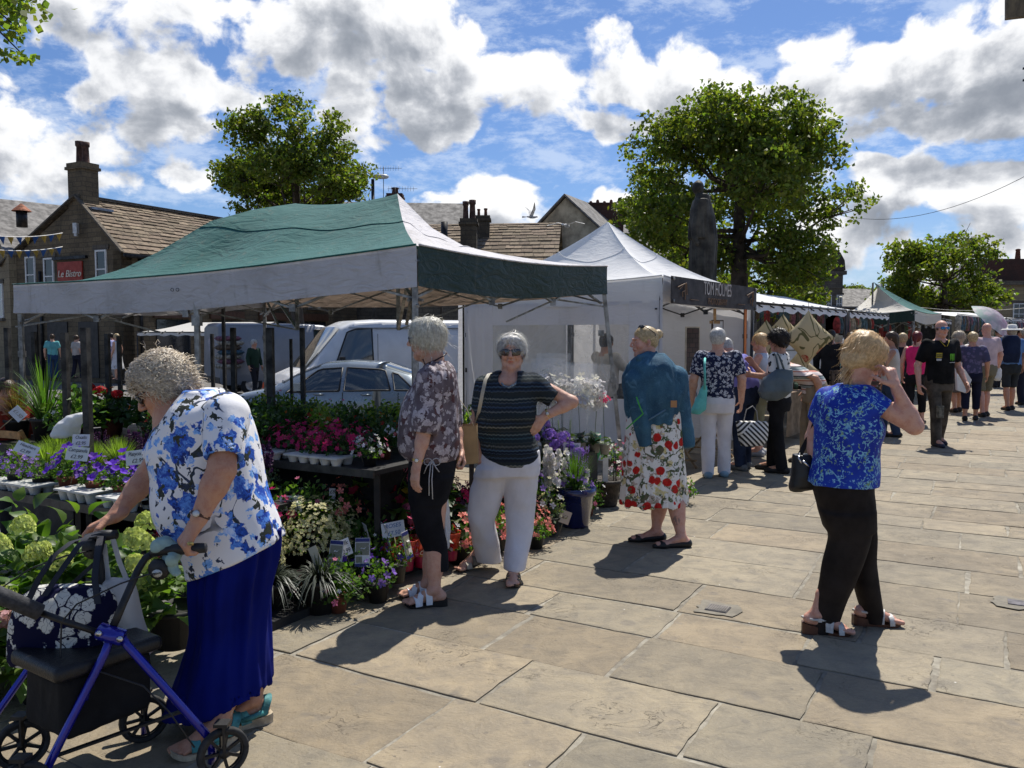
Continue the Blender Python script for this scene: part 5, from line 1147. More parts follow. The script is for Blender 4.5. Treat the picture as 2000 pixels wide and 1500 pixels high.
#A : old lady with the rollator
DETAIL=1.0
def person_A():
 P=Px(3.25);t=person('elderly woman with curly grey hair and blue floral tunic, leaning on a walker',(-1.05,3.2))
 H=Head(P(318,757),(-.80,-.12,-.55),(-.58,0,.80),1.0);S=SDF();hS(S,H,1.02,1.0,True,P(374,800,.02),.058)
 S.el(P(352,850),(.10,.12,.14),.05);S.el(P(395,830,.0),(.12,.17,.12),.05);S.el(P(440,1000),(.16,.16,.25),.08)
 arm(S,P(440,825,-.17),P(433,918,-.24),P(389,1012,-.30),(.055,.050,.031));hand(S,P(387,1018,-.30),(-.50,-.22,-.84),(.62,.62,-.45),(-.35,.80,.1),(.95,1.0,.6),1.12)
 arm(S,P(345,835,.17),P(288,930,.17),P(226,1006,.06),(.056,.046,.031));hand(S,P(223,1010,.05),(-.88,-.10,-.40),(-.30,-.05,-1),(.0,-1,-.1),(.45,.75,.5),1.08)
 aN=v3(-1.13,3.09,.11);aF=v3(-1.06,3.26,.115);dN=(-.74,-.62);dF=(-.80,-.55)
 leg(S,P(450,1120,-.06),P(455,1280,-.04),aN,(.09,.062,.040),(.015,0,0));leg(S,P(470,1120,.1),P(490,1280,.08),aF,(.09,.062,.038),(.015,0,0))
 foot(S,aN,dN,.24,.035,.02,.018);foot(S,aF,dF,.24,.035,.02,.018)
 def ex(V,C):
  pl=(np.linalg.norm((V-P(452,1383,-.12))/np.array((.020,.05,.035)),axis=1)<1)[:,None];return np.where(pl,C*(1.25,1.6,1.75),C)
 sM(S,H,SKIN_T,t,.0050*DETAIL,.0036,(.88,.5,.5),.8,True,extra=ex)
 T=SDF();P.loft(T,[(762,374,424,.10),(778,352,452,.15),(795,340,470,.185),(815,326,484,.20),(845,312,494,.20),(880,302,503,.20),(920,302,511,.20),(955,308,518,.20),(990,316,532,.20),(1030,335,548,.20),(1060,352,557,.205),(1090,368,562,.205),(1125,372,560,.205)],0,p=2.1,folds=(7,.010,.4,P(400,1120)[2],P(400,820)[2])and None)
 T.el(P(345,880,0),(.085,.16,.10),.06);T.el(P(362,985,0),(.10,.18,.14),.08)
 T.cc(P(442,812,-.14),P(437,895,-.235),.085,.066,.035);T.cc(P(350,818,.14),P(304,893,.20),.075,.058,.035)
 T.rc(P(437,880,-.225),P(436,915,-.25),.055,.060,.004,'s');T.rc(P(310,880,.19),P(298,915,.21),.047,.053,.004,'s')
 T.rc(P(366,752,0),P(338,812,-.02),.070,.066,.015,'s');T.rc(P(338,812,-.06),P(322,868,-.07),.060,.020,.01,'s')
 P.cutline(T,(562,1044),(378,1122),-1)
 wk=wK(.0075,(6,6,3),3)
 floral_A=fL('tunic_blue_roses',(.74,.73,.74),[(17,.26,(.10,.28,.70),(.30,.52,.85),1,.35),('vine',7,.022,(.02,.03,.03),(.03,.05,.12),3,.52),(8.5,.37,(.012,.05,.36),(.10,.27,.72),1.0,.28),(10,.25,(.006,.02,.14),(.02,.10,.50),1.0,.3),(9,.24,(.04,.05,.03),(.02,.022,.02),1.6,.35),(13,.17,(.012,.016,.03),(.03,.05,.10),1.6,.35),(12,.20,(.16,.36,.80),(.55,.66,.88),1.2,.4)],.6,.1)
 gR('tunic',T,.0062*DETAIL,floral_A,t,wk)
 K=SDF();P.loft(K,[(1030,400,545,.165),(1080,380,545,.18),(1130,379,532,.175),(1200,382,524,.17),(1250,376,523,.18),(1300,360,525,.19),(1345,340,528,.20),(1395,324,532,.215)],0,p=2.0,folds=(8,.020,2.2,P(400,1400)[2]+.0,P(400,1180)[2]))
 K.ops[-1]=K.ops[-1]
 P.loft(K,[(1330,352,522,.18),(1420,330,528,.20)],0,k=.01,mode='s');P.cutline(K,(325,1392),(545,1332),-1)
 def sk(V):
  th=np.arctan2((V[:,1]-3.25)/.2,(V[:,0]+1.12)/.2);g=np.clip((.95-V[:,2])/.75,0,1)**1.5;return g*(.008*np.sin(7*th+1+2*np.sin(2*th))+.003*np.sin(17*th+V[:,2]*3))+.0015*sN(V,30,3)
 m,nt,o=nM('skirt_blue_jersey');co=nt.n('ShaderNodeTexCoord').outputs['Object'];nt.set(o.inputs[0],pB(nt,nt.mix(nt.smooth(nt.noise(co,4,4),.3,.7),(.002,.008,.145),(.0015,.005,.09)),.85,0,.12,bM(nt,nt.noise(nt.vm('MULTIPLY',co,(1,1,.15)),26,4),.3,.01),0,None,0))
 gR('skirt',K,.007*DETAIL,m,t,sk)
 fo=lambda Q:face_off(Q)&~((Q[:,1]>.02)&(Q[:,2]<.085))&~((Q[:,1]>-.02)&(Q[:,2]<.03));st=[sT(H,3000,12,.085,(.096,.108,.104),curl=.013,w=.0026,seed=1,region=fo,comb=lambda Q:radial(Q,down=-.1),lift=.10,jit=.6,stick=1.0),sT(H,1200,12,.06,(.100,.112,.110),curl=.010,w=.0016,seed=2,region=fo,comb=lambda Q:radial(Q),lift=.09,jit=.8,stick=1.0)]
 cw=lambda V:.010*sN(V,48,2)+.006*sN(V,95,4)
 hO(H,H_GREY,t,[('e',((0,-.020,.045),(.098,.108,.098),0)),('e',((0,-.055,-.010),(.085,.065,.065),.03)),('e',((0,.040,.095),(.066,.040,.034),.03)),('s',((0,.088,-.02),(.09,.075,.085),.01)),('s',((0,.05,-.06),(.12,.065,.075),.02))],st,.005,cw)
 shades(H,t,SHADE,.031,.021,.099,.006)
 wd_=nrm(P(389,1012,-.30)-P(433,918,-.24));watch(t,P(391,1006,-.298),wd_,(-.1,-1,.25),SILV,.036,strapm=M('brown_leather',(.07,.025,.015),.5));
 m_=MB();q=P(372,1062,-.36);m_.lathe((0,0,0),[(.0105,-.004),(.0125,0),(.0105,.004)],12);m_.v[-1]=m_.v[-1]@np.array(((1,0,0),(0,.8,.6),(0,-.6,.8))).T+q;obj('ring',m_,GOLD,t)
 tl=M('sandal_teal',(.05,.22,.22),.65,0,.25,20,.3);so=M('sandal_sole_cream',(.48,.40,.28),.7,0,.2,20,.2)
 for an,d in((aN,dN),(aF,dF)):
  sh=sole(an,d,.262,.098,.042,.022,'sandal',so,t)
  strap(an,d,-.030,.040,.062,.030,tl,sh,.045,0,tilt=-.03);strap(an,d,.045,.046,.058,.040,tl,sh,.03,.15,tilt=.02);strap(an,d,.10,.049,.034,.030,tl,sh,.03,-.2)
  m_=MB();m_.smooth=True;dd=nrm((*d,0));s_=v3(-dd[1],dd[0],0)
  for sg in(-1,1):a0=v3(an[0],an[1],.06)-dd*.03+s_*sg*.041;a1=v3(an[0],an[1],.05)+dd*.06+s_*sg*.045;m_.tube([a0,(a0+a1)/2-(0,0,.004),a1],[.010,.012,.010],6)
  obj('side_strap',m_,tl,sh)
person_A()
#B : woman in brown floral blouse
def person_B():
 P=Px(4.85);t=person('white-haired woman in a mauve brown floral blouse and black cropped trousers, facing the flowers',(-.45,4.8))
 H=Head(P(833,662),(-.93,.22,-.08),(-.06,0,1),1.0);S=SDF();hS(S,H,1.0,1.0,True,P(852,722),.055)
 S.el(P(858,735),(.09,.15,.06),.04);S.rc(P(858,740),P(848,950),.08,.08,.04)
 arm(S,P(835,745,-.18),P(828,845,-.20),P(816,902,-.24),(.044,.039,.027));hand(S,P(814,907,-.245),(-.12,-.10,-.95),(.75,.55,-.1),(-.75,.2,.1),(.25,.45,.4),1.06)
 arm(S,P(866,745,.18),P(890,830,.17),P(897,880,.05),(.046,.040,.026));hand(S,P(899,878,.05),(.25,-.2,-.93),(-.9,-.2,0),(-.2,-.95,0),(.7,1.1,.8),1.0)
 aN=v3(-.455,4.72,.10);aF=v3(-.505,4.86,.10);dN=(-.97,-.16);dF=(-.97,-.10)
 leg(S,P(850,950,-.05),P(846,1050,-.06),aN,(.08,.06,.037),(.02,0,0));leg(S,P(850,950,.07),P(846,1050,.05),aF,(.08,.058,.036),(.02,0,0));foot(S,aN,dN,.235,.03,.018,.016);foot(S,aF,dF,.235,.03,.018,.016)
 sM(S,H,SKIN,t,.0058*DETAIL,.0044,brow=.9)
 T=SDF();P.loft(T,[(706,842,872,.10),(716,832,884,.15),(730,820,890,.19),(752,806,895,.20),(790,785,895,.20),(830,779,895,.205),(865,778,897,.20),(885,783,897,.19),(896,800,893,.17)],0,p=2.15)
 T.cc(P(842,738,-.15),P(829,846,-.215),.080,.066,.03);T.rc(P(829,835,-.21),P(828,856,-.215),.052,.056,.004,'s');T.el(P(832,820,-.2),(.078,.075,.08),.03)
 T.cc(P(868,738,.15),P(888,830,.18),.075,.060,.03);T.rc(P(853,690,0),P(851,712,0),.075,.078,.01,'s')
 fl=fL('blouse_mauve_blossom',(.085,.060,.066),[(16,.30,(.17,.135,.15),(.24,.20,.215),1,.3),(10,.26,(.07,.022,.026),(.10,.045,.045),1.2,.3),(14,.36,(.32,.27,.285),(.48,.42,.43),1.0,.3),(24,.27,(.36,.31,.32),(.50,.45,.45),1,.3),(19,.18,(.05,.025,.03),(.07,.04,.045),1.4,.3)],.65,.2,b2=(.13,.10,.115))
 def gat(V):g=np.clip((V[:,2]-P(850,790)[2])/.25,0,1);return g*.006*np.sin(V[:,0]*110+V[:,1]*60)+wK(.008,(8,8,4),8)(V)
 gR('blouse',T,.0072*DETAIL,fl,t,gat)
 K=SDF();P.loft(K,[(872,800,892,.16),(905,799,892,.165),(940,800,886,.165),(975,801,876,.15)],0)
 P.loft(K,[(930,802,884,.10,-.06),(993,802,866,.095,-.06),(1040,813,868,.085,-.06),(1063,825,874,.075,-.06),(1112,843,877,.062,-.08)],0,k=.03);P.loft(K,[(930,806,882,.10,.08),(993,803,862,.095,.08),(1040,815,862,.085,.08),(1063,826,868,.075,.08),(1096,838,866,.062,.08)],0,k=.02)
 gR('trousers',K,.007*DETAIL,cloth('black_crepe',(.010,.010,.013),.2),t,wK(.006,(8,8,3),5))
 m=MB();q=P(842,896,-.18)
 for(a,b,c,d)in((842,900,838,968),(846,900,845,975),(842,900,828,925),(846,900,858,922)):m.tube([P(a,b,-.185),P((a+c)/2-2,(b+d)/2,-.19),P(c,d,-.18)],.003,5)
 for s in(-1,1):m.tube([P(844+s*9*(1-cos(a))*.9,902-7*sin(a)*1.0,-.19)for a in np.linspace(0,2*pi,9)],.0028,5)
 obj('drawstring',m,M('drawstring_grey',(.5,.5,.52),.7),t)
 comb=lambda Q:radial(Q,down=-.75)
 st=[sT(H,2400,10,.15,(.090,.106,.100),w=.0019,seed=5,region=face_off,comb=comb,lift=.10,jit=.22,drop=1.0),sT(H,220,8,.13,(.097,.112,.108),w=.0012,seed=6,region=face_off,comb=comb,lift=.22,jit=.7)]
 hO(H,H_WHITE,t,[('e',((0,-.022,.040),(.090,.103,.092),0)),('e',((0,-.055,-.022),(.080,.058,.058),.03)),('e',((0,.035,.085),(.065,.05,.035),.03)),('s',((0,.085,-.02),(.085,.07,.070),.01)),('s',((0,.045,-.075),(.12,.05,.06),.02))],st,.006,lambda V:.005*sN(V*np.array((1,1,.4)),60,2))
 shades(H,t,SHADE,.028,.019,.099,.006)
 m=MB();m.smooth=True;m.tube([P(826,702,-.06),P(830,712,-.09),P(850,704,-.10),P(868,694,-.06),P(872,690,.02)],.005,6);obj('necklace',m,M('dark_beads',(.05,.015,.01),.3),t)
 watch(t,P(816,898,-.24),(-.15,0,-1),(-.1,-1,0),GOLD,.031,strapm=GOLD)
 wh=M('sandal_white',(.70,.72,.74),.4,0,.05,20);so=M('sandal_sole_black',(.015,.013,.012),.5)
 for an,d in((aN,dN),(aF,dF)):
  sh=sole(an,d,.25,.088,.042,.014,'sandal',so,t);strap(an,d,.040,.042,.080,.034,wh,sh,.020,.2);strap(an,d,.072,.044,.064,.030,wh,sh,.018,-.35);strap(an,d,.108,.048,.046,.034,wh,sh,.014,.3)
person_B()
def paper_bag():
 P=Px(4.98);a,b,c,d=P(893,833),P(931,831),P(934,905),P(892,909);t=tH('paper_bag','tan paper carrier bag hanging behind the floral blouse, potted flowers showing above it','bag',P(912,908));w=v3(0,.13,0);m=MB()
 m.add([a,b,c,d,a+w,b+w,c+w,d+w],[(0,3,2,1),(4,5,6,7),(0,4,7,3),(1,2,6,5),(3,7,6,2)]);obj('bag_body',m,M('kraft_paper',(.36,.24,.115),.75,0,.08,9,.25,9),t)
 m=MB();m.tube([P(899,833,.0),P(897,800,.0),P(893,775,.03)],.0025,5);m.tube([P(925,832,.0),P(912,800,.02),P(894,775,.03)],.0025,5);obj('handle',m,M('paper_string',(.5,.42,.3),.7),t)
 P2=Px(5.05);m=MB();V_=[]
 S=SDF();P3=Px(5.02);P3.loft(S,[(962,864,872,.03),(1000,864,876,.05),(1040,866,878,.06),(1070,869,876,.04)]);V,Fq=S.mesh(.01,disp=wK(.012,(14,14,8),3));
 obj('carrier_bag',(V,Fq),M('white_plastic_bag',(.72,.73,.74),.35,0,.05,9,.4,14,transl=.3),org=P3(870,1070),label='thin white plastic bag hanging behind the black trousers',cat='bag',smooth=True)
paper_bag()
#C : woman in sunglasses and knitted top
def person_C():
 P=Px(5.35);t=person('woman in dark sunglasses, striped knit top and white trousers, hand on hip, facing the camera',(.0,5.3))
 H=Head(P(1000,688),(-.10,-.98,-.02),(0,0,1),.98);S=SDF();hS(S,H,1.08,1.05,True,P(996,738,.02),.060)
 S.el(P(994,748,-.02),(.17,.10,.06),.05);
 arm(S,P(1046,748),P(1117,785,-.02),P(1066,812,-.08),(.046,.040,.028));hand(S,P(1062,815,-.085),(-.62,-.15,-.72),(-.2,.95,.2),(-.5,0,.8),(.2,.35,.3),1.0)
 arm(S,P(943,752),P(930,835,.03),P(938,892,-.02),(.050,.042,.028));hand(S,P(939,895,-.02),(.05,-.1,-1),(.8,.3,0),(.2,-.9,0),(.5,.7,.5),1.0)
 aL=v3(-.215,5.48,.135);dL=(-.93,-.55);aR=v3(.01,5.20,.10);dR=(-.02,-1)
 S.rc(aL,aL+(.0,0,.10),.033,.036,.02);S.rc(aR,aR+(.0,.03,.06),.033,.034,.02);hp_=P(990,930);S.rc(aL+(0,0,.1),P(945,1010),.022,.025,.02);S.rc(P(945,1010),hp_,.025,.05,.02);S.rc(aR+(0,.03,.06),P(1014,1010),.022,.025,.02);S.rc(P(1014,1010),hp_,.025,.05,.02);S.rc(hp_,P(994,760),.07,.10,.02);foot(S,aR,dR,.235,.03,.018,.016)
 d=nrm((*dL,0));S.rc(aL,aL-d*.035+(0,0,-.05),.036,.030,.02);S.rc(aL-d*.03+(0,0,-.055),aL+d*.13+(0,0,-.10),.030,.024,.02);S.rc(aL+d*.02-(0,0,.02),aL+d*.13+(0,0,-.095),.032,.022,.02)
 s_=v3(-d[1],d[0],0)
 for i in range(5):b0=aL+d*.13+s_*(i-2)*.016+(0,0,-.11);S.rc(b0,b0+d*(.05-.004*abs(i-1)),.011,.009,.008)
 sM(S,H,SKIN,t,.006*DETAIL,.0044,(.85,.55,.5),.85)
 T=SDF();P.loft(T,[(724,978,1016,.085),(733,946,1036,.12),(745,938,1050,.14),(762,932,1050,.155),(790,927,1048,.17),(815,926,1044,.19),(835,928,1040,.185),(860,936,1046,.175),(885,940,1055,.175),(897,944,1055,.17),(906,955,1050,.165)],0,p=2.2)
 T.cc(P(1040,748,0),P(1083,778,-.01),.070,.066,.03);T.rc(P(1078,775,-.01),P(1095,786,-.01),.052,.056,.004,'s');T.cc(P(946,752,.01),P(936,800,.02),.062,.055,.03)
 T.el(P(968,818,-.10),(.085,.10,.085),.05);T.el(P(1018,812,-.10),(.085,.10,.085),.05)
 T.rc(P(995,712,-.04),P(992,742,-.10),.058,.062,.006,'s');P.cutline(T,(944,899),(1056,899),-1)if 0 else None
 m,nt,o=nM('striped_knit');co=nt.n('ShaderNodeTexCoord').outputs['Object'];s3=nt.sep(co);wav=nt.m('ADD',nt.m('MULTIPLY',nt.m('SINE',nt.m('MULTIPLY',s3[0],230)),.0018),nt.m('MULTIPLY',nt.noise(co,9,3),.02))
 z=nt.m('ADD',s3[2],wav);st1=nt.smooth(nt.m('SINE',nt.m('MULTIPLY',z,250)),-.1,.5);st1=nt.m('MULTIPLY',st1,nt.smooth(nt.noise(nt.comb(0,0,z),31,2),.38,.60));band=nt.noise(nt.comb(0,0,z),9,3);
 c=nt.mix(st1,nt.ramp(band,[(0,(.015,.018,.03)),(.42,(.012,.02,.04)),(.5,(.04,.05,.05)),(.58,(.02,.04,.055)),(1,(.03,.03,.03))]),nt.ramp(band,[(0,(.06,.10,.16)),(.36,(.20,.30,.36)),(.46,(.05,.09,.16)),(.52,(.30,.30,.24)),(.60,(.08,.17,.22)),(1,(.32,.30,.26))]))
 rib=nt.m('SINE',nt.m('MULTIPLY',nt.m('ADD',s3[0],s3[1]),900));c=nt.mix(nt.smooth(rib,-.5,.9,.35,0.0),c,(.01,.012,.02))
 nt.set(o.inputs[0],pB(nt,c,.85,0,.2,bM(nt,nt.m('ADD',st1,nt.m('MULTIPLY',rib,.5)),.9,.006),0,None,0))
 gR('knit_top',T,.0072*DETAIL,m,t,wK(.005,(8,8,6),4))
 K=SDF();P.loft(K,[(878,942,1053,.155),(905,938,1056,.165),(925,930,1053,.16)],0)
 P.loft(K,[(915,934,1000,.13),(958,919,984,.105),(993,914,975,.10),(1017,915,966,.095),(1040,919,971,.09,.03),(1063,923,975,.085,.06),(1096,932,981,.08,.10)],0,k=.05);P.loft(K,[(915,978,1053,.13),(958,984,1048,.108),(993,987,1045,.10),(1040,989,1040,.095,-.03),(1087,985,1030,.092,-.11),(1110,984,1025,.095,-.14)],0,k=.02)
 gR('trousers',K,.007*DETAIL,cloth('white_linen',(.66,.64,.66),.04,.85,.2,.35,20),t,wK(.008,(9,9,4),9))
 comb=lambda Q:(lambda d:d)(np.where(Q[:,1:2]>.02,np.column_stack((np.sign(Q[:,0]-.02)*.9,np.full(len(Q),-.1),np.full(len(Q),-.5))),radial(Q,down=-.7)))
 st=[sT(H,2200,9,.12,(.090,.105,.100),w=.0022,seed=15,region=face_off,comb=comb,lift=.12,jit=.22,drop=.7),sT(H,300,8,.10,(.095,.108,.106),w=.0014,seed=16,region=face_off,comb=comb,lift=.25,jit=.6)]
 hO(H,H_SILV,t,[('e',((0,-.020,.040),(.088,.102,.092),0)),('e',((-.055,.01,.02),(.035,.05,.05),.02)),('e',((.055,.01,.02),(.035,.05,.05),.02)),('e',((0,.055,.085),(.068,.038,.028),.02)),('s',((0,.105,-.02),(.068,.07,.082),.01)),('s',((0,.05,-.08),(.12,.08,.06),.02))],st,.006,lambda V:.004*sN(V*np.array((1,1,.4)),60,2))
 shades(H,t,SHADE,.034,.022,.100,.004)
 m=MB();m.smooth=True;m.tube([P(976,731,-.03),P(976,742,-.09),P(984,754,-.13),P(994,757,-.145),P(1006,751,-.14),P(1014,740,-.10),P(1016,730,-.04)],.0075,6);obj('necklace',m,M('blue_grey_beads',(.22,.28,.32),.5,0,.3,90),t)
 watch(t,P(1069,808,-.08),(-.9,0,-.35),(0,-1,.1),GOLD,.031,strapm=GOLD)
 ta=M('sandal_taupe',(.20,.165,.125),.6,0,.2,20);so=M('sandal_sole_dark',(.03,.015,.01),.5)
 sh=sole(aR,dR,.25,.092,.038,.016,'sandal',so,t);strap(aR,dR,.05,.045,.055,.032,ta,sh,.025);strap(aR,dR,.085,.047,.045,.028,ta,sh,.023);strap(aR,dR,.118,.047,.032,.022,ta,sh,.02)
 m=MB();N=12;vs=[]
 for i in range(N):x=i/(N-1);c0=aL-d*.07+d*x*.25;zc=.085*(1-x)**1.2+.014;w_=np.interp(x,(0,.15,.4,.7,.9,1),(.025,.033,.03,.044,.036,.015));vs+=[c0*(1,1,0)-s_*w_+(0,0,zc),c0*(1,1,0)+s_*w_+(0,0,zc),c0*(1,1,0)-s_*w_+(0,0,zc-.022*(1-x)-.012),c0*(1,1,0)+s_*w_+(0,0,zc-.022*(1-x)-.012)]
 fs=[]
 for i in range(N-1):a,b=4*i,4*i+4;fs+=[(a,a+1,b+1,b),(a+2,b+2,b+3,a+3),(a,b,b+2,a+2),(a+1,a+3,b+3,b+1)]
 m.add(vs,fs+[(0,2,3,1)]);sh=obj('sandal',m,so,t);strap(aL,dL,.05,.044,.062,.05,ta,sh,.045);strap(aL,dL,.105,.046,.040,.035,M('sandal_bow',(.5,.45,.36),.6),sh,.025)
 bg_=tH('shoulder_bag','beige shoulder bag with a strap over the knit-topped woman\'s arm','bag',P(930,905));m=MB();m.smooth=True;G_=[[P(a+o,b,dy)for o in(-3.5,3.5)]for a,b,dy in((962,728,.0),(955,730,-.07),(948,742,-.12),(943,765,-.16),(938,790,-.17),(932,820,-.10),(927,850,.05))];m.grid(G_);m.grid([[p+v3(0,.006,0)for p in r_[::-1]]for r_ in G_]);obj('strap',m,M('beige_leather',(.42,.38,.29),.5),bg_)
 S2=SDF();P.loft(S2,[(838,926,936,.05),(850,923,940,.10),(880,922,941,.12),(902,925,939,.10)],.08);V,Fq=S2.mesh(.01);obj('bag_body',(V,Fq),M('beige_leather',(.42,.38,.29)),bg_,smooth=True)
person_C()
#D : blonde woman, denim jacket on shoulders
def person_D():
 P=Px(6.2);t=person('blonde woman with a denim jacket over her shoulders and a red apple print skirt',(1.2,6.2))
 H=Head(P(1259,668),(-.97,-.18,-.05),(-.03,0,1),.98);S=SDF();hS(S,H,.95,.75,False,P(1270,718),.052);S.el(P(1272,730),(.10,.15,.06),.04);S.rc(P(1274,740),P(1290,900),.08,.10,.04)
 aN=v3(1.265,6.03,.085);aF=v3(1.11,6.22,.085);d=(-.98,-.10)
 leg(S,P(1300,900,-.06),P(1312,960,-.06),aN,(.085,.066,.036),(.02,0,0));leg(S,P(1285,900,.08),P(1288,960,.08),aF,(.085,.064,.036),(.02,0,0));foot(S,aN,d,.235,.012,.01,.01,False);foot(S,aF,d,.235,.012,.01,.01,False)
 def ex(V,C):
  dd=np.linalg.norm((V-P(1322,1018,-.2))/np.array((.030,.12,.038)),axis=1);n=sN(V,90,4);w=(np.clip((1-dd)*5,0,1)*(n>-.25)*.75)[:,None];return C*(1-w)+C*np.array((.25,.35,.45))*w
 sM(S,H,SKIN_P,t,.0065*DETAIL,.0046,(.9,.5,.5),.75,extra=ex)
 K=SDF();P.loft(K,[(780,1228,1330,.16),(830,1222,1332,.17),(880,1219,1335,.185),(940,1215,1339,.20),(984,1211,1343,.21)],0,p=2.0,folds=(9,.014,.3,P(1280,984)[2],P(1280,830)[2])and None);P.loft(K,[(955,1224,1330,.19),(1000,1218,1336,.2)],0,k=.005,mode='s')
 def sk(V):th=np.arctan2((V[:,1]-6.2)/.2,(V[:,0]-1.08)/.24);g=np.clip((1.05-V[:,2])/.7,0,1);return g*(.011*np.sin(10*th+1+2*np.sin(2*th))+.006*np.sin(21*th))+.003*sN(V,14,3)
 fl=fL('skirt_apple_print',(.72,.70,.66),[(11,.27,(.34,.27,.20),(.50,.42,.36),1.5,.4),(10,.26,(.58,.48,.18),(.62,.55,.34),1.2,.35),(13,.26,(.14,.18,.08),(.09,.11,.06),1.8,.4),('vine',8,.03,(.06,.09,.04),(.12,.10,.06),4,.5),(9.5,.29,(.52,.02,.015),(.36,.012,.01),.3,.05),(16,.20,(.05,.08,.035),(.10,.13,.06),1.9,.4)],.8,.1)
 gR('skirt',K,.0078*DETAIL,fl,t,sk)
 J=SDF();P.loft(J,[(690,1250,1296,.09),(699,1238,1306,.15),(712,1225,1316,.20),(735,1219,1321,.215),(765,1220,1327,.215),(800,1223,1324,.20),(824,1231,1320,.19)],0,p=2.15);lo=P(1200,860,-.6);hi=P(1330,780,.6)
 J.cc(P(1240,745,-.13),P(1262,872,-.17),.080,.052,.02);J.cc(P(1322,735,-.04),P(1341,872,-.02),.072,.05,.02)
 P.cutline(J,(1254,842),(1316,792),-1,P(1262,842,-.5),P(1316,782,.5)+(0,0,.1))if 0 else None
 J.rc(P(1268,676,0),P(1262,700,-.04),.062,.066,.01,'s');J.rc(P(1250,700,-.12),P(1280,688,.0),.022,.022,.02);
 m,nt,o=nM('denim');co=nt.n('ShaderNodeTexCoord').outputs['Object'];n1=nt.noise(co,5,6,.6);tw=nt.noise(nt.vm('MULTIPLY',co,(1,1,1)),260,2);sm_=nt.noise(co,16,4,.6,.8)
 c=nt.mix(nt.smooth(n1,.3,.7),(.045,.125,.19),(.020,.062,.105));c=nt.mix(nt.m('MULTIPLY',nt.smooth(sm_,.55,.68),.5),c,(.10,.22,.32));c=nt.mix(nt.m('MULTIPLY',nt.smooth(tw,.5,.7),.3),c,(.14,.26,.36));nt.set(o.inputs[0],pB(nt,c,.8,0,.2,bM(nt,nt.m('ADD',sm_,nt.m('MULTIPLY',tw,.15)),.6,.012),0,None,0));DEN=m
 jk=gR('denim_jacket',J,.007*DETAIL,DEN,t,lambda V:wK(.017,(7,7,3),14)(V)+.007*np.sin(13*np.arctan2(V[:,1]-6.2,V[:,0]-1.06)+V[:,2]*2)*np.clip((1.45-V[:,2])*4,0,1))
 m=MB();m.tube([P(1242,835,-.19),P(1300,800,-.225)],.006,5);obj('seams',m,M('denim_seam',(.09,.17,.24),.8),jk)
 m=MB();m.box(P(1316,789,-.215),(.045,.006,.05));obj('leather_patch',m,M('tan_leather',(.40,.20,.08),.6),jk)
 m=MB();m.tube([P(1223,838,-.24),P(1240,822,-.25),P(1256,808,-.25),P(1250,795,-.25),P(1243,775,-.24)],.005,5);obj('lanyard',m,M('green_cord',(.06,.42,.05),.6),org=P(1240,830,-.2),label='bright green looped cord held in front of the denim jacket',cat='cord')
 comb=lambda Q:np.column_stack((-Q[:,0]*2,np.full(len(Q),-1.0),.25-Q[:,2]*1.0));reg=lambda Q:~((Q[:,1]>.045)&(Q[:,2]<.052))&~((Q[:,1]>.0)&(Q[:,2]<.0))&(Q[:,2]>-.06)
 st=[sT(H,1500,8,.06,(.079,.099,.092),w=.0017,seed=25,region=reg,comb=comb,lift=.03,jit=.08,drop=-.1,stick=1.0)]
 hO(H,H_BLOND,t,[('e',((0,-.016,.036),(.080,.097,.088),0)),('e',((0,-.06,-.01),(.062,.045,.05),.02)),('e',((0,-.112,.055),(.040,.036,.038),.004)),('s',((0,.092,-.02),(.085,.06,.075),.01)),('s',((0,.04,-.07),(.12,.055,.065),.02))],st,.006)
 shades(Head(H.p(0,-.055,.062),H.f*.8+H.u*.55,H.u*.8-H.f*.55,.98),t,THINF,.026,.012,.105,.0)
 fs_=M('ballet_flat_black',(.012,.011,.011),.45)
 for an in(aN,aF):
  S3=SDF();dd=nrm((*d,0));s_=v3(-dd[1],dd[0],0);hl=v3(an[0],an[1],0)-dd*.045;ba=v3(an[0],an[1],0)+dd*.14;S3.rc(hl+(0,0,.030),ba+(0,0,.022),.037,.032,.01,flat=(s_,1.05));S3.rc(ba+(0,0,.022),ba+dd*.065+(0,0,.016),.034,.018,.02,flat=(s_,1.3));S3.rc(hl+dd*.03+(0,0,.085),ba-dd*.02+(0,0,.066),.042,.030,.01,'s');S3.cut((0,0,.002),(0,0,-1));V,Fq=S3.mesh(.006);obj('shoe',(V,Fq),fs_,t,smooth=True)
person_D()
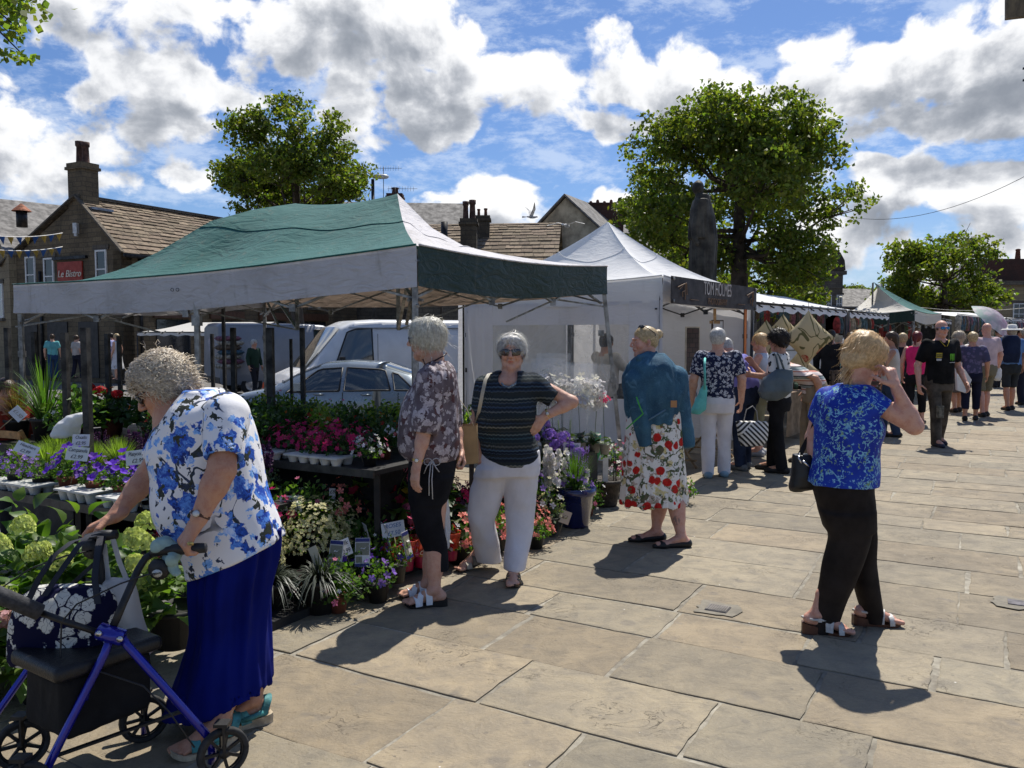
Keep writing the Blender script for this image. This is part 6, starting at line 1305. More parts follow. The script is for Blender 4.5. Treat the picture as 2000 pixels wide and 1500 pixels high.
#E : woman in the blue blouse, shading her eyes
def person_E():
 P=Px(4.3);t=person('blonde woman in royal blue leaf print top, raising a hand to her glasses',(1.75,4.3))
 H=Head(P(1688,700),(.72,.30,-.42),(.34,.1,.92),1.03);S=SDF();hS(S,H,1.0,1.0,True,P(1672,758),.056);S.el(P(1668,776),(.10,.10,.05),.04)
 arm(S,P(1705,785,-.10),P(1786,832,-.14),P(1752,762,-.14),(.050,.043,.028));hand(S,P(1750,757,-.14),(-.30,.12,.95),(-.55,.75,.1),(-.8,-.35,.2),(.75,1.0,.6),1.05,fc=[(.35,.7,.5),(.9,1.2,.8),(1.0,1.2,.8),(1.0,1.2,.8)])
 arm(S,P(1608,785,.1),P(1588,855,.14),P(1600,925,.05),(.048,.040,.027));hand(S,P(1602,930,.05),(.1,-.1,-1),(.8,-.3,0),(.3,.9,0),(.5,.7,.5))
 aL=v3(1.625,4.28,.115);dL=(.93,-.22);aR=v3(1.945,4.40,.105);dR=(.95,-.10)
 S.rc(aL,aL+(.02,0,.10),.031,.026,.02);S.rc(aR,aR+(-.01,0,.10),.031,.026,.02);hp_=P(1655,960);S.rc(aL+(.02,0,.10),P(1640,1100),.022,.025,.02);S.rc(P(1640,1100),hp_,.025,.05,.02);S.rc(aR+(-.01,0,.10),P(1686,1100,.08),.022,.025,.02);S.rc(P(1686,1100,.08),hp_,.025,.05,.02);S.rc(hp_,P(1668,776),.06,.08,.02);foot(S,aL,dL,.235,.05,.02,.018);foot(S,aR,dR,.235,.05,.02,.018)
 sM(S,H,SKIN_P,t,.0055*DETAIL,.0040,(.9,.5,.5),.8)
 T=SDF();P.loft(T,[(750,1645,1690,.09),(760,1624,1700,.13),(775,1610,1712,.16),(795,1602,1716,.17),(824,1597,1712,.175),(860,1595,1712,.17),(892,1594,1711,.17),(925,1586,1712,.18),(948,1581,1711,.18)],0,p=2.15)
 T.cc(P(1690,783,-.08),P(1724,806,-.115),.080,.070,.03);T.rc(P(1718,802,-.11),P(1740,815,-.12),.055,.060,.004,'s');T.cc(P(1616,780,.08),P(1598,820,.13),.065,.058,.03);T.el(P(1690,838,-.03),(.075,.13,.075),.05)
 T.rc(P(1672,735,0),P(1674,752,-.01),.074,.075,.01,'s');T.cut(P(1640,944),(0,0,-1))
 fl=fL('blouse_royal_paisley',(.008,.045,.40),[('vine',15,.020,(.22,.48,.60),(.10,.28,.58),8,.52),('vine',28,.034,(.26,.50,.52),(.12,.32,.55),11,.52),(38,.20,(.28,.55,.70),(.14,.36,.62),1.6,.4),(22,.18,(.15,.26,.10),(.22,.40,.30),2.2,.5)],.6,.15,b2=(.004,.022,.28))
 gR('blouse',T,.0065*DETAIL,fl,t,wK(.007,(7,7,5),21))
 K=SDF();P.loft(K,[(925,1592,1702,.155),(960,1594,1700,.16),(1000,1604,1704,.155),(1030,1612,1707,.14)],0)
 P.loft(K,[(1000,1606,1700,.12,-.04),(1051,1620,1697,.105,-.05),(1096,1610,1684,.095,-.05),(1140,1603,1668,.085,-.04),(1164,1597,1655,.08,-.02),(1205,1586,1640,.068),(1240,1584,1628,.058)],0,k=.03);P.loft(K,[(1000,1640,1706,.10,.06),(1051,1660,1710,.09,.08),(1096,1664,1709,.08,.08),(1140,1668,1712,.075,.08),(1164,1675,1718,.07,.09),(1196,1686,1724,.06,.10),(1215,1692,1728,.055,.10)],0,k=.02)
 gR('trousers',K,.0068*DETAIL,cloth('dark_brown_jersey',(.022,.017,.015),.2,.8,.4),t,wK(.007,(7,7,4),6))
 comb=lambda Q:radial(Q,down=-.55)+np.array((0,-.2,0));reg=lambda Q:~((Q[:,1]>.045)&(Q[:,2]<.055))&~((Q[:,1]>.0)&(Q[:,2]<.0))&(Q[:,2]>-.095)
 st=[sT(H,3000,10,.12,(.091,.108,.103),w=.0024,seed=35,region=reg,comb=comb,lift=.07,jit=.13,drop=.35,stick=.95),sT(H,250,8,.10,(.096,.112,.108),w=.0013,seed=36,region=reg,comb=comb,lift=.16,jit=.4)]
 hO(H,H_BLON2,t,[('e',((0,-.024,.042),(.091,.105,.096),0)),('e',((0,-.062,-.030),(.078,.052,.065),.03)),('e',((0,.045,.082),(.068,.045,.036),.03)),('s',((0,.092,-.015),(.085,.065,.072),.01)),('s',((0,.045,-.075),(.12,.05,.06),.02))],st,.0058,lambda V:.005*sN(V*np.array((1,1,.5)),55,2))
 shades(H,t,M('clear_glass_lens',(.25,.2,.17),.1,0,.1,alpha=.35),.026,.017,.098,.004,frame=THINF,name='glasses')
 m=MB();m.tube([H.p(-.079,.0,.0),H.p(-.088,-.005,-.06),H.p(-.075,-.03,-.115),H.p(-.05,-.06,-.13)],.0016,5);obj('glasses_cord',m,DARKM,t)
 wh=M('sandal_white2',(.55,.53,.50),.45,0,.1,30,.2);so=M('wedge_brown',(.10,.04,.022),.5,0,.3,9)
 for an,d in((aL,dL),(aR,dR)):
  sh=sole(an,d,.255,.088,.058,.020,'sandal',so,t);strap(an,d,.045,.041,.082,.028,wh,sh,.025,.25);strap(an,d,.078,.043,.066,.026,wh,sh,.022,-.35);strap(an,d,.115,.047,.048,.024,wh,sh,.016,.1)
  dd=nrm((*d,0));s_=v3(-dd[1],dd[0],0);a0=v3(an[0],an[1],.085);m=MB();m.tube([a0+dd*.045+s_*.035,a0-dd*.02+s_*.042,a0-dd*.075,a0-dd*.02-s_*.042,a0+dd*.045-s_*.035],.007,6);m.box(a0-s_*.043+dd*.01,(.02,.004,.02),atan2(dd[1],dd[0]));obj('ankle_strap',m,wh,sh)
person_E()
def handbag_E():
 P=Px(4.42);t=tH('handbag','black leather shoulder bag hanging at the blue-topped woman\'s left side','bag',P(1570,960));S=SDF();P.loft(S,[(888,1550,1602,.035),(900,1550,1608,.055),(930,1547,1608,.065),(950,1543,1604,.06),(960,1545,1560,.03)],0,p=3);BL=M('black_leather',(.012,.012,.013),.38,0,.2,12,.25,30)
 V,Fq=S.mesh(.007,disp=wK(.006,(10,10,8),3));obj('bag_body',(V,Fq),BL,t,smooth=True);m=MB();m.smooth=True;G_=[[P(a-o,b,dy)for o in(5,-5)]for a,b,dy in((1630,768,-.10),(1608,790,-.12),(1598,812,-.06),(1585,845,.0),(1572,870,.0),(1562,890,.0))];m.grid(G_);m.grid([[p+v3(0,.006,0)for p in r_[::-1]]for r_ in G_]);obj('strap',m,BL,t)
 m=MB();m.tube([P(1562,885,-.01),P(1560,895,-.05),P(1566,905,-.06)],.005,6);m.tube([P(1568,900,-.065),P(1577,908,-.07),P(1582,912,-.065)],.006,6);obj('buckle',m,SILV,t)
handbag_E()
#PEOPLE FURTHER AWAY (built standing at the origin facing -Y, then turned and placed)
def gp(label,X,Y,face,h=1.68,skin=SKIN,top=None,bottom=None,btype='trousers',hair=H_GREY,hstyle='short',sleeve=.5,res=.012,build=1.0,step=.0,arms=None,lean=0.0,shoe=None,hat=None,z=0.0,group=None,hem=.42,sit=False,topname='shirt',glass=None,headturn=0.0,headdip=.0,crouch=0):
 k=h/1.70;b=build;t=tH('person',label,'person',(0,0,0),group)
 hz=.90*k;L={-1:v3(-.095*k,-step*.5,.085*k),1:v3(.095*k,step*.5,.085*k)};hp_={s:v3(s*.09*k,0,hz)for s in L};kn={s:(L[s]+hp_[s])/2+v3(0,-.03-.02*abs(step),.02)for s in L}
 if sit:kn={s:v3(s*.10,-.42,.52*k)for s in L};L={s:v3(s*.10,-.40,.08)for s in L};hz=.50*k;hp_={s:v3(s*.09,0,hz)for s in L}
 dz=hz-.90*k;H=Head(v3(0,-.02,1.575*k+dz),(sin(headturn),-cos(headturn),-headdip),(0,-headdip*.5,1),.97*k**.5);S=SDF();hS(S,H,1.0,1.0,True,v3(0,.01,1.43*k+dz),.055*b**.5)
 S.el((0,0,1.37*k+dz),(.15*k*b,.09*b,.07),.04);S.el((0,0,1.12*k+dz),(.13*b,.09*b,.30),.05)
 A=arms or{};dft={s:((s*.25*k*b**.5,.02,1.12*k+dz),(s*.26*k*b**.5,-.06,.87*k+dz))for s in(-1,1)}
 sh={s:v3(s*.175*k*b**.6,0,1.37*k+dz)for s in(-1,1)};AR={}
 for s in(-1,1):
  el,wr=[np.array(q,float)for q in A.get(s,dft[s])];AR[s]=(el,wr);r=.043*b**.5;arm(S,sh[s],el,wr,(r*1.12,r,r*.66));d=nrm(wr-el);n=v3(-s,0,0)if abs(d[0])<.6 else v3(0,0,-1);hand(S,wr,d,n,v3(0,-1,0)if abs(d[1])<.8 else v3(-s*.3,0,1),(.3,.5,.4),1.05*k)
 for s in L:
  leg(S,hp_[s],kn[s],L[s],(.075*b**.5,.055*b**.5,.038));S.rc(L[s],L[s]+v3(0,-.14,-.04),.034,.03,.02)
 def df(V):
  if not lean:return V
  V=V.copy();z0=hz;g=np.clip((V[:,2]-z0+.05)/.35,0,1);a=lean*g;y,zz=V[:,1],V[:,2]-z0;m_=V[:,2]>z0-.05
  V[:,1]=np.where(m_,y*np.cos(a)-zz*np.sin(a),y);V[:,2]=np.where(m_,z0+y*np.sin(a)+zz*np.cos(a),V[:,2]);return V
 V,Fq=S.mesh(res);C=head_col(V,H);obj('body',(df(V),Fq),skin,t,attr={'Col':C},smooth=True)
 T=SDF();T.loft([((.84*k if btype!='none' else.8*k)+dz,0,0,.17*k*b,.125*b),(.95*k+dz,0,0,.165*k*b,.13*b),(1.1*k+dz,0,-.01,.160*k*b,.13*b),(1.25*k+dz,0,-.005,.185*k*b**.7,.125*b),(1.36*k+dz,0,0,.195*k*b**.6,.10*b),(1.42*k+dz,0,0,.12*k,.075)],0,p=2.3)
 if sleeve:
  for s in(-1,1):el=AR[s][0];e=sh[s]+(el-sh[s])*min(1,sleeve*1.6);T.cc(sh[s],e,.070*b**.4,.062*b**.4 if sleeve<.8 else.05,.03);
  if sleeve>=.8:
   for s in(-1,1):el,wr=AR[s];T.cc(el,el+(wr-el)*.9,.058*b**.4,.045,.02)
 T.rc((0,-.01,1.45*k+dz),(0,-.02,1.40*k+dz),.066,.060,.01,'s')
 V,Fq=T.mesh(res,disp=wK(.010,(7,7,4),int(X*7)%9),sm=1);obj(topname,(df(V),Fq),top,t,smooth=True)
 K=SDF();hips=[(.74*k+dz*1,0,0,.155*k*b,.12*b),(.85*k+dz,0,.01,.168*k*b,.13*b),(.97*k+dz,0,0,.155*k*b,.12*b)]
 if btype in('trousers','shorts','crop'):
  if not sit:K.loft(hips,0)
  e={'trousers':1.0,'shorts':.08,'crop':.62}[btype]
  for s in L:
   K.rc(hp_[s]-(0,0,.02),kn[s],.092*k*b**.7,.072*b**.5,.03);q=kn[s]+(L[s]+v3(0,0,-.045)-kn[s])*e;K.cc(kn[s],q,.072*b**.5,.062*b**.4 if btype=='trousers' else(.085*b**.4 if btype=='shorts' else.06),.02)
 else:
  K.loft([(hem*k,0,0,.24*k*b,.19*b),(.6*k,0,0,.21*k*b,.17*b),(.85*k,0,.01,.175*k*b,.135*b),(.98*k,0,0,.15*k*b,.12*b)],k=0,folds=(8,.018,1,.85*k,hem*k));K.loft([(hem*k-.05,0,0,.21*k*b,.16*b),(hem*k+.12,0,0,.2*k*b,.15*b)],k=.01,mode='s')
 V,Fq=K.mesh(res,disp=wK(.008,(7,7,4),3),sm=1);obj({'trousers':'trousers','shorts':'shorts','crop':'trousers'}.get(btype,'skirt'),(df(V),Fq),bottom,t,smooth=True)
 sm_=shoe or cloth('shoe_dark',(.03,.028,.027),.2,.5)
 for s in L:
  Q=SDF();a=L[s];Q.rc((a[0],a[1]+.05,.04),(a[0],a[1]-.14,.032),.040,.032,.01,flat=((1,0,0),1.15));Q.rc((a[0],a[1]-.14,.03),(a[0],a[1]-.18,.026),.036,.026,.02,flat=((1,0,0),1.15));Q.cc((a[0],a[1]+.03,.04),(a[0],a[1]+.01,.085),.04,.038,.02);Q.cut((0,0,.003),(0,0,-1));V,Fq=Q.mesh(max(res*.7,.008));obj('shoe',(V,Fq),sm_,t,smooth=True)
 if hair is not None:
  rr=max(res*.6,.006)
  reg=lambda Q:~((Q[:,1]>.045)&(Q[:,2]<.05))&~((Q[:,1]>.0)&(Q[:,2]<.0))&(Q[:,2]>-.09)
  base=[('e',((0,-.02,.038),(.086,.101,.092),0)),('e',((0,-.055,-.025),(.072,.05,.055),.03)),('s',((0,.092,-.02),(.085,.06,.075),.01)),('s',((0,.04,-.08),(.12,.055,.06),.02))];ds=lambda V:.005*sN(V,55,2);st=[]
  if hstyle=='curly':base=[('e',((0,-.02,.045),(.105,.115,.105),0)),('e',((0,-.06,-.03),(.09,.06,.07),.03))]+base[2:];ds=lambda V:.014*sN(V,40,2)+.006*sN(V,90,3);st=[sT(H,900,6,.08,(.10,.112,.105),curl=.014,w=.003,seed=3,region=reg,comb=lambda Q:radial(Q),lift=.25,jit=1.0)]
  elif hstyle=='short':st=[sT(H,600,6,.09,(.088,.103,.095),w=.003,seed=4,region=reg,comb=lambda Q:radial(Q,down=-.6),lift=.08,jit=.3)]
  elif hstyle=='long':base+=[('r',((0,-.07,.0),(0,-.09,-.19),.062,.035))]
  elif hstyle=='tail':base+=[('r',((0,-.105,.02),(0,-.15,-.12),.028,.016)),('e',((0,-.10,.03),(.03,.03,.03),.01))]
  elif hstyle=='fringe':base=[('e',((0,-.022,-.005),(.082,.092,.040),0)),('s',((0,.07,-.02),(.085,.07,.085),.01)),('s',((0,-.02,.075),(.075,.08,.05),.01))]
  Sx=SDF();
  n0=len(t.children);ho=hO(H,hair,t,base,st,rr,ds)
  if lean:me=ho.data;A_=np.empty(len(me.vertices)*3,np.float32);me.vertices.foreach_get('co',A_);me.vertices.foreach_set('co',df(A_.reshape(-1,3).astype(float)).astype(np.float32).ravel());me.update()
 if hat is not None:
  m=MB();c=H.p(0,-.01,.065);m.lathe(c,[(.02,.095),(.075,.085),(.092,.05),(.096,.0),(.17,-.005),(.21,-.03),(.205,-.036),(.17,-.015),(.09,-.012)],20);obj('hat',m,hat,t)
 if glass:shades(H,t,glass,.031,.019,.10,.006)
 t.location=(X,Y,z);t.rotation_euler=(0,0,face);ORG[t.name]=np.array((X,Y,z));return t
def at(px,D):return(px-1000)/1600*D
C_=cloth
def stripes(name,cols,sc,axis=2,wob=.01):
 m,t,o=nM(name);co=t.n('ShaderNodeTexCoord').outputs['Object'];s=t.sep(co);z=t.m('ADD',s[axis],t.m('MULTIPLY',t.noise(co,6,2),wob));f=t.m('FRACT',t.m('MULTIPLY',z,sc));n=len(cols)
 c=t.ramp(f,[(i/n,c_)for i,c_ in enumerate(cols)],'CONSTANT');t.set(o.inputs[0],pB(t,c,.85,0,.15,bM(t,t.noise(co,14,4),.4,.01)));return m
navy_fl=fL('navy_white_petal_print',(.010,.014,.045),[(26,.42,(.50,.50,.52),(.35,.36,.42),1.3,.35),(60,.3,(.012,.016,.05),(.02,.02,.05),1,.3)],.8)
cow=fL('white_black_spot_print',(.66,.64,.60),[(19,.33,(.01,.01,.01),(.015,.015,.015),.9,.15)],.8)
REACH={-1:((-.30,-.10,1.10),(-.28,-.36,1.12))}
WHT=C_('white_cotton',(.64,.62,.64),.05)
gp('white-haired woman in navy petal print top and white trousers, back turned',at(1402,9.0),9.0,pi-.12,1.66,SKIN,navy_fl,WHT,hair=H_SILV,res=.009,build=1.12,step=.10,shoe=M('shoe_pale_blue',(.22,.32,.38),.6),arms={-1:((.30,-.0,1.12),(.33,-.16,.98)),1:((-.27,.02,1.10),(-.22,-.14,.98))}and None,headturn=-.3)
gp('bending white-haired man in a lilac shirt and dark jeans behind the navy-topped woman',at(1455,9.55),9.55,pi+.55,1.78,SKIN_P,C_('lilac_shirt',(.19,.18,.46),.1),C_('dark_jeans',(.018,.028,.060),.25,.9),hair=H_SILV,res=.011,build=1.08,lean=.45,step=.12,arms={-1:((-.26,-.05,1.10),(-.27,-.28,.98)),1:((.27,-.02,1.08),(.30,-.10,.86))},shoe=M('shoe_grey_suede',(.13,.14,.15),.9))
gp('curly dark-haired woman in black-spotted white top and slim black trousers, grey bag on her shoulder',at(1522,9.35),9.35,pi+1.0,1.63,SKIN_T,cow,C_('black_trousers',(.010,.010,.012),.2),hair=H_DARK,hstyle='curly',res=.009,build=.98,step=.16,arms={-1:((-.20,-.20,1.05),(-.12,-.32,1.22)),1:((.24,.0,1.10),(.17,-.26,1.12))},headdip=.15)
gp('stooping person in a pink, grey and white striped shirt and beige trousers',at(1592,9.9),9.9,-pi/2-.25,1.76,SKIN_T,stripes('striped_shirt',[(.60,.52,.50),(.60,.52,.50),(.42,.17,.13),(.60,.55,.52),(.20,.25,.26),(.25,.30,.30),(.05,.05,.06),(.60,.52,.50)],9),C_('beige_trousers',(.27,.215,.15),.12),hair=H_GREY,res=.010,build=1.15,lean=.62,step=.15,arms={-1:((-.24,.05,1.15),(-.24,-.05,.88)),1:((.24,.03,1.10),(.24,.02,.84))},shoe=M('trainer_black',(.02,.02,.02),.6))
gp('woman in a pale sleeveless top beyond the curly-haired shopper',at(1486,10.6),10.6,-2.0,1.60,SKIN_P,C_('pale_vest',(.45,.50,.58),.1),C_('khaki_shorts',(.20,.20,.13),.1),'crop',H_BLON2,res=.012,sleeve=0,arms={-1:((-.22,-.12,1.12),(-.12,-.30,1.20)),1:((.22,-.08,1.12),(.10,-.28,1.12))},shoe=M('trainer_pale',(.35,.36,.38),.7))
def polo():
 D=11.6;X=at(1836,D);t=gp('bald man in sunglasses and a black sponsor polo shirt walking towards the camera',X,D,.05,1.79,SKIN_P,C_('black_polo',(.010,.010,.011),.25),C_('grey_work_trousers',(.085,.072,.058),.3),hair=H_BRN,hstyle='fringe',res=.0095,build=1.12,step=.28,arms={-1:((-.30,.04,1.14),(-.33,-.06,.88)),1:((.29,.05,1.14),(.31,-.12,.90))},glass=M('mirror_lens_blue',(.03,.16,.35),.05,.8),shoe=M('shoe_navy',(.012,.016,.035),.6))
 R=np.column_stack(((1,0,0),(0,0,1),(0,-1,0)));g=M('logo_green',(.12,.42,.02),.6);yl=M('patch_yellow',(.42,.32,.02),.6);wh=M('patch_white',(.4,.4,.4),.6);y=-.148;ORG[t.name]=v3(0,0,0)
 def add(name,prs,mat):
  m=MB();
  for c,sz in prs:m.box((c[0],y+(.012 if abs(c[0])>.12 else 0),c[1]),(sz[0],.006,sz[1]))
  return obj(name,m,mat,t)
 m=MB()
 for i,(x,w_)in enumerate(((.065,.009),(.087,.010),(.109,.009))):
  m.prism([(x-w_,y,1.305),(x+w_,y,1.310),(x+w_*.7,y,1.26),(x+w_*.9,y,1.235),(x-w_*.1,y,1.205-.01*(i==1)),(x-w_*.6,y,1.245)],(0,-.004,0))
 obj('claw_logo',m,g,t)
 add('chest_patch',[((-.10,1.285),(.085,.07))],yl);add('chest_patch_lines',[((-.10,1.292),(.078,.012)),((-.10,1.270),(.078,.010))],DARKM).location.y=-.004;add('chest_patch_white',[((-.10,1.225),(.075,.03)),((.09,1.185),(.08,.010))],wh)
 for s in(-1,1):m=MB();m.tube([(s*.07,-.09,1.50),(s*.05,-.12,1.46),(s*.012,-.14,1.41)],.005,5);obj('collar_piping',m,yl,t)
 for s,yy in((-1,-.215),(1,.06)):m=MB();m.box((s*.100,yy if s<0 else yy,.50),(.095,.03,.17));m.box((s*.100,(yy if s<0 else yy)-.012,.50),(.06,.03,.12));obj('knee_pad',m,M('knee_pad_grey',(.15,.14,.11),.8,0,.3,18),t)
 ORG[t.name]=np.array((X,D,0))
polo()
far=[('woman with long red ponytail and bright pink vest reaching to a stall',1790,14.3,pi-.7,1.63,SKIN_P,C_('hot_pink',(.75,.03,.16)),C_('black_legs',(.012,.012,.014)),'crop',H_RED,'tail',0,.95,{-1:((-.30,-.25,1.20),(-.30,-.48,1.22))},None),('person with grey curls in a white blouse, back to the camera, behind the polo man',1872,16.5,pi,1.62,SKIN,C_('white_top2',(.60,.58,.56)),C_('grey_skirt',(.12,.11,.11)),'skirt',H_GREY,'curly',.5,1.05,None,None),('woman with a brown bob in a mottled indigo top and dark cropped trousers',1899,14.9,pi-.45,1.62,SKIN_T,fL('indigo_mottle',(.05,.05,.10),[(14,.4,(.09,.08,.16),(.13,.11,.20),1,.4)]),C_('navy_crop',(.010,.012,.030)),'crop',H_BLOND,'short',.6,1.0,None,None),('bald man in a pale pink shirt and camouflage shorts seen from behind',1926,15.6,pi+.1,1.80,SKIN_P,C_('pale_pink_shirt',(.55,.42,.44)),fL('camo',(.16,.14,.09),[(14,.4,(.08,.08,.05),(.22,.19,.13),1,.3)]),'shorts',None,'fringe',.5,1.12,None,None),('hiker in a wide white sun hat, blue shirt, dark shorts and a navy rucksack',1975,16.9,pi,1.75,SKIN_T,C_('blue_shirt',(.10,.20,.42)),C_('dark_shorts',(.03,.035,.04)),'shorts',H_GREY,'short',.5,1.12,None,M('hat_white',(.72,.70,.66),.8)),('person in a dark navy jacket at the right edge of the crowd',2001,18.2,pi,1.72,SKIN_T,C_('navy_top',(.018,.022,.05)),C_('navy_trousers',(.014,.016,.028)),'trousers',H_GREY,'short',.9,1.05,None,None),('seated shopper with sandy hair and a black and white jacket by the far green gazebo',1762,15.6,pi-.6,1.6,SKIN_T,C_('dark_jacket',(.02,.022,.028)),C_('dark_jeans2',(.02,.022,.03)),'trousers',H_BLOND,'short',.9,1.0,None,None),('bare-armed woman in a white vest half hidden behind the hand at the glasses',1741,12.6,-1.9,1.62,SKIN_T,C_('white_vest',(.55,.53,.50)),C_('blue_jeans3',(.03,.05,.10)),'trousers',H_BRN,'long',0,1.0,{1:((.25,-.12,1.12),(.22,-.36,1.10))},None),('distant shopper in turquoise shirt among the far stalls',1636,17.5,2.2,1.58,SKIN,C_('turquoise_top',(.08,.32,.34)),C_('grey_tr',(.1,.1,.1)),'trousers',H_WHITE,'short',.5,1.0,None,None),('dark-haired woman in black by the white car beyond the cushions',1622,15.5,2.6,1.66,SKIN_T,C_('black_top3',(.015,.015,.018)),C_('black_tr3',(.015,.015,.018)),'trousers',H_DARK,'long',.9,1.05,None,None),('brown-haired woman in patterned dress by the wooden bench beyond the cushions',1660,16.2,2.9,1.62,SKIN_T,fL('dark_pattern',(.06,.03,.03),[(20,.35,(.35,.30,.26),(.2,.1,.1),1,.3)]),C_('dark_skirt',(.03,.02,.02)),'skirt',H_BRN,'long',.5,1.0,None,None),('tall walker in grey shirt far down the paving',1948,24,pi,1.78,SKIN_T,C_('grey_shirt',(.16,.17,.19)),C_('dark_tr4',(.03,.03,.035)),'trousers',H_BRN,'short',.5,1.0,None,None),('woman in a pale dress far down the paving',1906,27,pi-.3,1.65,SKIN,C_('pale_dress',(.5,.46,.42)),C_('pale_dress2',(.48,.44,.40)),'skirt',H_BRN,'long',.4,1.0,None,None),('man in red shirt walking far off near the right edge',1990,26,0.1,1.75,SKIN_T,C_('red_shirt',(.35,.03,.03)),C_('blue_jeans5',(.03,.05,.10)),'trousers',H_DARK,'short',.5,1.0,None,None),]
for lab,px,D,fc,h,sk,tp,bt,bty,hr,hs,sl,bd_,ar,hat in far:gp(lab,at(px,D),D,fc,h,sk,tp,bt,bty,hr,hs,sl,.016 if D<18 else.022,bd_,.18,ar,0,None,hat)
for lab,px,D,fc,h,sk,tp,bt,bty,hr,hs,sl in[('pedestrian in a teal T-shirt and jeans before the stone restaurant',103,30,pi+.4,1.66,SKIN,C_('teal_tshirt',(.12,.36,.37)),C_('jeans6',(.02,.05,.12)),'trousers',H_BRN,'short',.5),('pedestrian in a beige T-shirt and dark trousers before the stone restaurant',150,30.5,pi-.5,1.62,SKIN,C_('beige_tshirt',(.40,.36,.34)),C_('dark_tr7',(.015,.016,.03)),'trousers',H_BRN,'short',.5),('woman in a long white dress striding past the stone restaurant',229,29,-1.7,1.68,SKIN,C_('white_dress',(.60,.60,.62)),C_('white_dress2',(.60,.60,.62)),'skirt',H_BLOND,'short',.0),('walker in a lilac top hidden partly by the woman in white',218,31,-1.4,1.70,SKIN,C_('lilac_top',(.30,.32,.55)),C_('grey_tr8',(.2,.2,.2)),'trousers',H_DARK,'short',.5),('grey-haired man in a dark green coat standing by the grey van',496,25.5,1.1,1.76,SKIN_T,C_('green_coat',(.018,.040,.026)),C_('dark_tr9',(.018,.018,.022)),'trousers',H_SILV,'short',.9)]:
 gp(lab,at(px,D),D,fc,h,sk,tp,bt,bty,hr,hs,sl,.022,1.0,.25,z=-.35 if px>400 else-.1)
gp('balding man in a cream shirt sitting behind the tent window sheet',at(1183,11.3),11.3,2.2,1.72,SKIN_T,C_('cream_shirt',(.55,.50,.42)),C_('dark_tr10',(.03,.03,.03)),'trousers',H_DARK,'short',.9,.014,1.15,0,{1:((.24,-.10,.86),(.14,-.34,.84)),-1:((-.24,-.10,.86),(-.1,-.34,.84))},z=.28,sit=True)
gp('seated stallholder in a red jumper at the left edge behind the potted plants',at(8,6.9),6.9,.8,1.66,SKIN_T,C_('red_jumper',(.26,.035,.02)),C_('dark_tr11',(.02,.02,.02)),'trousers',H_BRN,'short',.9,.014,1.2,0,None,z=-.05,sit=True)
def sB(label,D,rows,mat,straps,ry=.05,res=.01,name='handbag',r=.006,smat=None):
 P=Px(D);t=tH(name,label,'bag',P(rows[-1][1],rows[-1][0]));S=SDF();P.loft(S,[(a,b,c,d)for a,b,c,d in rows],0,p=2.6);V,Fq=S.mesh(res,disp=wK(.008,(10,10,8),3));obj('bag_body',(V,Fq),mat,t,smooth=True)
 for st in straps:m=MB();m.tube([P(*q)for q in st],r,6);obj('strap',m,smat or mat,t)
sB('slouchy turquoise shoulder bag on the navy-topped woman\'s left side',8.8,[(752,1372,1381,.03),(775,1362,1380,.05),(800,1350,1378,.06),(808,1352,1366,.04)],M('turquoise_canvas',(.13,.50,.46),.8),[[(1377,700,.0),(1376,712,-.13),(1377,740,-.14),(1376,760,-.05)]],r=.012)
sB('grey leather shoulder bag of the curly-haired woman',9.1,[(722,1515,1548,.04),(740,1490,1549,.07),(765,1480,1546,.08),(778,1486,1530,.06),(782,1500,1515,.04)],M('grey_leather',(.075,.10,.115),.45),[[(1512,690,.15),(1515,692,-.0),(1522,728,-.02)],[(1518,690,.15),(1521,692,.0),(1532,724,-.02)]],r=.012)
m,nt,o=nM('black_white_diagonal_stripes');co=nt.n('ShaderNodeTexCoord').outputs['Object'];s_=nt.sep(co);a1=nt.m('ADD',s_[0],s_[2]);a2=nt.m('SUBTRACT',s_[0],s_[2]);selx=nt.m('GREATER_THAN',nt.m('ADD',nt.m('MULTIPLY',s_[0],1.0),nt.m('MULTIPLY',s_[2],-.9)),-.13)
f=nt.m('FRACT',nt.m('MULTIPLY',nt.mix(selx,a2,nt.m('MULTIPLY',a1,-1)),17));c=nt.mix(nt.m('GREATER_THAN',f,.5),(.65,.64,.60),(.012,.012,.013));nt.set(o.inputs[0],pB(nt,c,.7));
sB('black and white diagonally striped tote carried low by the man in lilac',9.0,[(823,1438,1500,.045),(840,1440,1500,.08),(860,1444,1498,.085),(870,1448,1490,.07)],m,[[(1452,824,.0),(1458,800,.0),(1470,793,.0),(1478,803,.0),(1480,822,.0)]],r=.006,smat=M('tote_handle',(.3,.3,.3),.6))
P_=Px(14.6);m=MB();m.prism([P_(1868,712),P_(1885,722),P_(1898,742),P_(1888,768),P_(1870,762)],(0,.06,0));obj('carrier_bag',m,M('white_plastic_bag',(.7,.7,.7)),org=P_(1880,765),label='large white carrier bag held between the polo man and the indigo-topped woman',cat='bag')
P_=Px(15.7);S=SDF();P_.loft(S,[(715,1948,1951,.02),(722,1940,1956,.06),(738,1936,1955,.08),(744,1945,1952,.04)]);V,Fq=S.mesh(.02);obj('carrier_bag',(V,Fq),M('white_plastic_bag',(.7,.7,.7)),org=P_(1946,742),label='grey-white carrier bag held by the man in camouflage shorts',cat='bag',smooth=True)
P_=Px(16.6);S=SDF();P_.loft(S,[(655,1964,1985,.10),(662,1960,1990,.14),(690,1958,1991,.15),(708,1962,1988,.10)]);V,Fq=S.mesh(.015,disp=wK(.01,(8,8,8),1));obj('rucksack',(V,Fq),C_('rucksack_navy',(.012,.02,.05)),org=P_(1975,700),label='navy rucksack on the back of the hiker in the white hat',cat='rucksack',smooth=True)
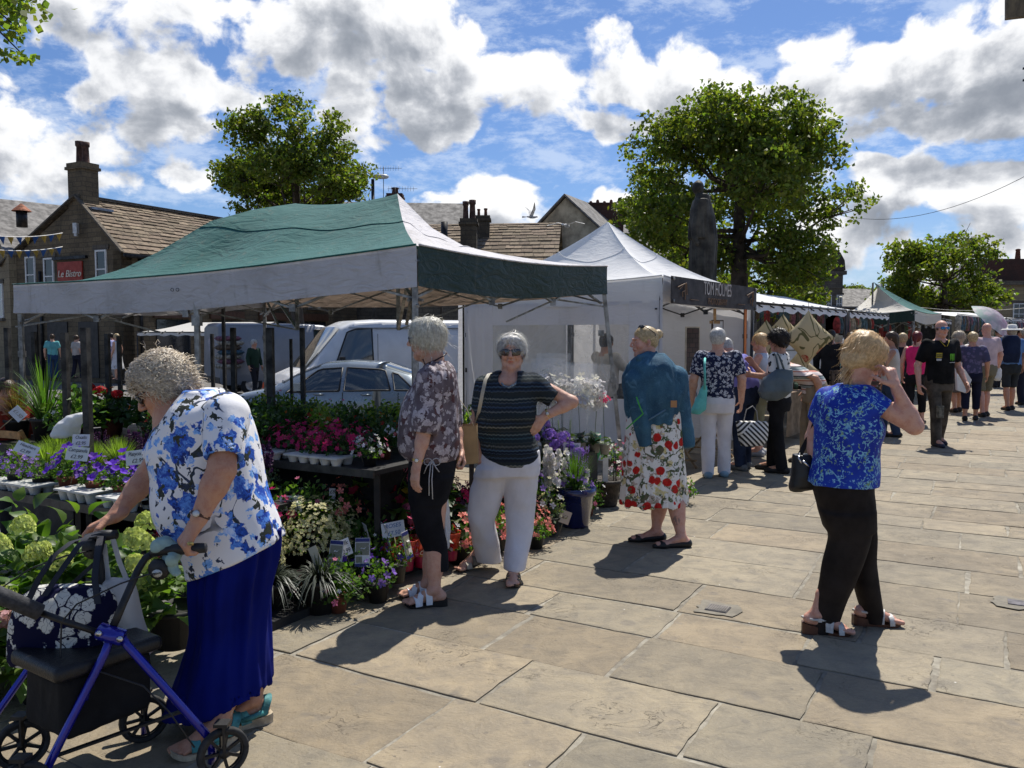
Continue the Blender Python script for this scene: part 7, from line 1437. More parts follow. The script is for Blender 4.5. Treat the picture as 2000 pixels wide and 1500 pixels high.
#VEHICLES
CARP=M('car_paint_silver_blue',(.20,.235,.26),.3,.55,.06,2,coat=.8);VANP=M('van_paint_white',(.62,.62,.62),.35,0,.05,2,coat=.5,dirt=.15);VANG=M('van_paint_grey',(.20,.21,.235),.38,.1,.05,2,coat=.4)
CGL=M('car_glass',(.02,.032,.035),.04,0,.1,2,spec=1.0,coat=1,alpha=.84);TYRE=M('tyre',(.02,.02,.02),.85);RIM=M('wheel_rim',(.35,.35,.36),.35,.7);BLK=M('trim_black',(.015,.015,.016),.5);REDL=M('tail_lamp',(.5,.01,.01),.15,coat=.8);CLRL=M('head_lamp',(.5,.52,.55),.1,.3,coat=.8);SEAT=M('seat_cloth',(.06,.06,.065),.9)
def vH(label,cat,pos,head,st,paint,wheels,wr,wins,scr,extras,name='car',z=-.42):
 """st: stations (x, z_sill, z_belt, z_roof, half_w_sill, half_w_belt, half_w_roof) ; x grows to the front"""
 t=tH(name,label,cat,(0,0,0));X=np.array([s[0]for s in st]);A=np.array(st,float);xs=np.unique(np.concatenate((np.linspace(X[0],X[-1],46),X)));I=lambda x,i:np.interp(x,X,A[:,i])
 def sect(x):
  zs,zb,zr,ws,wb,wr_=[I(x,i)for i in range(1,7)];pts=[(ws*.96,zs),(wb*1.0,zs+(zb-zs)*.25),(wb*1.02,zs+(zb-zs)*.6),(wb*.99,zb),((wb+wr_)/2*1.0,(zb+zr)/2+.0),(wr_,zr-.06*(zr-zb>.2)),(wr_*.86,zr-.012),(wr_*.45,zr+.012)];return[(x,-w,z)for w,z in pts]+[(x,0,zr+.02)]+[(x,w,z)for w,z in pts[::-1]]
 m=MB();m.smooth=True;G_=[sect(x)for x in xs];m.grid(G_);m.smooth=False
 for q in(G_[0],G_[-1]):m.poly(q)
 obj('body',m,paint,t)
 def side(x,f,s,o=.006):zs,zb,zr,ws,wb,wr_=[I(x,i)for i in range(1,7)];w=wb*.99+((wb+wr_)/2-wb*.99)*min(1,f*2)if f<.5 else(wb+wr_)/2+(wr_-(wb+wr_)/2)*(f-.5)*2;zz=zb+((zb+zr)/2-zb)*f*2 if f<.5 else(zb+zr)/2+(zr-.06-(zb+zr)/2)*(f-.5)*2;return(x,s*(w+o),zz)
 for s in(-1,1):
  for w in wins:
   N=10;m=MB();lo=[side(x,.04,s)for x in np.linspace(w[0][0],w[1][0],N)];up=[side(a+(b-a)*i/(N-1),.88,s)for i,(a,b)in enumerate([(w[2][0],w[3][0])]*N)];mid=[side((l[0]+u[0])/2,.5,s)for l,u in zip(lo,up)];m.smooth=True;m.grid([lo,mid,up]);g=obj('side_window',m,CGL,t)
   m=MB();m.tube(lo+up[::-1]+[lo[0]],.018,5);obj('window_trim',m,BLK,g)
 for nm,(x0,x1)in scr.items():
  m=MB();m.smooth=True;G2=[]
  for k in np.linspace(0,1,5):
   x=x0+(x1-x0)*k;zr,wr_=I(x,3),I(x,6);wm=min(wr_,I(x,5))*.93;G2.append([(x+.012*np.sign(x1-x0)*-1,y,zr+.03-.025*(abs(y)/wm)**2-(.0 if abs(y)<wm*.9 else.01))for y in np.linspace(-wm,wm,9)])
  m.grid(G2);obj(nm,m,CGL,t)
 for wx in wheels:
  for s in(-1,1):
   y=s*(I(wx,4)-.09);m=MB();m.lathe((0,0,0),[(wr*.62,-.10),(wr*.95,-.10),(wr,-.06),(wr,.06),(wr*.95,.10),(wr*.62,.10)],24);v=m.v[-1];m.v[-1]=np.stack((v[:,0],v[:,2],v[:,1]),1)+(wx,y,wr);w_=obj('wheel',m,TYRE,t)
   m=MB();m.lathe((0,0,0),[(0,.10),(.06,.10),(wr*.55,.07),(wr*.64,.09),(wr*.64,.0)],20);v=m.v[-1];m.v[-1]=np.stack((v[:,0],s*v[:,2],v[:,1]),1)+(wx,y,wr);obj('rim',m,RIM,w_)
   m=MB();m.lathe((0,0,0),[(wr*1.18,.0),(0,.0)],20);v=m.v[-1];m.v[-1]=np.stack((v[:,0],v[:,2],v[:,1]),1)+(wx,s*(I(wx,5)*1.01+.012),wr+.03);obj('wheel_arch',m,BLK,t)if 0 else None
 extras(t,I,side)
 t.location=(*pos,z);t.rotation_euler=(0,0,head);return t
def car_ex(t,I,side):
 for s in(-1,1):
  m=MB();m.box((.72,s*.93,1.0),(.12,.18,.14));obj('wing_mirror',m,CARP,t)
  for x in(-.55,.35):m=MB();m.tube([(x-.09,s*(I(x,5)+.03),.86),(x,s*(I(x,5)+.05),.865),(x+.09,s*(I(x,5)+.03),.86)],.014,6);obj('door_handle',m,CARP,t)
  for x in(-1.15,-.1,.85):m=MB();m.beam((x,s*(I(x,5)*1.02+.002),.30),(x,s*(I(x,5)*1.0+.002),.90),.010,.01);obj('door_gap',m,BLK,t)
  m=MB();m.box((-2.12,s*.66,.84),(.30,.34,.22));obj('tail_light',m,REDL,t);m=MB();m.box((2.02,s*.60,.66),(.34,.36,.16));obj('headlight',m,CLRL,t)
  m=MB();m.box((.2,s*.38,.80),(.5,.45,.7));m.box((-.75,s*.38,.80),(.4,.5,.7));m.box((.0,s*.38,1.16),(.12,.24,.22));m.box((-.9,s*.38,1.14),(.12,.24,.2));obj('seat',m,SEAT,t)
vH('silver-blue saloon car parked side-on behind the flower tables','car',(-3.15,16.0),pi-.10,[(-2.3,.35,.72,.80,.70,.74,.60),(-2.2,.28,.86,1.00,.80,.84,.66),(-1.75,.25,.92,1.06,.84,.87,.62),(-1.35,.24,.93,1.24,.86,.88,.58),(-.75,.24,.92,1.42,.87,.88,.56),(-.1,.24,.90,1.46,.87,.88,.57),(.35,.24,.89,1.43,.87,.88,.57),(.9,.24,.88,1.22,.87,.88,.60),(1.35,.25,.86,.96,.86,.87,.66),(1.9,.27,.78,.86,.83,.84,.66),(2.25,.32,.66,.74,.74,.76,.6),(2.35,.38,.55,.6,.62,.64,.5)],CARP,(-1.35,1.4),.32,[((-1.45,),(-1.08,),(-1.1,),(-.98,)),((-1.0,),(-.12,),(-.85,),(-.12,)),((-.03,),(.98,),(-.03,),(.45,))],{'windscreen':(1.22,.42),'rear_window':(-1.45,-.82)},car_ex,z=-.40)
def van_ex(t,I,side):
 m=MB();m.box((2.42,0,.55),(.2,1.5,.22));m.box((2.50,0,.78),(.1,1.1,.16));obj('grille',m,BLK,t)
 for s in(-1,1):
  m=MB();m.box((2.30,s*.74,.86),(.30,.30,.22));obj('headlight',m,CLRL,t);m=MB();m.box((1.25,s*1.12,1.30),(.12,.18,.36));m.beam((1.2,s*.9,1.2),(1.22,s*1.1,1.25),.04);obj('wing_mirror',m,BLK,t)
  m=MB();m.beam((.35,s*(I(.35,5)*1.02+.003),.4),(.35,s*(I(.35,5)+.003),2.0),.012);m.beam((-.9,s*(I(0,5)*1.02+.003),.4),(-.9,s*(I(0,5)+.003),2.0),.012);m.beam((-2.3,s*(I(0,5)*1.02+.004),1.05),(.3,s*(I(0,5)*1.02+.004),1.05),.05,.01);m.beam((-2.6,s*(I(0,6)+.03),2.13),(1.0,s*(I(0,6)+.03),2.13),.03,.02);obj('door_gap',m,M('van_seam',(.2,.2,.2),.6),t)
  m=MB();m.box((.9,s*.45,1.0),(.5,.5,.9));obj('seat',m,SEAT,t)
 m=MB();m.box((1.75,0,1.12),(.35,1.6,.04));m.box((1.62,.1,1.16),(.2,.3,.05));obj('dashboard',m,BLK,t);m=MB();m.tube([(1.45,.45+.19*cos(a),1.25+.19*sin(a))for a in np.linspace(0,2*pi,16)],.015,6);obj('steering_wheel',m,BLK,t)
 for s in(-1,1):m=MB();m.tube([(1.86,s*.1,1.17),(1.72,s*.55,1.32)],.012,5);obj('wiper',m,BLK,t)
VST=[(-2.7,.4,1.2,2.22,.86,.90,.80),(-2.6,.35,1.2,2.32,.92,.97,.84),(.2,.35,1.2,2.32,.93,.98,.84),(.85,.35,1.15,2.28,.93,.97,.80),(1.15,.35,1.12,2.15,.93,.97,.76),(1.95,.35,1.05,1.20,.91,.95,.78),(2.3,.38,.98,1.06,.86,.90,.74),(2.5,.45,.80,.86,.76,.80,.6),(2.56,.5,.65,.7,.6,.65,.5)]
vH('white panel van with a wide sloping windscreen parked behind the silver car','van',(-3.25,19.9),pi+.50,VST,VANP,(-1.7,1.65),.35,[((.45,),(1.40,),(.45,),(1.02,))],{'windscreen':(1.95,1.17)},van_ex,name='van',z=-.42)
def gv_ex(t,I,side):
 for s in(-1,1):m=MB();m.box((-2.60,s*.86,1.1),(.10,.16,.34));obj('tail_light',m,REDL,t);m=MB();m.box((-2.63,s*.42,1.55),(.03,.6,.5));obj('rear_window',m,GLASSD,t)
 m=MB();m.box((-2.68,0,.95),(.02,.5,.12));obj('number_plate',m,M('plate_yellow',(.5,.38,.03),.5),t);m=MB();m.box((-2.66,0,.5),(.1,1.7,.2));obj('bumper',m,BLK,t)
vH('grey panel van seen from its rear corner behind the man in the green coat','van',at(560,27.5)and(at(560,27.5),28.2),.62,VST,VANG,(-1.7,1.65),.35,[((.45,),(1.40,),(.45,),(1.02,))],{'windscreen':(1.95,1.17)},gv_ex,name='van',z=-.42)
vH('small white car parked beyond the hanging cushions','car',(at(1632,19),19.5),.9,[(-2.0,.3,.8,.9,.7,.74,.6),(-1.9,.26,.9,1.30,.8,.82,.6),(-1.3,.25,.9,1.45,.82,.84,.58),(0,.24,.88,1.48,.83,.85,.58),(.5,.24,.86,1.40,.83,.85,.58),(1.1,.25,.84,.98,.82,.84,.64),(1.7,.3,.74,.8,.78,.8,.6),(1.85,.4,.6,.65,.6,.65,.5)],M('car_white',(.62,.63,.65),.3,0,.04,coat=.8),(-1.2,1.2),.3,[((-1.3,),(-.1,),(-1.2,),(-.1,)),((0,),(.85,),(0,),(.4,))],{'windscreen':(1.05,.45),'rear_window':(-1.93,-1.4)},lambda t,I,s:[obj('tail_light',(lambda m:(m.box((-1.95,q*.66,.95),(.12,.2,.35)),m)[1])(MB()),REDL,t)for q in(-1,1)],z=0)
m=MB();m.lathe((at(514,24),24,-.4),[(.17,.0),(.16,.02),(.12,.03),(.02,.55),(0,.56)],12);obj('traffic_cone',m,M('cone_orange',(.7,.10,.02),.6),org=(at(514,24),24,-.4),label='small orange traffic cone beside the white van front',cat='traffic cone')
#ROLLATOR
def rollator():
 t=tH('walker','blue framed four-wheeled walker with a black seat and bag, at the lower left','walker',(-1.3,2.9,0));BL=M('frame_blue',(.008,.010,.30),.22,.35,.1,9,coat=.6);BK=M('rubber_black',(.014,.014,.015),.5,0,.2,30,.1,60);w=W
 def tb(name,pts,r,m_=BL):m=MB();m.smooth=True;m.tube(pts,r,10);return obj(name,m,m_,t)
 N=2.82;Fd=3.18
 tb('rear_tube',[w(232,1236,N),w(250,1262,N),w(408,1440,2.86),w(414,1468,2.87),w(414,1490,2.87)],.0150);tb('front_tube',[w(222,1228,N),w(205,1275,2.80),w(92,1500,2.70),w(40,1605,2.64)],.0150)
 tb('rear_tube',[w(250,1335,Fd),w(281,1372,Fd),w(282,1440,Fd-.02)],.0135);tb('front_tube',[w(150,1230,Fd),w(60,1300,3.12),w(-25,1420,3.05),w(-50,1500,3.0)],.0135)
 m=MB();a,b=w(192,1233,N-.02),w(240,1248,N-.02);m.smooth=True;m.tube([a,(a+b)/2,b],[.026,.028,.026],8);m.smooth=False;m.beam(a+(0,.01,0),b+(0,.01,0),.012,.055,up=(0,0,1));obj('hinge_bracket',m,BL,t)
 m=MB();
 for q in((195,1236),(236,1247)):c=w(*q,N-.04);m.tube([c,c+(0,-.012,0)],.010,10)
 obj('bolt',m,SILV,t)
 for(pts)in([w(222,1222,N),w(240,1180,2.86),w(270,1112,2.93),w(284,1090,2.96),w(305,1078,2.97)],[w(196,1230,3.10),w(198,1130,3.12),w(196,1070,3.14),w(180,1050,3.14)]):tb('handle_tube',pts,.0135,BK)
 m=MB();m.smooth=True;m.tube([w(298,1080,2.96),w(320,1074,2.95),w(360,1072,2.94),w(402,1070,2.94)],[.016,.020,.021,.018],10);obj('grip',m,BK,t);m=MB();m.smooth=True;m.tube([w(228,1044,3.14),w(200,1046,3.14),w(168,1052,3.14)],[.018,.022,.018],10);obj('grip',m,BK,t)
 for c,r_ in((w(310,1112,2.93),.040),(w(180,1072,3.12),.042)):m=MB();m.lathe((0,0,0),[(0,-.012),(r_*.8,-.012),(r_,0),(r_*.8,.012),(0,.012)],16);v=m.v[-1];m.v[-1]=np.stack((v[:,0],v[:,2],v[:,1]),1)+c;hb=obj('brake_housing',m,BK,t)
 c=w(311,1117,2.93)+(0,-.016,0);m=MB();m.lathe((0,0,0),[(0,0),(.018,0),(.019,.003),(0,.004)],18,(1,.75));v=m.v[-1];m.v[-1]=np.stack((v[:,0],-v[:,2],v[:,1]),1)+c;bd2=obj('badge',m,M('badge_white',(.55,.55,.52),.4),hb);tX('badge_lettering','drive',.016,DARKM,hb,c+(0,-.006,0),np.column_stack(((.96,0,.28),(-.28,0,.96),(0,-1,0))),.0005)
 m=MB();m.smooth=True;m.tube([w(306,1120,2.94)]+[w(a,b,N-.03)for a,b in((285,1123),(235,1140),(150,1180),(120,1215),(118,1290),(160,1300),(280,1340),(330,1390),(380,1460))],.0032,6);obj('brake_cable',m,BK,t)
 m=MB();m.tube([w(180,1075,3.1)]+[w(a,b,3.0)for a,b in((130,1085),(60,1110),(0,1150),(-40,1180))],.0032,6);obj('brake_cable',m,BK,t)
 m=MB();m.smooth=True;m.tube([w(-90,1120,2.62),w(0,1163,2.70),w(78,1196,2.77)],.028,14);obj('backrest_foam',m,M('foam_grey',(.045,.046,.05),.85,0,.15,60,.3,90),t);tb('backrest_tube',[w(70,1193,2.77),w(130,1215,2.80),w(215,1243,N)],.011,BK)
 S=SDF();a,b,c,d=w(28,1296,2.98),w(178,1332,2.72),w(292,1262,2.86),w(120,1240,3.15);z=(a[2]+b[2]+c[2]+d[2])/4;ctr=(a+b+c+d)/4
 u=nrm(c-b)*v3(1,1,0);u=nrm(u);vv=v3(-u[1],u[0],0);hw,hd=np.linalg.norm((c-b)[:2])/2,np.linalg.norm((b-a)[:2])/2
 def box_sdf(S,c,u,v,hx,hy,hz,r):
  def fn(x,y,z_):X_,Y_,Z_=x-c[0],y-c[1],z_-c[2];A_=np.abs(X_*u[0]+Y_*u[1])-hx+r;B_=np.abs(X_*v[0]+Y_*v[1])-hy+r;C2=np.abs(Z_)-hz+r;return np.sqrt(np.maximum(A_,0)**2+np.maximum(B_,0)**2+np.maximum(C2,0)**2)+np.minimum(np.maximum(A_,np.maximum(B_,C2)),0)-r
  R_=hx+hy;S._a(fn,(c[0]-R_,c[1]-R_,c[2]-hz),(c[0]+R_,c[1]+R_,c[2]+hz),'u',.01)
 ctr=v3(-1.555,2.94,.44);u=nrm((.56,.83,0));vv=nrm((-.83,.56,0))
 box_sdf(S,ctr,u,vv,.20,.165,.028,.022);V,Fq=S.mesh(.006);obj('seat',(V,Fq),M('seat_vinyl',(.010,.010,.011),.38,0,.15,8,.35,120),t,smooth=True)
 S=SDF();box_sdf(S,ctr-(0,0,.135),u,vv,.165,.14,.11,.03);V,Fq=S.mesh(.008,disp=wK(.008,(9,9,5),2));obj('storage_bag',(V,Fq),M('nylon_black',(.003,.003,.004),.9,0,.2,9,.2,40),t,smooth=True)
 m=MB();m.beam(w(110,1476,2.74),w(358,1388,2.86),.020,.008);obj('cross_strut',m,BK,t);tb('seat_tube',[w(118,1346,2.78),w(150,1358,2.80),w(172,1362,2.79)],.011)
 hd_=nrm((-.8,-.6,0));ax=v3(-hd_[1],hd_[0],0)
 for c,sp in((v3(-1.04,2.86,.092),1),(v3(-1.44,3.12,.092),1),(v3(-1.62,2.62,.092),0),(v3(-1.80,2.92,.092),0)):
  m=MB();m.lathe((0,0,0),[(.072,-.012),(.088,-.014),(.092,-.008),(.092,.008),(.088,.014),(.072,.012),(.072,-.012)],28);v=m.v[-1];m.v[-1]=v[:,:1]*hd_+v[:,1:2]*v3(0,0,1)+v[:,2:3]*ax+c;wh=obj('wheel',m,M('wheel_rubber',(.03,.03,.03),.8,0,.2,40),t)
  m=MB();m.lathe((0,0,0),[(.066,-.008),(.074,-.010),(.074,.010),(.066,.008)],28);v=m.v[-1];m.v[-1]=v[:,:1]*hd_+v[:,1:2]*v3(0,0,1)+v[:,2:3]*ax+c;m.tube([c-ax*.016,c+ax*.016],.017,12)
  for i in range(7):a=2*pi*i/7;e=hd_*cos(a)+v3(0,0,1)*sin(a);m.beam(c+e*.012,c+e*.070,.012,.010)
  obj('spoked_hub',m,BK,wh)
  m=MB();m.beam(c+v3(0,0,.0)-ax*.02,c+v3(0,0,.11)-ax*.018,.022,.006);m.beam(c+v3(0,0,0)+ax*.02,c+v3(0,0,.11)+ax*.018,.022,.006);m.box(c+v3(0,0,.108),(.05,.05,.012));obj('wheel_fork',m,BK,wh)
rollator()
def walker_bags():
 t=tH('shopping_bag','navy shopping bag with white poppies and long black handles on the walker seat','bag',W(120,1290,2.95));m,nt,o=nM('navy_poppy_print');co=nt.n('ShaderNodeTexCoord').outputs['Object']
 wv_=nt.noise(co,25,2,out=1);p2=nt.vm('ADD',co,nt.vm('SCALE',nt.vm('SUBTRACT',wv_,(.5,.5,.5)),sc=.022));d=nt.voro(p2,17);d2=nt.m('SUBTRACT',nt.voro(p2,17,'F2'),d);ang=nt.noise(p2,55,2);f=nt.smooth(nt.m('ADD',d,nt.m('MULTIPLY',nt.m('SUBTRACT',ang,.5),.40)),.56,.60,1.0,0.0);f=nt.m('MULTIPLY',f,nt.smooth(d2,.03,.08))
 cen=nt.smooth(d,.10,.13,1.0,0.0);ln=nt.smooth(nt.m('ABSOLUTE',nt.m('SUBTRACT',nt.noise(co,45,1),.5)),.012,.022,1.0,0.0);c=nt.mix(f,(.005,.006,.030),(.55,.55,.50));c=nt.mix(nt.m('MULTIPLY',nt.m('MULTIPLY',ln,f),.8),c,(.015,.015,.045));c=nt.mix(cen,c,(.012,.012,.03));nt.set(o.inputs[0],pB(nt,c,.8,0,.1))
 P=Px(2.97);S=SDF();P.loft(S,[(1146,70,196,.03),(1158,50,214,.055),(1180,36,222,.075),(1215,27,224,.085),(1250,24,222,.085),(1282,24,205,.085),(1292,30,195,.07)],0,p=3.2);V,Fq=S.mesh(.006,disp=wK(.008,(8,8,6),5));obj('bag_body',(V,Fq),m,t,smooth=True)
 BK=M('bag_strap_black',(.010,.011,.018),.6)
 for pts in([(55,1172,-.09),(75,1130,-.06),(105,1085,-.03),(140,1058,.05),(168,1050,.12),(190,1046,.15)],[(85,1165,-.09),(115,1120,-.05),(150,1070,.0),(172,1045,.10),(192,1040,.14)],[(190,1180,-.09),(184,1130,-.06),(190,1075,.03),(196,1046,.15)],[(70,1160,.06),(130,1150,.07),(190,1095,.10),(200,1050,.14)]):
  m2=MB();m2.smooth=True;C_p=[P(a,b,dy)for a,b,dy in pts];Gd=[[c-(.011,0,0),c+(.011,.003,0)]for c in C_p];m2.grid(Gd);m2.grid([[p+v3(0,.004,0)for p in r_[::-1]]for r_ in Gd]);obj('handle',m2,BK,t)
 t=tH('carrier_bag','white plastic carrier bag hanging from the walker by the elderly woman\'s far hand','bag',W(255,1270,3.13));P=Px(3.13);S=SDF();P.loft(S,[(1135,205,258,.03),(1160,200,262,.05),(1200,202,276,.06),(1240,212,288,.06),(1268,225,296,.055),(1276,250,296,.04)],0,p=2.6);V,Fq=S.mesh(.007,disp=wK(.014,(12,12,5),7))
 mm,nt,o=nM('printed_carrier');co=nt.n('ShaderNodeTexCoord').outputs['Object'];z=nt.sep(co)[2];c=nt.mix(nt.smooth(z,.02,.10,1.0,0.0),(.62,.63,.64),(.30,.34,.50));nt.set(o.inputs[0],pB(nt,c,.35,0,.5,bM(nt,nt.noise(co,18,4,.6,1),.5,.01),.35));obj('bag_body',(V,Fq),mm,t,smooth=True)
 for pts in([(212,1140,0),(207,1100,.0),(203,1062,.0)],[(250,1140,0),(232,1095,.0),(218,1045,.0),(212,1038,0)]):
  m2=MB();m2.smooth=True;Gd=[[P(a-o_,b,dy)for o_ in(5,-5)]for a,b,dy in pts];m2.grid(Gd);m2.grid([[p+v3(0,.003,0)for p in r_[::-1]]for r_ in Gd]);obj('handle',m2,mm,t)
 P=Px(2.96);S=SDF();P.loft(S,[(1052,305,333,.02),(1062,292,345,.03),(1074,294,352,.03)],0);S.rc(P(330,1092),P(345,1118,-.03),.02,.012);S.rc(P(345,1075),P(335,1095,-.04),.02,.02);V,Fq=S.mesh(.005,disp=wK(.010,(22,22,20),3));obj('cloth',(V,Fq),M('pale_mint_cloth',(.36,.52,.50),.8,0,.1,20,.3,40,transl=.3),org=P(320,1080),label='crumpled pale mint cloth wrapped on the near walker grip',cat='cloth',smooth=True)
walker_bags()
#PLANTS
LG=mL('leaf_green',(.080,.155,.028),(.045,.100,.020),.42);LD=mL('leaf_dark',(.032,.070,.018),(.018,.045,.012),.32);LL=mL('leaf_lime',(.19,.27,.05),(.12,.19,.035),.45);LGR=mL('leaf_grey_green',(.10,.14,.08),(.06,.09,.05),.3);LBK=mL('leaf_black_grass',(.050,.060,.045),(.020,.028,.020),.1)
def PT(name,c,tr=.35):
 m,t,o=nM(name);at=t.n('ShaderNodeAttribute',attribute_name='Col');cc=t.mix(1.0,c,at.outputs[0],'MULTIPLY');t.set(o.inputs[0],pB(t,cc,.6,0,.2,None,tr));return m
PC=dict(purple=PT('petal_purple',(.12,.035,.42)),lilac=PT('petal_lilac',(.28,.16,.52)),plum=PT('petal_plum',(.07,.025,.075)),white=PT('petal_white',(.72,.70,.66)),cream=PT('petal_cream',(.66,.62,.32)),pink=PT('petal_pink',(.62,.16,.24)),magenta=PT('petal_magenta',(.50,.02,.12)),red=PT('petal_red',(.42,.012,.015)),coral=PT('petal_coral',(.75,.24,.20)),orange=PT('petal_orange',(.65,.13,.02)),yellow=PT('petal_yellow',(.65,.45,.05)),lime=PT('petal_lime',(.55,.62,.17)),blush=PT('petal_blush',(.50,.28,.26)),wine=PT('petal_wine',(.22,.01,.03)),rose=PT('petal_rose',(.62,.07,.15)))
def fmesh(P,N,size,np_=5,cup=.25,seed=0,wid=.8,jit=.25):
 r=np.random.default_rng(seed);n=len(P);N=N+r.normal(size=(n,3))*jit;N/=np.linalg.norm(N,axis=1)[:,None];a=np.cross(N,r.normal(size=(n,3)));a/=np.linalg.norm(a,axis=1)[:,None];b=np.cross(N,a);s=size*r.uniform(.7,1.2,n)[:,None];Vs=[];
 for k in range(np_):
  t=2*pi*k/np_;d=a*cos(t)+b*sin(t);e=-a*sin(t)+b*cos(t);w=wid*sin(pi/np_)*1.1
  Vs+=[P,P+d*s*.62+e*s*w*.62+N*s*cup*.7,P+d*s+N*s*cup,P+d*s*.62-e*s*w*.62+N*s*cup*.7]
 V=np.stack(Vs,1).reshape(-1,3);F_=(np.arange(n*np_)*4)[:,None]+np.arange(4)[None];k=r.uniform(.7,1.3,n);return V,F_,np.repeat(np.stack((k,k,k*r.uniform(.85,1.15,n)),1),4*np_,0)
def blades(base,n,h,spread,w,seed=0,curve=.5,seg=5,up=1.0):
 r=np.random.default_rng(seed);a=r.uniform(0,2*pi,n);sp=r.uniform(.1,1,n)*spread;H_=h*r.uniform(.55,1.1,n);b0=np.array(base)+np.stack((np.cos(a)*sp*.12,np.sin(a)*sp*.12,0*a),1);Vs=[];
 for i in range(seg+1):
  f=i/seg;out=sp*(f**1.3);z=H_*(f*up-curve*f**2.6*(sp/spread));c=b0+np.stack((np.cos(a)*out,np.sin(a)*out,z),1);ww=w*(1-f)**.6*.5+.0004;e=np.stack((-np.sin(a),np.cos(a),0*a),1)*ww;Vs+=[c-e,c+e]
 V=np.stack(Vs,1).reshape(-1,3);st=(np.arange(n)*(seg+1)*2)[:,None];j=(np.arange(seg)*2)[None];F_=np.stack((st+j,st+j+1,st+j+3,st+j+2),2).reshape(-1,4);k=r.uniform(.6,1.4,n);return V,F_,np.repeat(np.stack((k,k,k),1),(seg+1)*2,0)
def dome(n,R,H_,seed,z0=0,shell=.55,fl=None):
 r=np.random.default_rng(seed);q=r.normal(size=(n,3));q[:,2]=np.abs(q[:,2]);q/=np.linalg.norm(q,axis=1)[:,None];rr=r.uniform(shell,1,n)[:,None];N=q.copy();lump=1+.18*np.sin(q[:,:1]*7+seed)*np.sin(q[:,1:2]*6+seed*2);return q*rr*lump*np.array((R,R,H_))+np.array((0,0,z0)),N
def merge(*ms):
 V=[];F_=[];C=[];b=0
 for v,f,c in ms:
  if f.shape[1]==3:f=np.c_[f,f[:,2]]
  V.append(v);F_.append(f+b);C.append(c);b+=len(v)
 return np.vstack(V),np.vstack(F_),np.vstack(C)
POTB=M('plant_pot_black',(.018,.018,.018),.6);POTT=M('plant_pot_terracotta',(.20,.065,.035),.75,0,.2,9,.2);TRAY=M('tray_white_plastic',(.55,.55,.53),.45,0,.06,12,dirt=.2);POTC=M('glazed_blue_pot',(.008,.014,.09),.12,0,.15,6,coat=.7);POTW=M('woven_brown_pot',(.035,.026,.020),.7,0,.3,20,.8,70);SOIL=M('compost',(.03,.02,.014),.95,0,.3,40,.8,60)
def potmesh(r,h,kind='pot'):
 m=MB();m.smooth=True
 if kind=='tray':
  m.smooth=False;w,d=r;n=max(2,int(round(w/.095)))
  m.prism([(-w/2,-d/2,h-.012),(w/2,-d/2,h-.012),(w/2,d/2,h-.012),(-w/2,d/2,h-.012)],(0,0,.012))
  for i in range(n):
   for j in(-1,1):m.lathe((-w/2+w*(i+.5)/n,j*d/4,0),[(.028,.002),(.043,h-.012)],10)
 else:m.lathe((0,0,0),[(0,.001),(r*.74,.001),(r*.96,h*.86),(r*1.06,h*.86),(r*1.06,h),(r*.96,h),(r*.93,h*.9),(0,h*.9)],18)
 return m
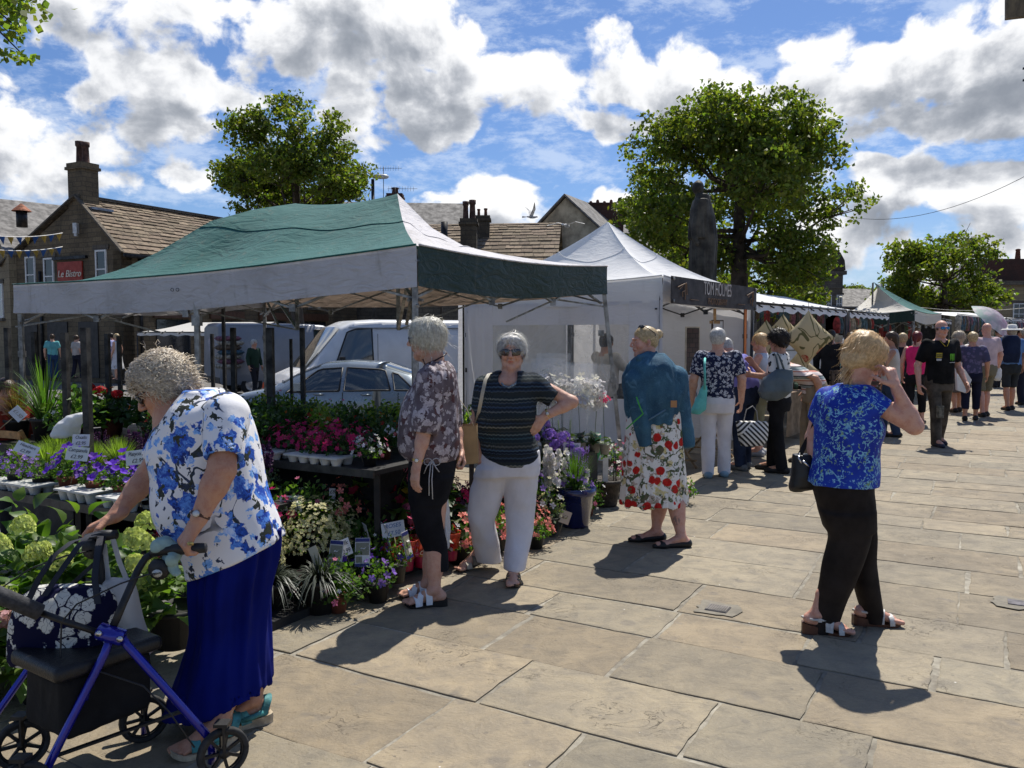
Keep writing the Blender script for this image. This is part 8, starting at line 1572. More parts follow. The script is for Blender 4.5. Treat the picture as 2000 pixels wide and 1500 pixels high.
def pLt(name,cat,pot,fol,fls,stems=None,extra=None,label='',group=None):
 """prototype at the origin: pot, foliage, flowers as parts"""
 t=tH(name,label,cat,(0,0,0),group);h=0
 if pot:kind,r,h,m_=pot;obj('tray' if kind=='tray' else 'pot',potmesh(r,h,kind),m_,t)
 ms=[]
 for i,f in enumerate(fol):
  if f[0]=='dome':_,R,H_,ls,n=f[:5];P,N=dome(n,R,H_,i+3,h*.85,f[5]if len(f)>5 else.3);V,F_,C=lM(P,ls,i+1,nrmdir=N*1.2,asp=f[6]if len(f)>6 else.6);ms.append((V,F_,C))
  elif f[0]=='blades':_,n,hh,sp,w,cv=f;ms.append(blades((0,0,h*.8),n,hh,sp,w,i+2,cv))
  elif f[0]=='big':_,R,H_,ls,n=f;P,N=dome(n,R,H_,i+3,h*.8,.45);ms.append(bigleaf(P,N,ls,i+1))
  elif f[0]=='box':_,w,d,H_,ls,n=f;r_=np.random.default_rng(5);P=r_.uniform(-.5,.5,(n,3))*(w,d,H_)+(0,0,h+H_*.45);ms.append(lM(P,ls,i+1,up=.6,asp=.6))
 if ms:V,F_,C=merge(*ms);obj('foliage',(V,F_),fol_mat(fol,ms),t,attr={'Col':C})
 for j,(col,style,n,size,R,H_,z0)in enumerate(fls):
  if style=='flat':P,N=dome(n,R,H_,40+j,h*.85+z0,.93);V,F_,C=fmesh(P,N,size,5,.3,j)
  elif style=='star':P,N=dome(n,R,H_,60+j,h*.85+z0,.9);V,F_,C=fmesh(P,N*.5+np.array((0,-.4,.5)),size,5,.5,j,1.1)
  elif style=='ball':
   P0,N0=dome(n,R,H_,70+j,h*.85+z0,.9);Ms=[];r_=np.random.default_rng(j)
   q=r_.normal(size=(70,3));q/=np.linalg.norm(q,axis=1)[:,None]
   for p in P0:Ms.append(fmesh(p+q*size*np.array((1,1,.75))*r_.uniform(.8,1.15),q,size*.30,4,.15,len(Ms),1.2))
   V,F_,C=merge(*Ms)
  elif style=='cone':
   P0,N0=dome(n,R,H_,80+j,h*.85+z0,.9);Ms=[];r_=np.random.default_rng(j)
   for p in P0:f=r_.uniform(0,1,150)[:,None];a_=r_.uniform(0,2*pi,150);q=np.stack((np.cos(a_),np.sin(a_),0*a_+.3),1);ax_=nrm(N0[len(Ms)]*.5+v3(0,0,.7));Ms.append(fmesh(p+q*size*1.15*np.sqrt(1-f**2*.92)+ax_*f*size*1.75,q,size*.26,4,.1,len(Ms),1.2))
   V,F_,C=merge(*Ms)
  elif style=='spike':
   P0,_=dome(n,R,H_*.5,90+j,h*.85,.2);Ms=[];r_=np.random.default_rng(j)
   for p in P0:f=r_.uniform(.35,1,26)[:,None];q=r_.normal(size=(26,3));q[:,2]=0;q/=np.linalg.norm(q,axis=1)[:,None];hh=H_*r_.uniform(.7,1.1);ln=(p-v3(0,0,h))*.5;Ms.append(fmesh(p*v3(1,1,0)+v3(0,0,h*.85)+ln*f*v3(1,1,0)+v3(0,0,1)*f*hh+q*size*.8*(1.1-f),q+v3(0,0,.4),size,4,.4,len(Ms),1.2))
   V,F_,C=merge(*Ms)
  obj('flowers',(V,F_),PC[col],t,attr={'Col':C})
 if stems:
  m=MB();r_=random.Random(3)
  for _ in range(stems[0]):a=r_.uniform(0,6.28);R=stems[2]*r_.uniform(.2,1);m.tube([(0,0,h*.8),(cos(a)*R*.5,sin(a)*R*.5,h+stems[1]*.5),(cos(a)*R,sin(a)*R,h+stems[1])],.0028,4)
  obj('stems',m,M('stem_green',(.05,.09,.02),.6),t)
 if extra:extra(t,h)
 return t
def bigleaf(P,N,size,seed):
 r=np.random.default_rng(seed);n=len(P);d=N*.9+r.normal(size=(n,3))*.35;d[:,2]*=.5;d/=np.linalg.norm(d,axis=1)[:,None];up=np.array((0,0,1.))+r.normal(size=(n,3))*.35;b=np.cross(d,up);b/=np.linalg.norm(b,axis=1)[:,None];u=np.cross(b,d);s=size*r.uniform(.55,1.15,n)[:,None];W_=(0,.30,.40,.33,.15,0);Vs=[]
 for i,w in enumerate(W_):
  f=i/5;c=P+d*s*(f-.3)+u*s*(.12*sin(pi*f)-.22*f*f);Vs+=[c-b*s*w+u*s*.10*w*2,c,c+b*s*w+u*s*.10*w*2]
 V=np.stack(Vs,1).reshape(-1,3);st=(np.arange(n)*18)[:,None];F_=[]
 for i in range(5):
  for k in(0,1):a=i*3+k;F_.append(np.concatenate((st+a,st+a+1,st+a+4,st+a+3),1))
 k=r.uniform(.7,1.3,n);return V,np.vstack(F_),np.repeat(np.stack((k*r.uniform(.9,1.3,n),k,k*.9),1),18,0)
FM={}
def fol_mat(fol,ms):return FM.get('cur',LG)
def pRt(mat,*a,**k):FM['cur']=mat;t=pLt(*a,**k);return t
def put(t,places,used=[]):
 """places: (x, y, z, label, rz, scale) ; the first moves the prototype itself"""
 for i,pl in enumerate(places):
  x,y,z,lab=pl[:4];rz=pl[4]if len(pl)>4 else random.uniform(0,6.28);sc=pl[5]if len(pl)>5 else random.uniform(.88,1.12)
  if i==0:t['label']=lab;r=t
  else:r=dup(t,(x,y,z),rz,lab)
  r.location=(x,y,z);r.rotation_euler=(0,0,rz);r.scale=(sc,)*3
#tables
TBK=M('table_black',(.018,.018,.019),.55,.1,.25,7,.2,30,dirt=.2)
def table(label,o,L,D_,z,legs=3,rim=.05,name='display_table'):
 o=np.array(o,float);t=tH(name,label,'table',o+E1*L/2);R=np.column_stack((E1,E2,(0,0,1)));c=o+E1*L/2+E2*D_/2
 m=MB();m.box(c+(0,0,z-.015),(L,D_,.03),R=R);obj('table_top',m,TBK,t);m=MB();m.box(o+E1*L/2-E2*.01+(0,0,z-.02),(L,.018,rim),R=R);obj('front_rail',m,M('rail_grey',(.06,.06,.06),.4,.4,.2,12),t)
 for i in range(legs):
  for s in(.08,.92):m=MB();q=o+E1*(L*(i+.04)/(legs-.92)if legs>1 else 0)+E2*D_*s;m.beam((q[0],q[1],0),(q[0],q[1],z-.03),.035);obj('leg',m,TBK,t)
 return lambda a,b,dz=0:o+E1*a+E2*b+v3(0,0,z+dz)
T0=table('long black plant table under the front edge of the green gazebo',v3(-3.3,6.4,0)-E1*.8,3.62,.98,.75,4)
T0b=table('raised rear shelf of bedding plants under the green gazebo',v3(-3.3,6.4,0)-E1*.6+E2*1.0,3.5,.75,.74,4)
T1=table('low black shelf of trays in front, at the left edge',v3(-3.4,5.4,0)-E1*.5,2.45,.95,.55,3)
bb=table('floor tray bench along the paving edge behind the elderly woman',v3(-1.95,3.98,0)-E2*.05,.001+.62,3.5,.10,1)if 0 else None
m=MB();R=np.column_stack((E1,E2,(0,0,1)));c=v3(-3.3,6.4,0)+E1*1.0+E2*.55;m.box(c+(0,0,.36),(3.4,.7,.66),R=R);obj('under_table_shade_block',m,M('shade_block_black',(.006,.006,.006),.9,0,.3,9,.6,22),org=c,label='added black block standing in for the shade beneath the long gazebo table',cat='shade block');m=MB();c=v3(-1.15,5.15,.03)+E2*.1;m.box(c,(.62,2.3,.05),R=R);obj('floor_tray',m,TBK,org=c,label='low black tray on the paving under the front row of flower pots',cat='tray')  # first box is an added black block, painting the shade under the table
m=MB();c=v3(-1.62,5.55,.16);m.box(c,(.62,2.0,.32),R=R);obj('plant_staging',m,TBK,org=c,label='black step staging behind the front row of flower pots',cat='staging')
m=MB();c=v3(.34,7.50,.26);m.box(c,(.78,.45,.52),R=R);obj('orchid_stand',m,TBK,org=c,label='dark stand carrying the white orchids beside the white tent',cat='stand')
def rowplants(T,kinds,b,a0,a1,n,desc,z=0,seed=0):
 r=random.Random(seed);out={}
 for i in range(n):
  k=kinds[i%len(kinds)]if not callable(kinds)else kinds(i);q=T(a0+(a1-a0)*(i+.5)/n+r.uniform(-.02,.02),b+r.uniform(-.03,.03),z);out.setdefault(k,[]).append((q[0],q[1],q[2],f'{KD[k]}, {ORD[i]} from left, {desc}'))
 return out
KD={};PR={};PL={}
def K_(key,desc,mat,*a,**kw):KD[key]=desc;PR[key]=pRt(mat,*a,**kw);PL[key]=[]
K_('bed','dark green bedding plant in a terracotta pot',LD,'potted_plant','plant',('pot',.062,.10,POTT),[('dome',.165,.23,.042,420)],[('red','flat',3,.024,.15,.22,.0)])
K_('fuch','fuchsia with small pink and white bells',LG,'potted_plant','plant',('pot',.06,.10,POTT),[('dome',.16,.23,.038,420,.35)],[('pink','flat',10,.020,.15,.22,.0),('white','flat',9,.017,.15,.22,.0)])
K_('marg','yellow-green bedding plant with orange buds',LL,'potted_plant','plant',('pot',.06,.09,POTB),[('dome',.165,.22,.036,460,.35)],[('orange','flat',5,.022,.14,.18,.01),('cream','flat',5,.018,.14,.18,.0)])
K_('dian','magenta dianthus clump',LD,'potted_plant','plant',('pot',.055,.08,POTB),[('dome',.14,.14,.032,240)],[('magenta','flat',34,.022,.13,.15,.02),('rose','flat',12,.021,.13,.15,.02)])
K_('pwht','white and pink dianthus clump',LG,'potted_plant','plant',('pot',.055,.08,POTB),[('dome',.12,.13,.028,180)],[('white','flat',26,.021,.13,.15,.02),('pink','flat',12,.020,.13,.15,.02)])
K_('ger','red geranium in a terracotta pot',LD,'potted_geranium','plant',('pot',.085,.15,POTT),[('dome',.20,.24,.055,330,.3,.95)],[('red','ball',2,.045,.12,.32,.04)],stems=(2,.28,.1))
K_('gery','bushy geranium with orange and yellow flowers',LD,'potted_geranium','plant',('pot',.085,.14,POTT),[('dome',.22,.22,.052,360,.3,.95)],[('orange','flat',8,.026,.2,.22,.02),('yellow','flat',4,.028,.15,.25,.02)])
K_('camp','campanula pot with small violet flowers',LG,'potted_campanula','plant',('pot',.055,.07,POTB),[('dome',.125,.12,.022,260,.4)],[('lilac','flat',30,.018,.125,.13,.02)])
K_('plat','balloon flower with large deep purple stars',LG,'potted_balloon_flower','plant',('pot',.060,.085,POTT),[('dome',.12,.16,.030,300,.35)],[('purple','star',13,.031,.115,.18,.03),('lilac','star',4,.026,.12,.17,.02)])
K_('vio','white viola with fresh green leaves',LG,'potted_viola','plant',('pot',.055,.07,POTB),[('dome',.12,.12,.034,220,.35)],[('white','flat',8,.030,.12,.13,.03)])
K_('heat','upright yellow-green heather',LL,'potted_heather','plant',('pot',.055,.07,POTB),[('blades',520,.25,.13,.0045,.15),('dome',.12,.19,.013,700,.2)],[])
K_('salv','dark plum salvia spikes',LGR,'potted_salvia','plant',('pot',.055,.08,POTB),[('dome',.12,.12,.034,160,.3)],[('plum','spike',15,.0095,.11,.24,0)])
K_('oxal','pale-flowered oxalis mound',LG,'potted_oxalis','plant',('pot',.055,.07,POTB),[('dome',.12,.11,.026,220,.4)],[('white','flat',22,.015,.12,.13,.02),('blush','flat',10,.014,.12,.13,.02)])
K_('hydr','leafy hydrangea with lime cone blooms',LG,'hydrangea_bush','plant',('pot',.13,.20,POTB),[('big',.26,.36,.10,130)],[('lime','cone',6,.050,.24,.36,.10)])
K_('hydb','tall leafy hydrangea in bud',LG,'hydrangea_bush','plant',('pot',.13,.22,POTB),[('big',.30,.60,.125,190)],[('lime','cone',1,.03,.2,.5,.05)])
K_('hydk','hydrangea with faded pink blooms',LG,'hydrangea_bush','plant',('pot',.13,.18,POTB),[('big',.28,.36,.12,100)],[('blush','ball',4,.055,.24,.34,.05)])
K_('hydp','pink mophead hydrangea',LD,'mophead_hydrangea','plant',('pot',.11,.18,POTB),[('big',.24,.34,.12,120)],[('pink','ball',9,.060,.25,.38,.02)])
K_('chry','dome of tiny cream-yellow chrysanthemums',LL,'chrysanthemum_dome','plant',('pot',.11,.17,POTB),[('dome',.19,.22,.02,500,.6)],[('cream','flat',950,.0115,.20,.24,.01)])
K_('mond','black strappy grass in a black pot',LBK,'potted_grass','plant',('pot',.095,.20,POTB),[('blades',260,.24,.27,.011,1.25)],[])
K_('gras','tall arching green grass',LG,'potted_grass','plant',('pot',.10,.18,POTB),[('blades',110,.62,.40,.013,.6)],[])
K_('bush','bushy green perennial',LG,'potted_plant','plant',('pot',.10,.15,POTT),[('dome',.26,.32,.06,520,.3)],[('white','flat',5,.02,.25,.32,0)])
K_('brng','reddish brown tufted grass',mL('leaf_bronze',(.16,.10,.04),(.10,.06,.03),.3),'potted_grass','plant',('pot',.10,.16,POTB),[('blades',260,.40,.24,.006,.6)],[])
K_('call','calla lily with wine and yellow spathes',LG,'potted_calla','plant',('pot',.08,.14,POTB),[('big',.15,.28,.13,34),('blades',26,.34,.12,.02,.2)],[('yellow','star',4,.045,.12,.38,.06),('wine','star',4,.045,.12,.36,.04)])
K_('coty','wine-red fine flowered pot in clear film',LGR,'potted_plant','plant',('pot',.07,.10,POTB),[('dome',.16,.16,.016,420,.4)],[('wine','flat',130,.011,.16,.18,.01),('blush','flat',60,.010,.16,.18,.01)])
K_('aza','coral pink azalea',LG,'potted_azalea','plant',('pot',.085,.12,POTB),[('dome',.16,.18,.034,280,.4)],[('coral','flat',52,.026,.17,.20,.02)])
K_('mag','magenta ruffled pot plant',LD,'potted_plant','plant',('pot',.08,.12,POTB),[('dome',.13,.13,.04,140)],[('plum','flat',20,.03,.13,.14,.02),('magenta','flat',40,.030,.14,.15,.02)])
K_('cabb','grey-green ornamental foliage rosette',LGR,'potted_plant','plant',('pot',.08,.10,POTB),[('big',.12,.12,.09,70)],[])
K_('snap','white snapdragon spikes',LG,'potted_snapdragon','plant',('pot',.07,.12,POTB),[('dome',.11,.20,.028,200,.3)],[('white','spike',9,.022,.09,.36,0)])
K_('purp','purple bedding with silver leaves',LG,'potted_plant','plant',('pot',.07,.12,POTB),[('dome',.13,.16,.03,220,.4)],[('lilac','flat',16,.026,.13,.17,.02)])
K_('crm','cream stock in a black pot',LGR,'potted_stock','plant',('pot',.07,.12,POTB),[('dome',.12,.24,.03,260,.3)],[('cream','flat',16,.022,.11,.26,.02),('white','flat',12,.024,.10,.28,.02)])
K_('agap','blue agapanthus on tall stems',LG,'potted_agapanthus','plant',('pot',.10,.16,POTB),[('blades',60,.40,.26,.018,.5)],[('lilac','ball',4,.055,.16,.78,.02)],stems=(4,.74,.15))
def orch_ex(t,h):
 m=MB();m.smooth=True;m.lathe((0,0,0),[(.05,h),(.06,h+.1),(.13,h+.55),(.15,h+.70)],14);obj('clear_sleeve',m,M('cellophane',(.8,.8,.8),.08,0,0,4,.5,9,alpha=.16,spec=1.0),t)
K_('orch','white orchid in a clear sleeve',LD,'potted_orchid','plant',('pot',.06,.11,M('clear_pot',(.3,.3,.28),.3)),[('big',.10,.08,.12,12)],[('white','flat',40,.052,.10,.24,.34)],stems=(2,.5,.05),extra=orch_ex)
K_('orcp','small crimson orchid spray',LD,'potted_orchid','plant',('pot',.05,.10,M('clear_pot',(.3,.3,.28),.3)),[('big',.08,.08,.1,8)],[('rose','flat',10,.028,.06,.06,.40)],stems=(1,.42,.03))
def rose_ex(t,h):
 m=MB();m.smooth=True;m.lathe((0,0,0),[(.045,.002),(.05,.05),(.075,.19),(.082,.205),(.078,.20),(.07,.17)],14);s=obj('printed_sleeve',m,SLV,t)
 tX('sleeve_lettering','Lolli',.062,M('sleeve_script',(.75,.55,.45),.5),s,(0.005,-.068,.115),np.column_stack(((1,0,0),(0,-.15,1),(0,-1,-.15))),.001,.3)
m_,t_,o_=nM('rose_sleeve_print');co=t_.n('ShaderNodeTexCoord').outputs['Object'];z=t_.m('ADD',t_.sep(co)[2],t_.m('MULTIPLY',t_.noise(co,30,2),.03));t_.set(o_.inputs[0],pB(t_,t_.ramp(t_.m('MULTIPLY',z,4.6),[(0,(.42,.01,.04)),(.42,(.42,.01,.08)),(.45,(.55,.25,.02)),(.52,(.50,.03,.015)),(1,(.60,.10,.05))],'LINEAR'),.3,0,.5,None,.2));SLV=m_
K_('rosp','pink patio rose in a printed red sleeve',LG,'potted_rose','plant',('pot',.05,.09,POTB),[('dome',.085,.22,.026,150,.3)],[('rose','flat',11,.022,.08,.23,.02),('pink','flat',6,.022,.08,.23,.02)],extra=rose_ex)
K_('rosr','red and white patio rose in a red sleeve',LG,'potted_rose','plant',('pot',.05,.09,POTB),[('dome',.085,.22,.026,150,.3)],[('red','flat',10,.024,.08,.23,.02),('white','flat',5,.022,.08,.23,.02)],extra=rose_ex)
def lab_ex(t,h):
 m=MB();d=MB();p2=MB();w=v3(1,0,0);u=nrm((0,.25,1));n=np.cross(w,u);c=v3(.0,-.075,.24);R=np.column_stack((w,u,n));m.box(c,(.088,.17,.003),R=R);k=obj('care_card',m,M('card_white',(.62,.62,.62),.5),t);d.box(c+u*.072+n*.003,(.084,.020,.002),R=R);d.box(c-u*.075+n*.003,(.084,.018,.002),R=R);obj('card_band',d,M('card_navy',(.02,.03,.17),.5),k);p2.box(c+u*.020+n*.003,(.078,.072,.002),R=R);p2.box(c-u*.042+n*.003-w*.02,(.036,.036,.002),R=R);obj('card_picture',p2,fL('card_photo',(.22,.22,.17),[(60,.4,(.35,.32,.3),(.1,.15,.06),1,.3)]),k)
K_('card','flowering pot with a tall picture care card',LG,'potted_plant','plant',('pot',.065,.12,POTB),[('dome',.11,.20,.03,220,.35)],[('purple','flat',5,.024,.11,.2,.0),('white','flat',3,.02,.11,.2,.02)],extra=lab_ex)
def add(d):
 for k,v in d.items():PL[k]+=v
def one(k,x,y,z,where,sc=1.0,rz=None):PL[k].append((x,y,z,f'{KD[k]} {where}',random.uniform(0,6.28)if rz is None else rz,sc))
mix0=['bed','bed','fuch','bed','marg']
add(rowplants(T0,['bed','bed','bed','bed','bed','bed','bed','dian','dian','dian','dian','pwht'],.14,1.30,3.55,12,'front row, gazebo table',0,1))
add(rowplants(T0,['bed','marg','bed','bed','dian','bed','dian','dian','dian','bed'],.42,.95,3.5,10,'second row, gazebo table',0,2))
add(rowplants(T0,['bed','bed','marg','bed'],.72,.8,3.5,10,'third row, gazebo table',0,3))
add(rowplants(T0b,['marg','fuch','marg','marg','fuch','marg'],.18,.1,3.4,12,'front of raised shelf',0,4))
add(rowplants(T0b,['fuch','pwht','marg','fuch','marg'],.52,.1,3.4,11,'back of raised shelf',0,5))
for i,(a,b,w)in enumerate(((.10,.35,'standing alone left on the long gazebo table'),(.72,.22,'right behind the elderly woman\'s sunglasses'))):q=T0(a,b);one('ger',*q,w,1.0)
q=T0(.42,.45);one('gery',*q,'between the two red geraniums');q=T0(1.05,.35);one('gery',*q,'just behind the elderly woman\'s chin',1.05);q=T0(-.25,.6);one('bed',*q,'at the far left end of the table',1.2)
add(rowplants(T1,['camp','camp','camp','plat','plat','plat','vio','vio'],.13,.05,2.25,8,'front row, low shelf',.03,6))
add(rowplants(T1,['heat','heat','heat','camp','plat','plat','plat','vio'],.36,.05,2.3,8,'second row, low shelf',0,7))
add(rowplants(T1,['heat','heat','heat','heat','oxal','oxal','oxal','fuch','oxal'],.60,.0,2.3,9,'third row, low shelf',0,8))
add(rowplants(T1,['salv','salv','salv','salv','oxal','pwht'],.84,-.1,2.2,9,'back row, low shelf',0,9))
add(rowplants(lambda a,b,dz=0:v3(-5.3,7.5,.72)+E1*a+E2*b+v3(0,0,dz),['bush','gras','bush','brng','gras','bush'],0,0,2.3,6,'bench behind the posts',0,10))
m=MB();c=v3(-5.3,7.5,.36)+E1*1.15;m.box(c,(2.6,.5,.70),R=R);obj('back_bench',m,TBK,org=c,label='dark bench of grasses and leafy pots behind the stall posts',cat='bench')
for(k,x,y,z,w,s)in[('hydb',-2.62,4.30,.0,'at the left edge below the campanula trays',.92),('hydb',-2.12,4.02,.02,'just behind the walker handles',.92),('hydb',-2.95,4.0,.0,'nearest the bottom left corner',.95),('hydb',-2.45,3.62,.0,'behind the walker back rest',.8),('hydr',-1.62,3.86,.10,'between the walker and the elderly woman',.95),('hydr',-2.3,3.75,.10,'left of the shopping bag',.9),('hydr',-2.55,3.45,.05,'low at the left picture edge',.9),('hydr',-1.85,4.05,.05,'behind the white carrier bag',.9),('hydk',-2.35,3.35,.05,'below the walker foam bar',.9),('hydk',-2.05,3.50,.0,'behind the shopping bag handles',.85),('coty',-1.62,4.75,.32,'beside the elderly woman\'s far wrist',1.1),('coty',-1.88,4.62,.32,'right above the walker\'s near grip',1.1),('coty',-1.75,4.42,.28,'behind the elderly woman\'s watch',1.0),('coty',-2.05,4.95,.25,'under the front of the low left shelf',1.0),('mond',-1.36,4.55,.0,'left of the pair beside the blue skirt',1.0),('mond',-1.10,4.60,.0,'right of the pair beside the blue skirt',1.0),('mond',-1.62,4.42,.0,'hidden mostly by the blue skirt',.9),('chry',-1.22,4.98,.12,'behind the black grasses',1.15),('chry',-1.52,4.78,.10,'at the edge of the blue skirt',1.0),('chry',-1.10,5.25,.14,'smaller, beyond the largest cream dome',.8),('card',-1.02,4.84,.05,'leftmost of the carded pots',1.0),('card',-.90,4.90,.05,'front middle of the carded pots',1.0),('card',-.86,5.04,.07,'rear middle of the carded pots',1.05),('card',-.98,5.06,.08,'back left of the carded pots',1.0),('card',-.72,5.02,.05,'rightmost of the carded pots',1.0),('rosp',-.78,5.14,.055,'leftmost of the sleeved roses',1.0),('rosp',-.69,5.26,.055,'second of the sleeved roses',1.0),('rosr',-.60,5.34,.055,'third of the sleeved roses',1.0),('rosr',-.51,5.42,.055,'fourth in row, by the black trousers',1.0),('rosr',-.42,5.50,.055,'last in row, behind the trousers',.95),('call',-.98,5.38,.32,'left of the dark gap under the table',1.0),('call',-.80,5.45,.28,'right of the dark gap under the table',1.0),('cabb',-1.25,5.45,.32,'behind the hydrangea price card',1.2),('bush',-1.45,5.20,.30,'under the front rail of the gazebo table',.8),('bush',-1.05,5.60,.3,'behind the calla lilies',.7),('hydp',-.82,5.62,.22,'left of the floral blouse woman\'s hand',1.0),('hydp',-.58,5.72,.20,'behind the floral blouse woman',1.0),('hydp',-.62,5.52,.0,'low beside the black trousers',.9),('dian',-1.50,5.02,.32,'on the staging above the cream mounds',1.2),('fuch',-1.30,5.12,.34,'on the staging right of the hydrangea card',1.1),('pwht',-1.68,5.20,.34,'on the staging beside the tunic hem',1.1),('aza',-1.12,5.32,.30,'on the staging in front of the calla lilies',1.0),('bush',-.92,5.18,.12,'behind the rear carded pot',.75),('dian',-.64,5.62,.30,'above the sleeved roses',1.2),('fuch',-1.0,4.62,.0,'low at the paving edge below the carded pots',1.0),('purp',-.80,4.80,.0,'at the paving edge in front of the roses',1.0),('dian',-1.20,4.72,.0,'between the black grasses and the cream dome',.9),('mag',-.42,5.95,.25,'between the two women',1.0),('mag',-.25,6.05,.25,'just left of the white trousers',1.0),('cabb',-.40,5.72,.12,'between the two women, above the coral azaleas',1.2),('aza',-.36,5.62,.0,'left of the white trousers',1.15),('aza',-.12,5.88,.02,'between the white trouser legs',1.1),('aza',-.22,6.02,.02,'half behind the white trousers',1.1),('aza',.17,6.02,.0,'right of the white trousers by the paving',.9),('aza',.10,6.30,.05,'behind the lowest coral azalea',.9),('snap',.28,6.62,.12,'right of the knitted top woman\'s hip',1.2),('purp',.16,6.48,.18,'left of the white snapdragons',1.1),('purp',.42,6.66,.22,'on top of the dark blue pot group',1.0),('crm',.30,6.38,.02,'leaning over the paving beside the blue pot',1.1),('snap',.12,6.85,.2,'behind the purple bedding',1.1),('bush',.20,7.0,.1,'dark, behind the snapdragons',.9),('snap',.52,7.02,.0,'below the orchids beside the woven pot',1.0),('fuch',.66,7.12,.0,'right of the blue pot, before the stand',1.1),('purp',.38,6.92,.05,'behind the blue pot of lavender',1.1),('agap',.22,7.05,.05,'left of the orchids',1.0),('agap',.48,6.98,.0,'in front of the orchids',.95),('orch',.16,7.30,.52,'farthest left of the orchids',1.0),('orch',.32,7.32,.52,'second orchid from the left',1.05),('orch',.46,7.42,.50,'third orchid from the left',1.0),('orch',.62,7.38,.52,'second orchid from the right',1.0),('orch',.76,7.50,.50,'farthest right of the orchids',1.0),('orch',.38,7.56,.52,'in the back of the orchids',1.1),('orcp',.84,7.38,.50,'at the right end of the orchids',1.0),('pwht',1.08,7.95,.05,'right of the woven pot beside the apple skirt',1.3),('dian',1.18,8.1,.05,'behind the apple print skirt',1.2),('pwht',1.02,8.15,.25,'behind the gazebo leg',1.2),('fuch',1.62,7.6,.0,'showing right of the apple print skirt hem',.8)]:one(k,x,y,z,w,s)
for k,t in PR.items():
 if PL[k]:put(t,PL[k])
 else:
  for c in list(t.children):bpy.data.objects.remove(c)
  bpy.data.objects.remove(t)
#trays
def tray(label,T,a,b,w,d,h=.055,dz=0,tilt=0):
 q=T(a,b,dz);t=tH('seed_tray',label,'tray',q);m=potmesh((w,d),h,'tray');R_=np.column_stack((E1,E2,(0,0,1)));m.v=[v@R_.T+q for v in m.v];obj('cells',m,TRAY,t)
tray('white cell tray at the far left front of the low shelf',T1,.42,.09,.36,.18);tray('second white cell tray from the left on the low shelf',T1,.72,.08,.30,.17,.06);tray('white cell tray under the purple balloon flowers',T1,1.28,.09,.36,.20,.075);tray('white cell tray under the white violas by the elderly woman\'s wrist',T1,1.72,.07,.32,.20,.075)
tray('left white tray under the magenta dianthus',T0,2.62,.06,.40,.2,.06);tray('right white tray under the magenta dianthus',T0,3.12,.06,.46,.2,.06)
#free standing pots by the paving
t=pRt(LG,'lavender_pot','plant',None,[('blades',240,.34,.20,.005,.1),('dome',.14,.16,.03,220,.3)],[('lilac','flat',16,.028,.16,.18,.0),('lilac','spike',14,.006,.14,.36,0)],label='glazed dark blue pot of lavender and purple bedding standing on the paving')
for c in t.children:c.location=(0,0,.30)
m=MB();m.smooth=True;m.lathe((0,0,0),[(0,.002),(.105,.002),(.112,.02),(.158,.27),(.172,.272),(.174,.33),(.155,.33),(.145,.28),(0,.27)],28);obj('pot',m,POTC,t);m=MB();m.lathe((0,0,0),[(.15,.30),(0,.31)],16);obj('soil',m,SOIL,t);q=G(1126,1036);t.location=(q[0],q[1]+.14,0)
q=G(1183,993)+v3(0,.14,0);t=tH('woven_pot','dark brown woven-look pot with wire supports and a green bottle, before the gazebo leg','plant pot',q);m=MB();m.smooth=True;m.lathe(q,[(0,.002),(.118,.002),(.122,.02),(.150,.21),(.172,.215),(.178,.245),(.160,.25),(.146,.21),(0,.20)],26);obj('pot',m,POTW,t)
m=MB();
for x,y,h in((-.09,0,.50),(.0,.05,.56),(.09,.02,.60),(.12,.08,.50),(-.02,-.06,.46)):m.tube([q+(x,y,.2),q+(x+random.uniform(-.01,.01),y,h)],.004,5)
m.tube([q+(-.09,0,.5),q+(-.16,-.02,.56),q+(-.26,-.05,.50)],.004,5);obj('wire_support',m,DARKM,t)
m=MB();m.smooth=True;m.lathe(q+v3(-.07,.0,.40),[(.0,.0),(.012,.0),(.013,.03),(.037,.08),(.038,.14),(.034,.15),(.038,.16),(.038,.26),(.02,.275),(0,.27)],14);obj('bottle',m,M('green_bottle',(.10,.42,.20),.08,0,.1,4,transl=.4),org=q+v3(-.07,0,.4),label='upturned green plastic bottle above the woven brown pot',cat='bottle')
m=MB();m.box(q+v3(.0,-.10,.33),(.05,.004,.26));obj('plant_tag',m,M('tag_white',(.6,.6,.58),.5),org=q+v3(0,-.1,.2),label='tall blank white plant tag stuck in the woven brown pot',cat='plant tag')
#written cards
def card(px,py,D,w,h,lines,rot=0,tilt=.25,col=(.02,.02,.03),where='',bg=(.66,.66,.66)):
 c=W(px,py,D);t=tH('price_card',f'white handwritten card reading {" ".join(lines)}{where}','price card',c-(0,0,h));r=v3(cos(rot),0,-sin(rot));u0=v3(sin(rot),0,cos(rot));u=u0*cos(tilt)+v3(0,1,0)*sin(tilt);n=np.cross(r,u);R_=np.column_stack((r,u,n));m=MB();m.box(c,(w,h,.002),R=R_);obj('card',m,M('card_%.2f'%bg[2],bg,.6,0,.03,5),t);m=MB();m.tube([c-u*h*.3-n*.003,c-u*(h*.5+.14)-n*.003],.003,4);obj('stick',m,M('card_stick',(.25,.2,.12),.7),t);ink=M('ink_%.2f'%col[2],col,.6)
 for i,s in enumerate(lines):tX('handwriting',s,h*.42/max(1,len(lines)*.55),ink,t,c+n*.0025+u*h*(.24-.48*i if len(lines)>1 else 0),R_,.0003,.2,min(1,w*.9/(len(s)*h*.42/max(1,len(lines)*.55)*.52)))
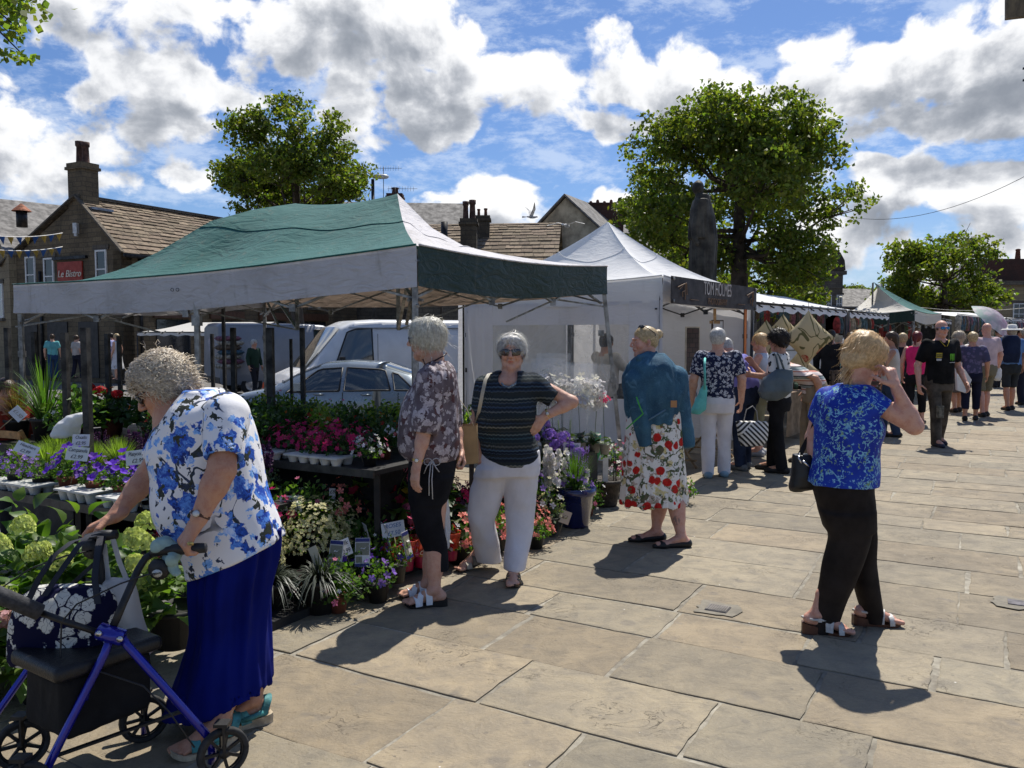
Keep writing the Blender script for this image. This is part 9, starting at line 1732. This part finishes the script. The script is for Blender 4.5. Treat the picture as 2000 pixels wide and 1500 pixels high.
for a in[(52,877,5.35,.15,.075,['Heathers','£2.99'],.35,.5),(158,860,5.45,.115,.08,['Oxalis','£2.95'],0,.2),(151,886,4.95,.135,.085,['Campanula','£2.99'],.1,.3),(269,893,4.75,.14,.085,['Platycodon','£2.99'],-.12,.2),(568,984,5.05,.14,.10,['Hydrangea','£6.00'],0,.1),(620,854,5.85,.11,.08,['Fuchsia','£2.50'],-.1,.4,(.02,.02,.03),' among the dark bedding plants'),(696,860,5.4,.075,.05,['£2.50'],-.4,.5,(.02,.02,.03),' tilted over the magenta dianthus'),(764,842,5.5,.085,.05,['£2.00'],.6,.4,(.02,.02,.03),' left of the floral blouse'),(641,793,7.4,.13,.09,['£2.75'],.35,.9,(.02,.02,.03),' lying on the rear shelf'),(649,967,5.3,.04,.09,['£8','50'],0,.05,(.02,.02,.03),' narrow, above the calla lilies'),(672,1070,4.8,.085,.10,['Bulk','£2.99'],-.4,.3,(.02,.02,.03),' among the care cards'),(768,1034,5.05,.145,.095,['ROSES','£7.50'],-.2,.35,(.03,.14,.35)),(1117,876,7.0,.15,.095,['Orchids','£9.99'],0,.1,(.03,.16,.30)),(1103,1010,6.35,.09,.10,['£3'],.35,.1,(.2,.15,.1),' beside the cream stock',(.50,.42,.34)),(618,1092,4.6,.05,.15,['£4'],-.45,.3,(.3,.3,.28),' leaning on the black grasses',(.42,.40,.30)),(340,758,6.3,.13,.07,['Geraniums'],0,.4,(.03,.2,.35),' behind the elderly woman\'s face',(.5,.58,.62)),(35,808,5.9,.10,.08,['£1.50'],.8,.3,(.1,.1,.1),' standing over the plum salvia',(.55,.56,.58))]:card(*a)
c=v3(-4.1,6.6,0);t=tH('folding_chair','pale wooden folding chair back showing behind the plum salvia','chair',c);wd_=M('chair_wood',(.52,.27,.10),.5,0,.15,18);
m=MB();m.smooth=True;m.grid([[c+E1*x+v3(0,0,z)+E2*.04*(1-(x/.2)**2)for z in(.74,.80)]for x in np.linspace(-.2,.2,8)]);m.grid([[c+E1*x+v3(0,0,z)+E2*(.04*(1-(x/.2)**2)+.014)for z in(.80,.74)]for x in np.linspace(-.2,.2,8)]);obj('backrest',m,wd_,t);m=MB();m.box(c+E2*.2+(0,0,.44),(.38,.36,.02),R=R);obj('seat',m,wd_,t)
for s in(-1,1):m=MB();m.beam(c+E1*s*.2+(0,0,.82),c+E1*s*.2+E2*.4,.022,.03);obj('leg',m,wd_,t);m=MB();m.beam(c+E1*s*.18+E2*.38+(0,0,.44),c+E1*s*.18-E2*.05,.022,.03);obj('leg',m,wd_,t)
P=Px(5.95);S=SDF();P.loft(S,[(808,152,168,.05),(818,130,160,.08),(835,108,150,.10),(850,104,148,.10)],0);V,Fq=S.mesh(.01,disp=wK(.02,(10,10,10),2));obj('carrier_bag',(V,Fq),M('white_plastic_bag',(.7,.7,.7)),org=P(125,850),label='crumpled white plastic bag behind the oxalis card',cat='bag',smooth=True)
for i,(a,b,dz,lab)in enumerate(((-.62,.30,0,'white foam cup stack left of the terracotta pots'),(-.42,.42,0,'white foam box just left of the terracotta pots'),(-.1,.62,.0,'loose white foam lid behind the geranium pot'))):q=T0(a,b,dz);m=MB();m.lathe(q,[(0,0),(.05,.0),(.065,.12),(.07,.125),(.06,.12),(0,.11)],14,(1.2,1));obj('foam_container',m,M('foam_white',(.5,.5,.5),.6),org=q,label=lab,cat='container')
#HANGING GOODS ON THE STREET STALLS
m,nt,o=nM('tulip_cushion_fabric');co=nt.n('ShaderNodeTexCoord').outputs['Object'];vine=nt.smooth(nt.m('ABSOLUTE',nt.m('SUBTRACT',nt.noise(co,3.2,1.5,.5,.8),.5)),.018,.026,1.0,0.0);d=nt.voro(co,3.0);fl_=nt.smooth(d,.20,.24,1.0,0.0);c=nt.mix(vine,(.62,.52,.32),(.16,.15,.07));c=nt.mix(fl_,c,nt.mix(nt.smooth(nt.noise(co,18,2),.45,.55),(.40,.05,.04),(.55,.30,.2)));nt.set(o.inputs[0],pB(nt,c,.8,0,.15,bM(nt,nt.noise(co,5,3),.5,.03),.25));CUSH=m
def cushion(px,py,D,s,lab,rot=pi/4,mat=None):
 c=W(px,py,D);n=14;m=MB();m.smooth=True;r=v3(cos(rot),0,sin(rot));u=v3(-sin(rot),0,cos(rot))
 for sg in(-1,1):
  Gd=[[c+r*x*s*(1-.10*(1-abs(y)**2))+u*y*s*(1-.10*(1-abs(x)**2))+v3(0,sg*s*.42*((1-x*x)*(1-y*y))**.45,0)for y in np.linspace(-1,1,n)]for x in np.linspace(-1,1,n)];m.grid(Gd if sg<0 else Gd[::-1])
 t=tH('cushion',lab,'cushion',c,'cushions hanging on the street stall');obj('cushion_cover',m,mat or CUSH,t);m2=MB();m2.tube([c+(r+u)*s*1.0 if rot>.3 else c+u*s,c+(0,0,s*1.9)],.004,4);obj('hanging_cord',m2,DARKM,t)
for a in((1578,660,12.6,.30,'largest tulip cushion, hanging right of the curly-haired shopper'),(1529,652,12.9,.22,'middle tulip cushion above the curly-haired shopper'),(1496,662,12.7,.21,'left tulip cushion beside the bundled white sheet'),(1500,715,12.8,.22,'lower left tulip cushion behind the pale vest woman'),(1560,725,13.2,.24,'lower tulip cushion behind the striped shirt')):cushion(*a)
gm=[M('goods_%d'%i,c,.7,0,.3,14,.4,30)for i,c in enumerate(((.25,.025,.03),(.02,.02,.025),(.30,.27,.22),(.04,.09,.13),(.04,.035,.03),(.05,.09,.04),(.16,.06,.09),(.10,.065,.04)))]
def rG(label,a,b,z,n,seed,size=.16,name='hanging_goods'):
 r=random.Random(seed);a=np.array(a,float);b=np.array(b,float);t=tH(name,label,'hanging goods',(*((a+b)/2)[:2],z));m0=MB();m0.tube([a+(0,0,z),b+(0,0,z)],.012,5);obj('rail',m0,DARKM,t)
 for i in range(n):
  q=a+(b-a)*(i+.5)/n+(0,0,z-.02);w,h=size*r.uniform(.5,1),size*r.uniform(.8,2.0);m=MB();m.smooth=True;m.lathe(q,[(.01,0),(w*.35,-.04),(w*.5,-h*.5),(w*.42,-h),(0,-h*1.02)],8,(1,.4));obj('hanging_item',m,gm[r.randrange(8)],t)
q0=S0+rn*.3;rG('dark shoes and bags hanging under the awning above the tulip cushions',q0+rd*.8,q0+rd*4.9,2.05,26,1,.15);rG('row of small dark goods hanging at the back of the cushion stall',q0+rn*1.5+rd*.5,q0+rn*1.5+rd*5,1.95,20,2,.16)
rG('red and orange goods hanging from the awning before the far green gazebo',q0+rd*5.6,q0+rd*8.8,1.95,16,5,.2);rG('coloured clothing hanging in the far green gazebo',(9.2,21.5,0),(11.6,23.4,0),1.95,16,7,.3)
rG('bright scarves and bags hanging under the flat white awning beyond the polo man',(13.0,24.0,0),(16.4,28.5,0),2.15,26,8,.34);rG('red and blue banners of goods at the last stall on the right',(15.8,27.2,0),(18.8,29.5,0),2.0,18,9,.4)
def gT(label,o,L,D_,z,n,seed,cloth_m,hh=.16,kinds=('book','box','lump')):
 r=random.Random(seed);o=np.array(o,float);t=tH('stall_table',label,'stall table',o+rd*L/2);R_=np.column_stack((rd,rn,(0,0,1)));m=MB();m.box(o+rd*L/2+rn*D_/2+(0,0,z-.02),(L,D_,.04),R=R_);obj('table_top',m,M('table_wood',(.18,.11,.06),.7),t)
 wS('table_cloth',o-rn*.01,o+rd*L-rn*.01,.12,z,cloth_m,t,nx=30,nz=4,wr=.015)
 for i in range(n):
  a,b=r.uniform(.1,L-.1),r.uniform(.08,D_-.1);s=r.uniform(.5,1)*hh;m=MB();q=o+rd*a+rn*b+(0,0,z)
  if r.random()<.5:m.box(q+(0,0,s*.3),(s*1.3,s,s*.6),r.uniform(0,3))
  else:m.smooth=True;m.lathe(q,[(0,.0),(s*.4,.0),(s*.5,s*.4),(s*.3,s*.8),(0,s*.9)],10)
  obj('goods',m,gm[r.randrange(8)],t)
gT('stall table of small goods and books in front of the stooping shopper',S0-rn*.55+rd*-.1,2.3,.8,.74,22,1,M('table_cloth_tan',(.22,.16,.10),.9,0,.2,6));gT('second stall table of goods beyond the striped shirt',S0+rn*.2+rd*2.6,2.6,.9,.76,24,2,M('table_cloth_dark',(.05,.05,.045),.9));gT('further stall table before the far green gazebo',S0+rn*.2+rd*5.8,3.0,.9,.76,20,3,M('table_cloth_red',(.25,.04,.04),.9));gT('distant stall table under the flat white awning',(12.6,24.3,0),4.5,.9,.8,22,4,M('table_cloth_grey',(.25,.24,.22),.9),.3)
gT('bread and grocery table inside the far green gazebo',(9.6,20.4,0),2.6,.9,.8,20,5,M('table_cloth_green',(.08,.2,.06),.9),.25)
q=W(1935,628,22);t=tH('umbrella','open pale pink and mint patterned umbrella tilted above the far crowd','umbrella',q);m=MB();m.smooth=True;Rm=Matrix.Rotation(.62,3,'Y')@Matrix.Rotation(.5,3,'X');Rm=np.array(Rm);rings=[[np.array(q)+Rm@v3(r_*cos(a),r_*sin(a),.30*(1-(r_/.62)**2)-.02*abs(sin(4*a))*(r_/.62))for a in np.linspace(0,2*pi,33)]for r_ in np.linspace(.01,.62,7)];m.grid(rings)
m_,t_,o_=nM('umbrella_print');co=t_.n('ShaderNodeTexCoord').outputs['Object'];c=t_.mix(t_.smooth(t_.sep(co)[0],-.5,.5),(.40,.55,.52),(.60,.30,.50));c=t_.mix(t_.smooth(t_.noise(co,6,4),.45,.6),c,(.62,.58,.64));t_.set(o_.inputs[0],pB(t_,c,.5,0,.3,None,.45));obj('cover',m,m_,t,smooth=True);m=MB();m.tube([np.array(q)+Rm@v3(0,0,.3),np.array(q)+Rm@v3(0,0,-.75)],.012,6);obj('shaft',m,DARKM,t)
for px,D,lab in((1650,15.2,'slatted brown wooden bench beyond the blonde woman\'s head'),(1712,14.5,'wicker hamper and crate bench right of the blonde woman')):
 c=v3(at(px,D),D,0);t=tH('bench',lab,'bench',c);wd_=M('bench_wood',(.10,.07,.05),.7,0,.3,12);m=MB()
 for i in range(4):m.box(c+(0,.1*i,.45),(1.3,.08,.025));m.box(c+(0,.45,.58+.1*i),(1.3,.025,.075))
 obj('slats',m,wd_,t)
 for s in(-1,1):m=MB();m.box(c+(s*.6,.02,.225),(.05,.05,.45));m.box(c+(s*.6,.42,.45),(.05,.05,.9));obj('leg',m,wd_,t)
for i in range(7):
 q=W(445+(i%2)*6,715-9*i,26);q=q+v3(0,0,0);m=MB();m.smooth=True;m.lathe(q,[(0,-.08),(.35,-.07),(.45,0),(.35,.07),(0,.08)],14,(1,.6));obj('cushion',m,gm[(2,6,2,3,7,2,6)[i]],org=q,label=f'flat cushion, {ORD[i]} from the bottom of the pile by the grey van',cat='cushion',group='cushion pile by the grey van')
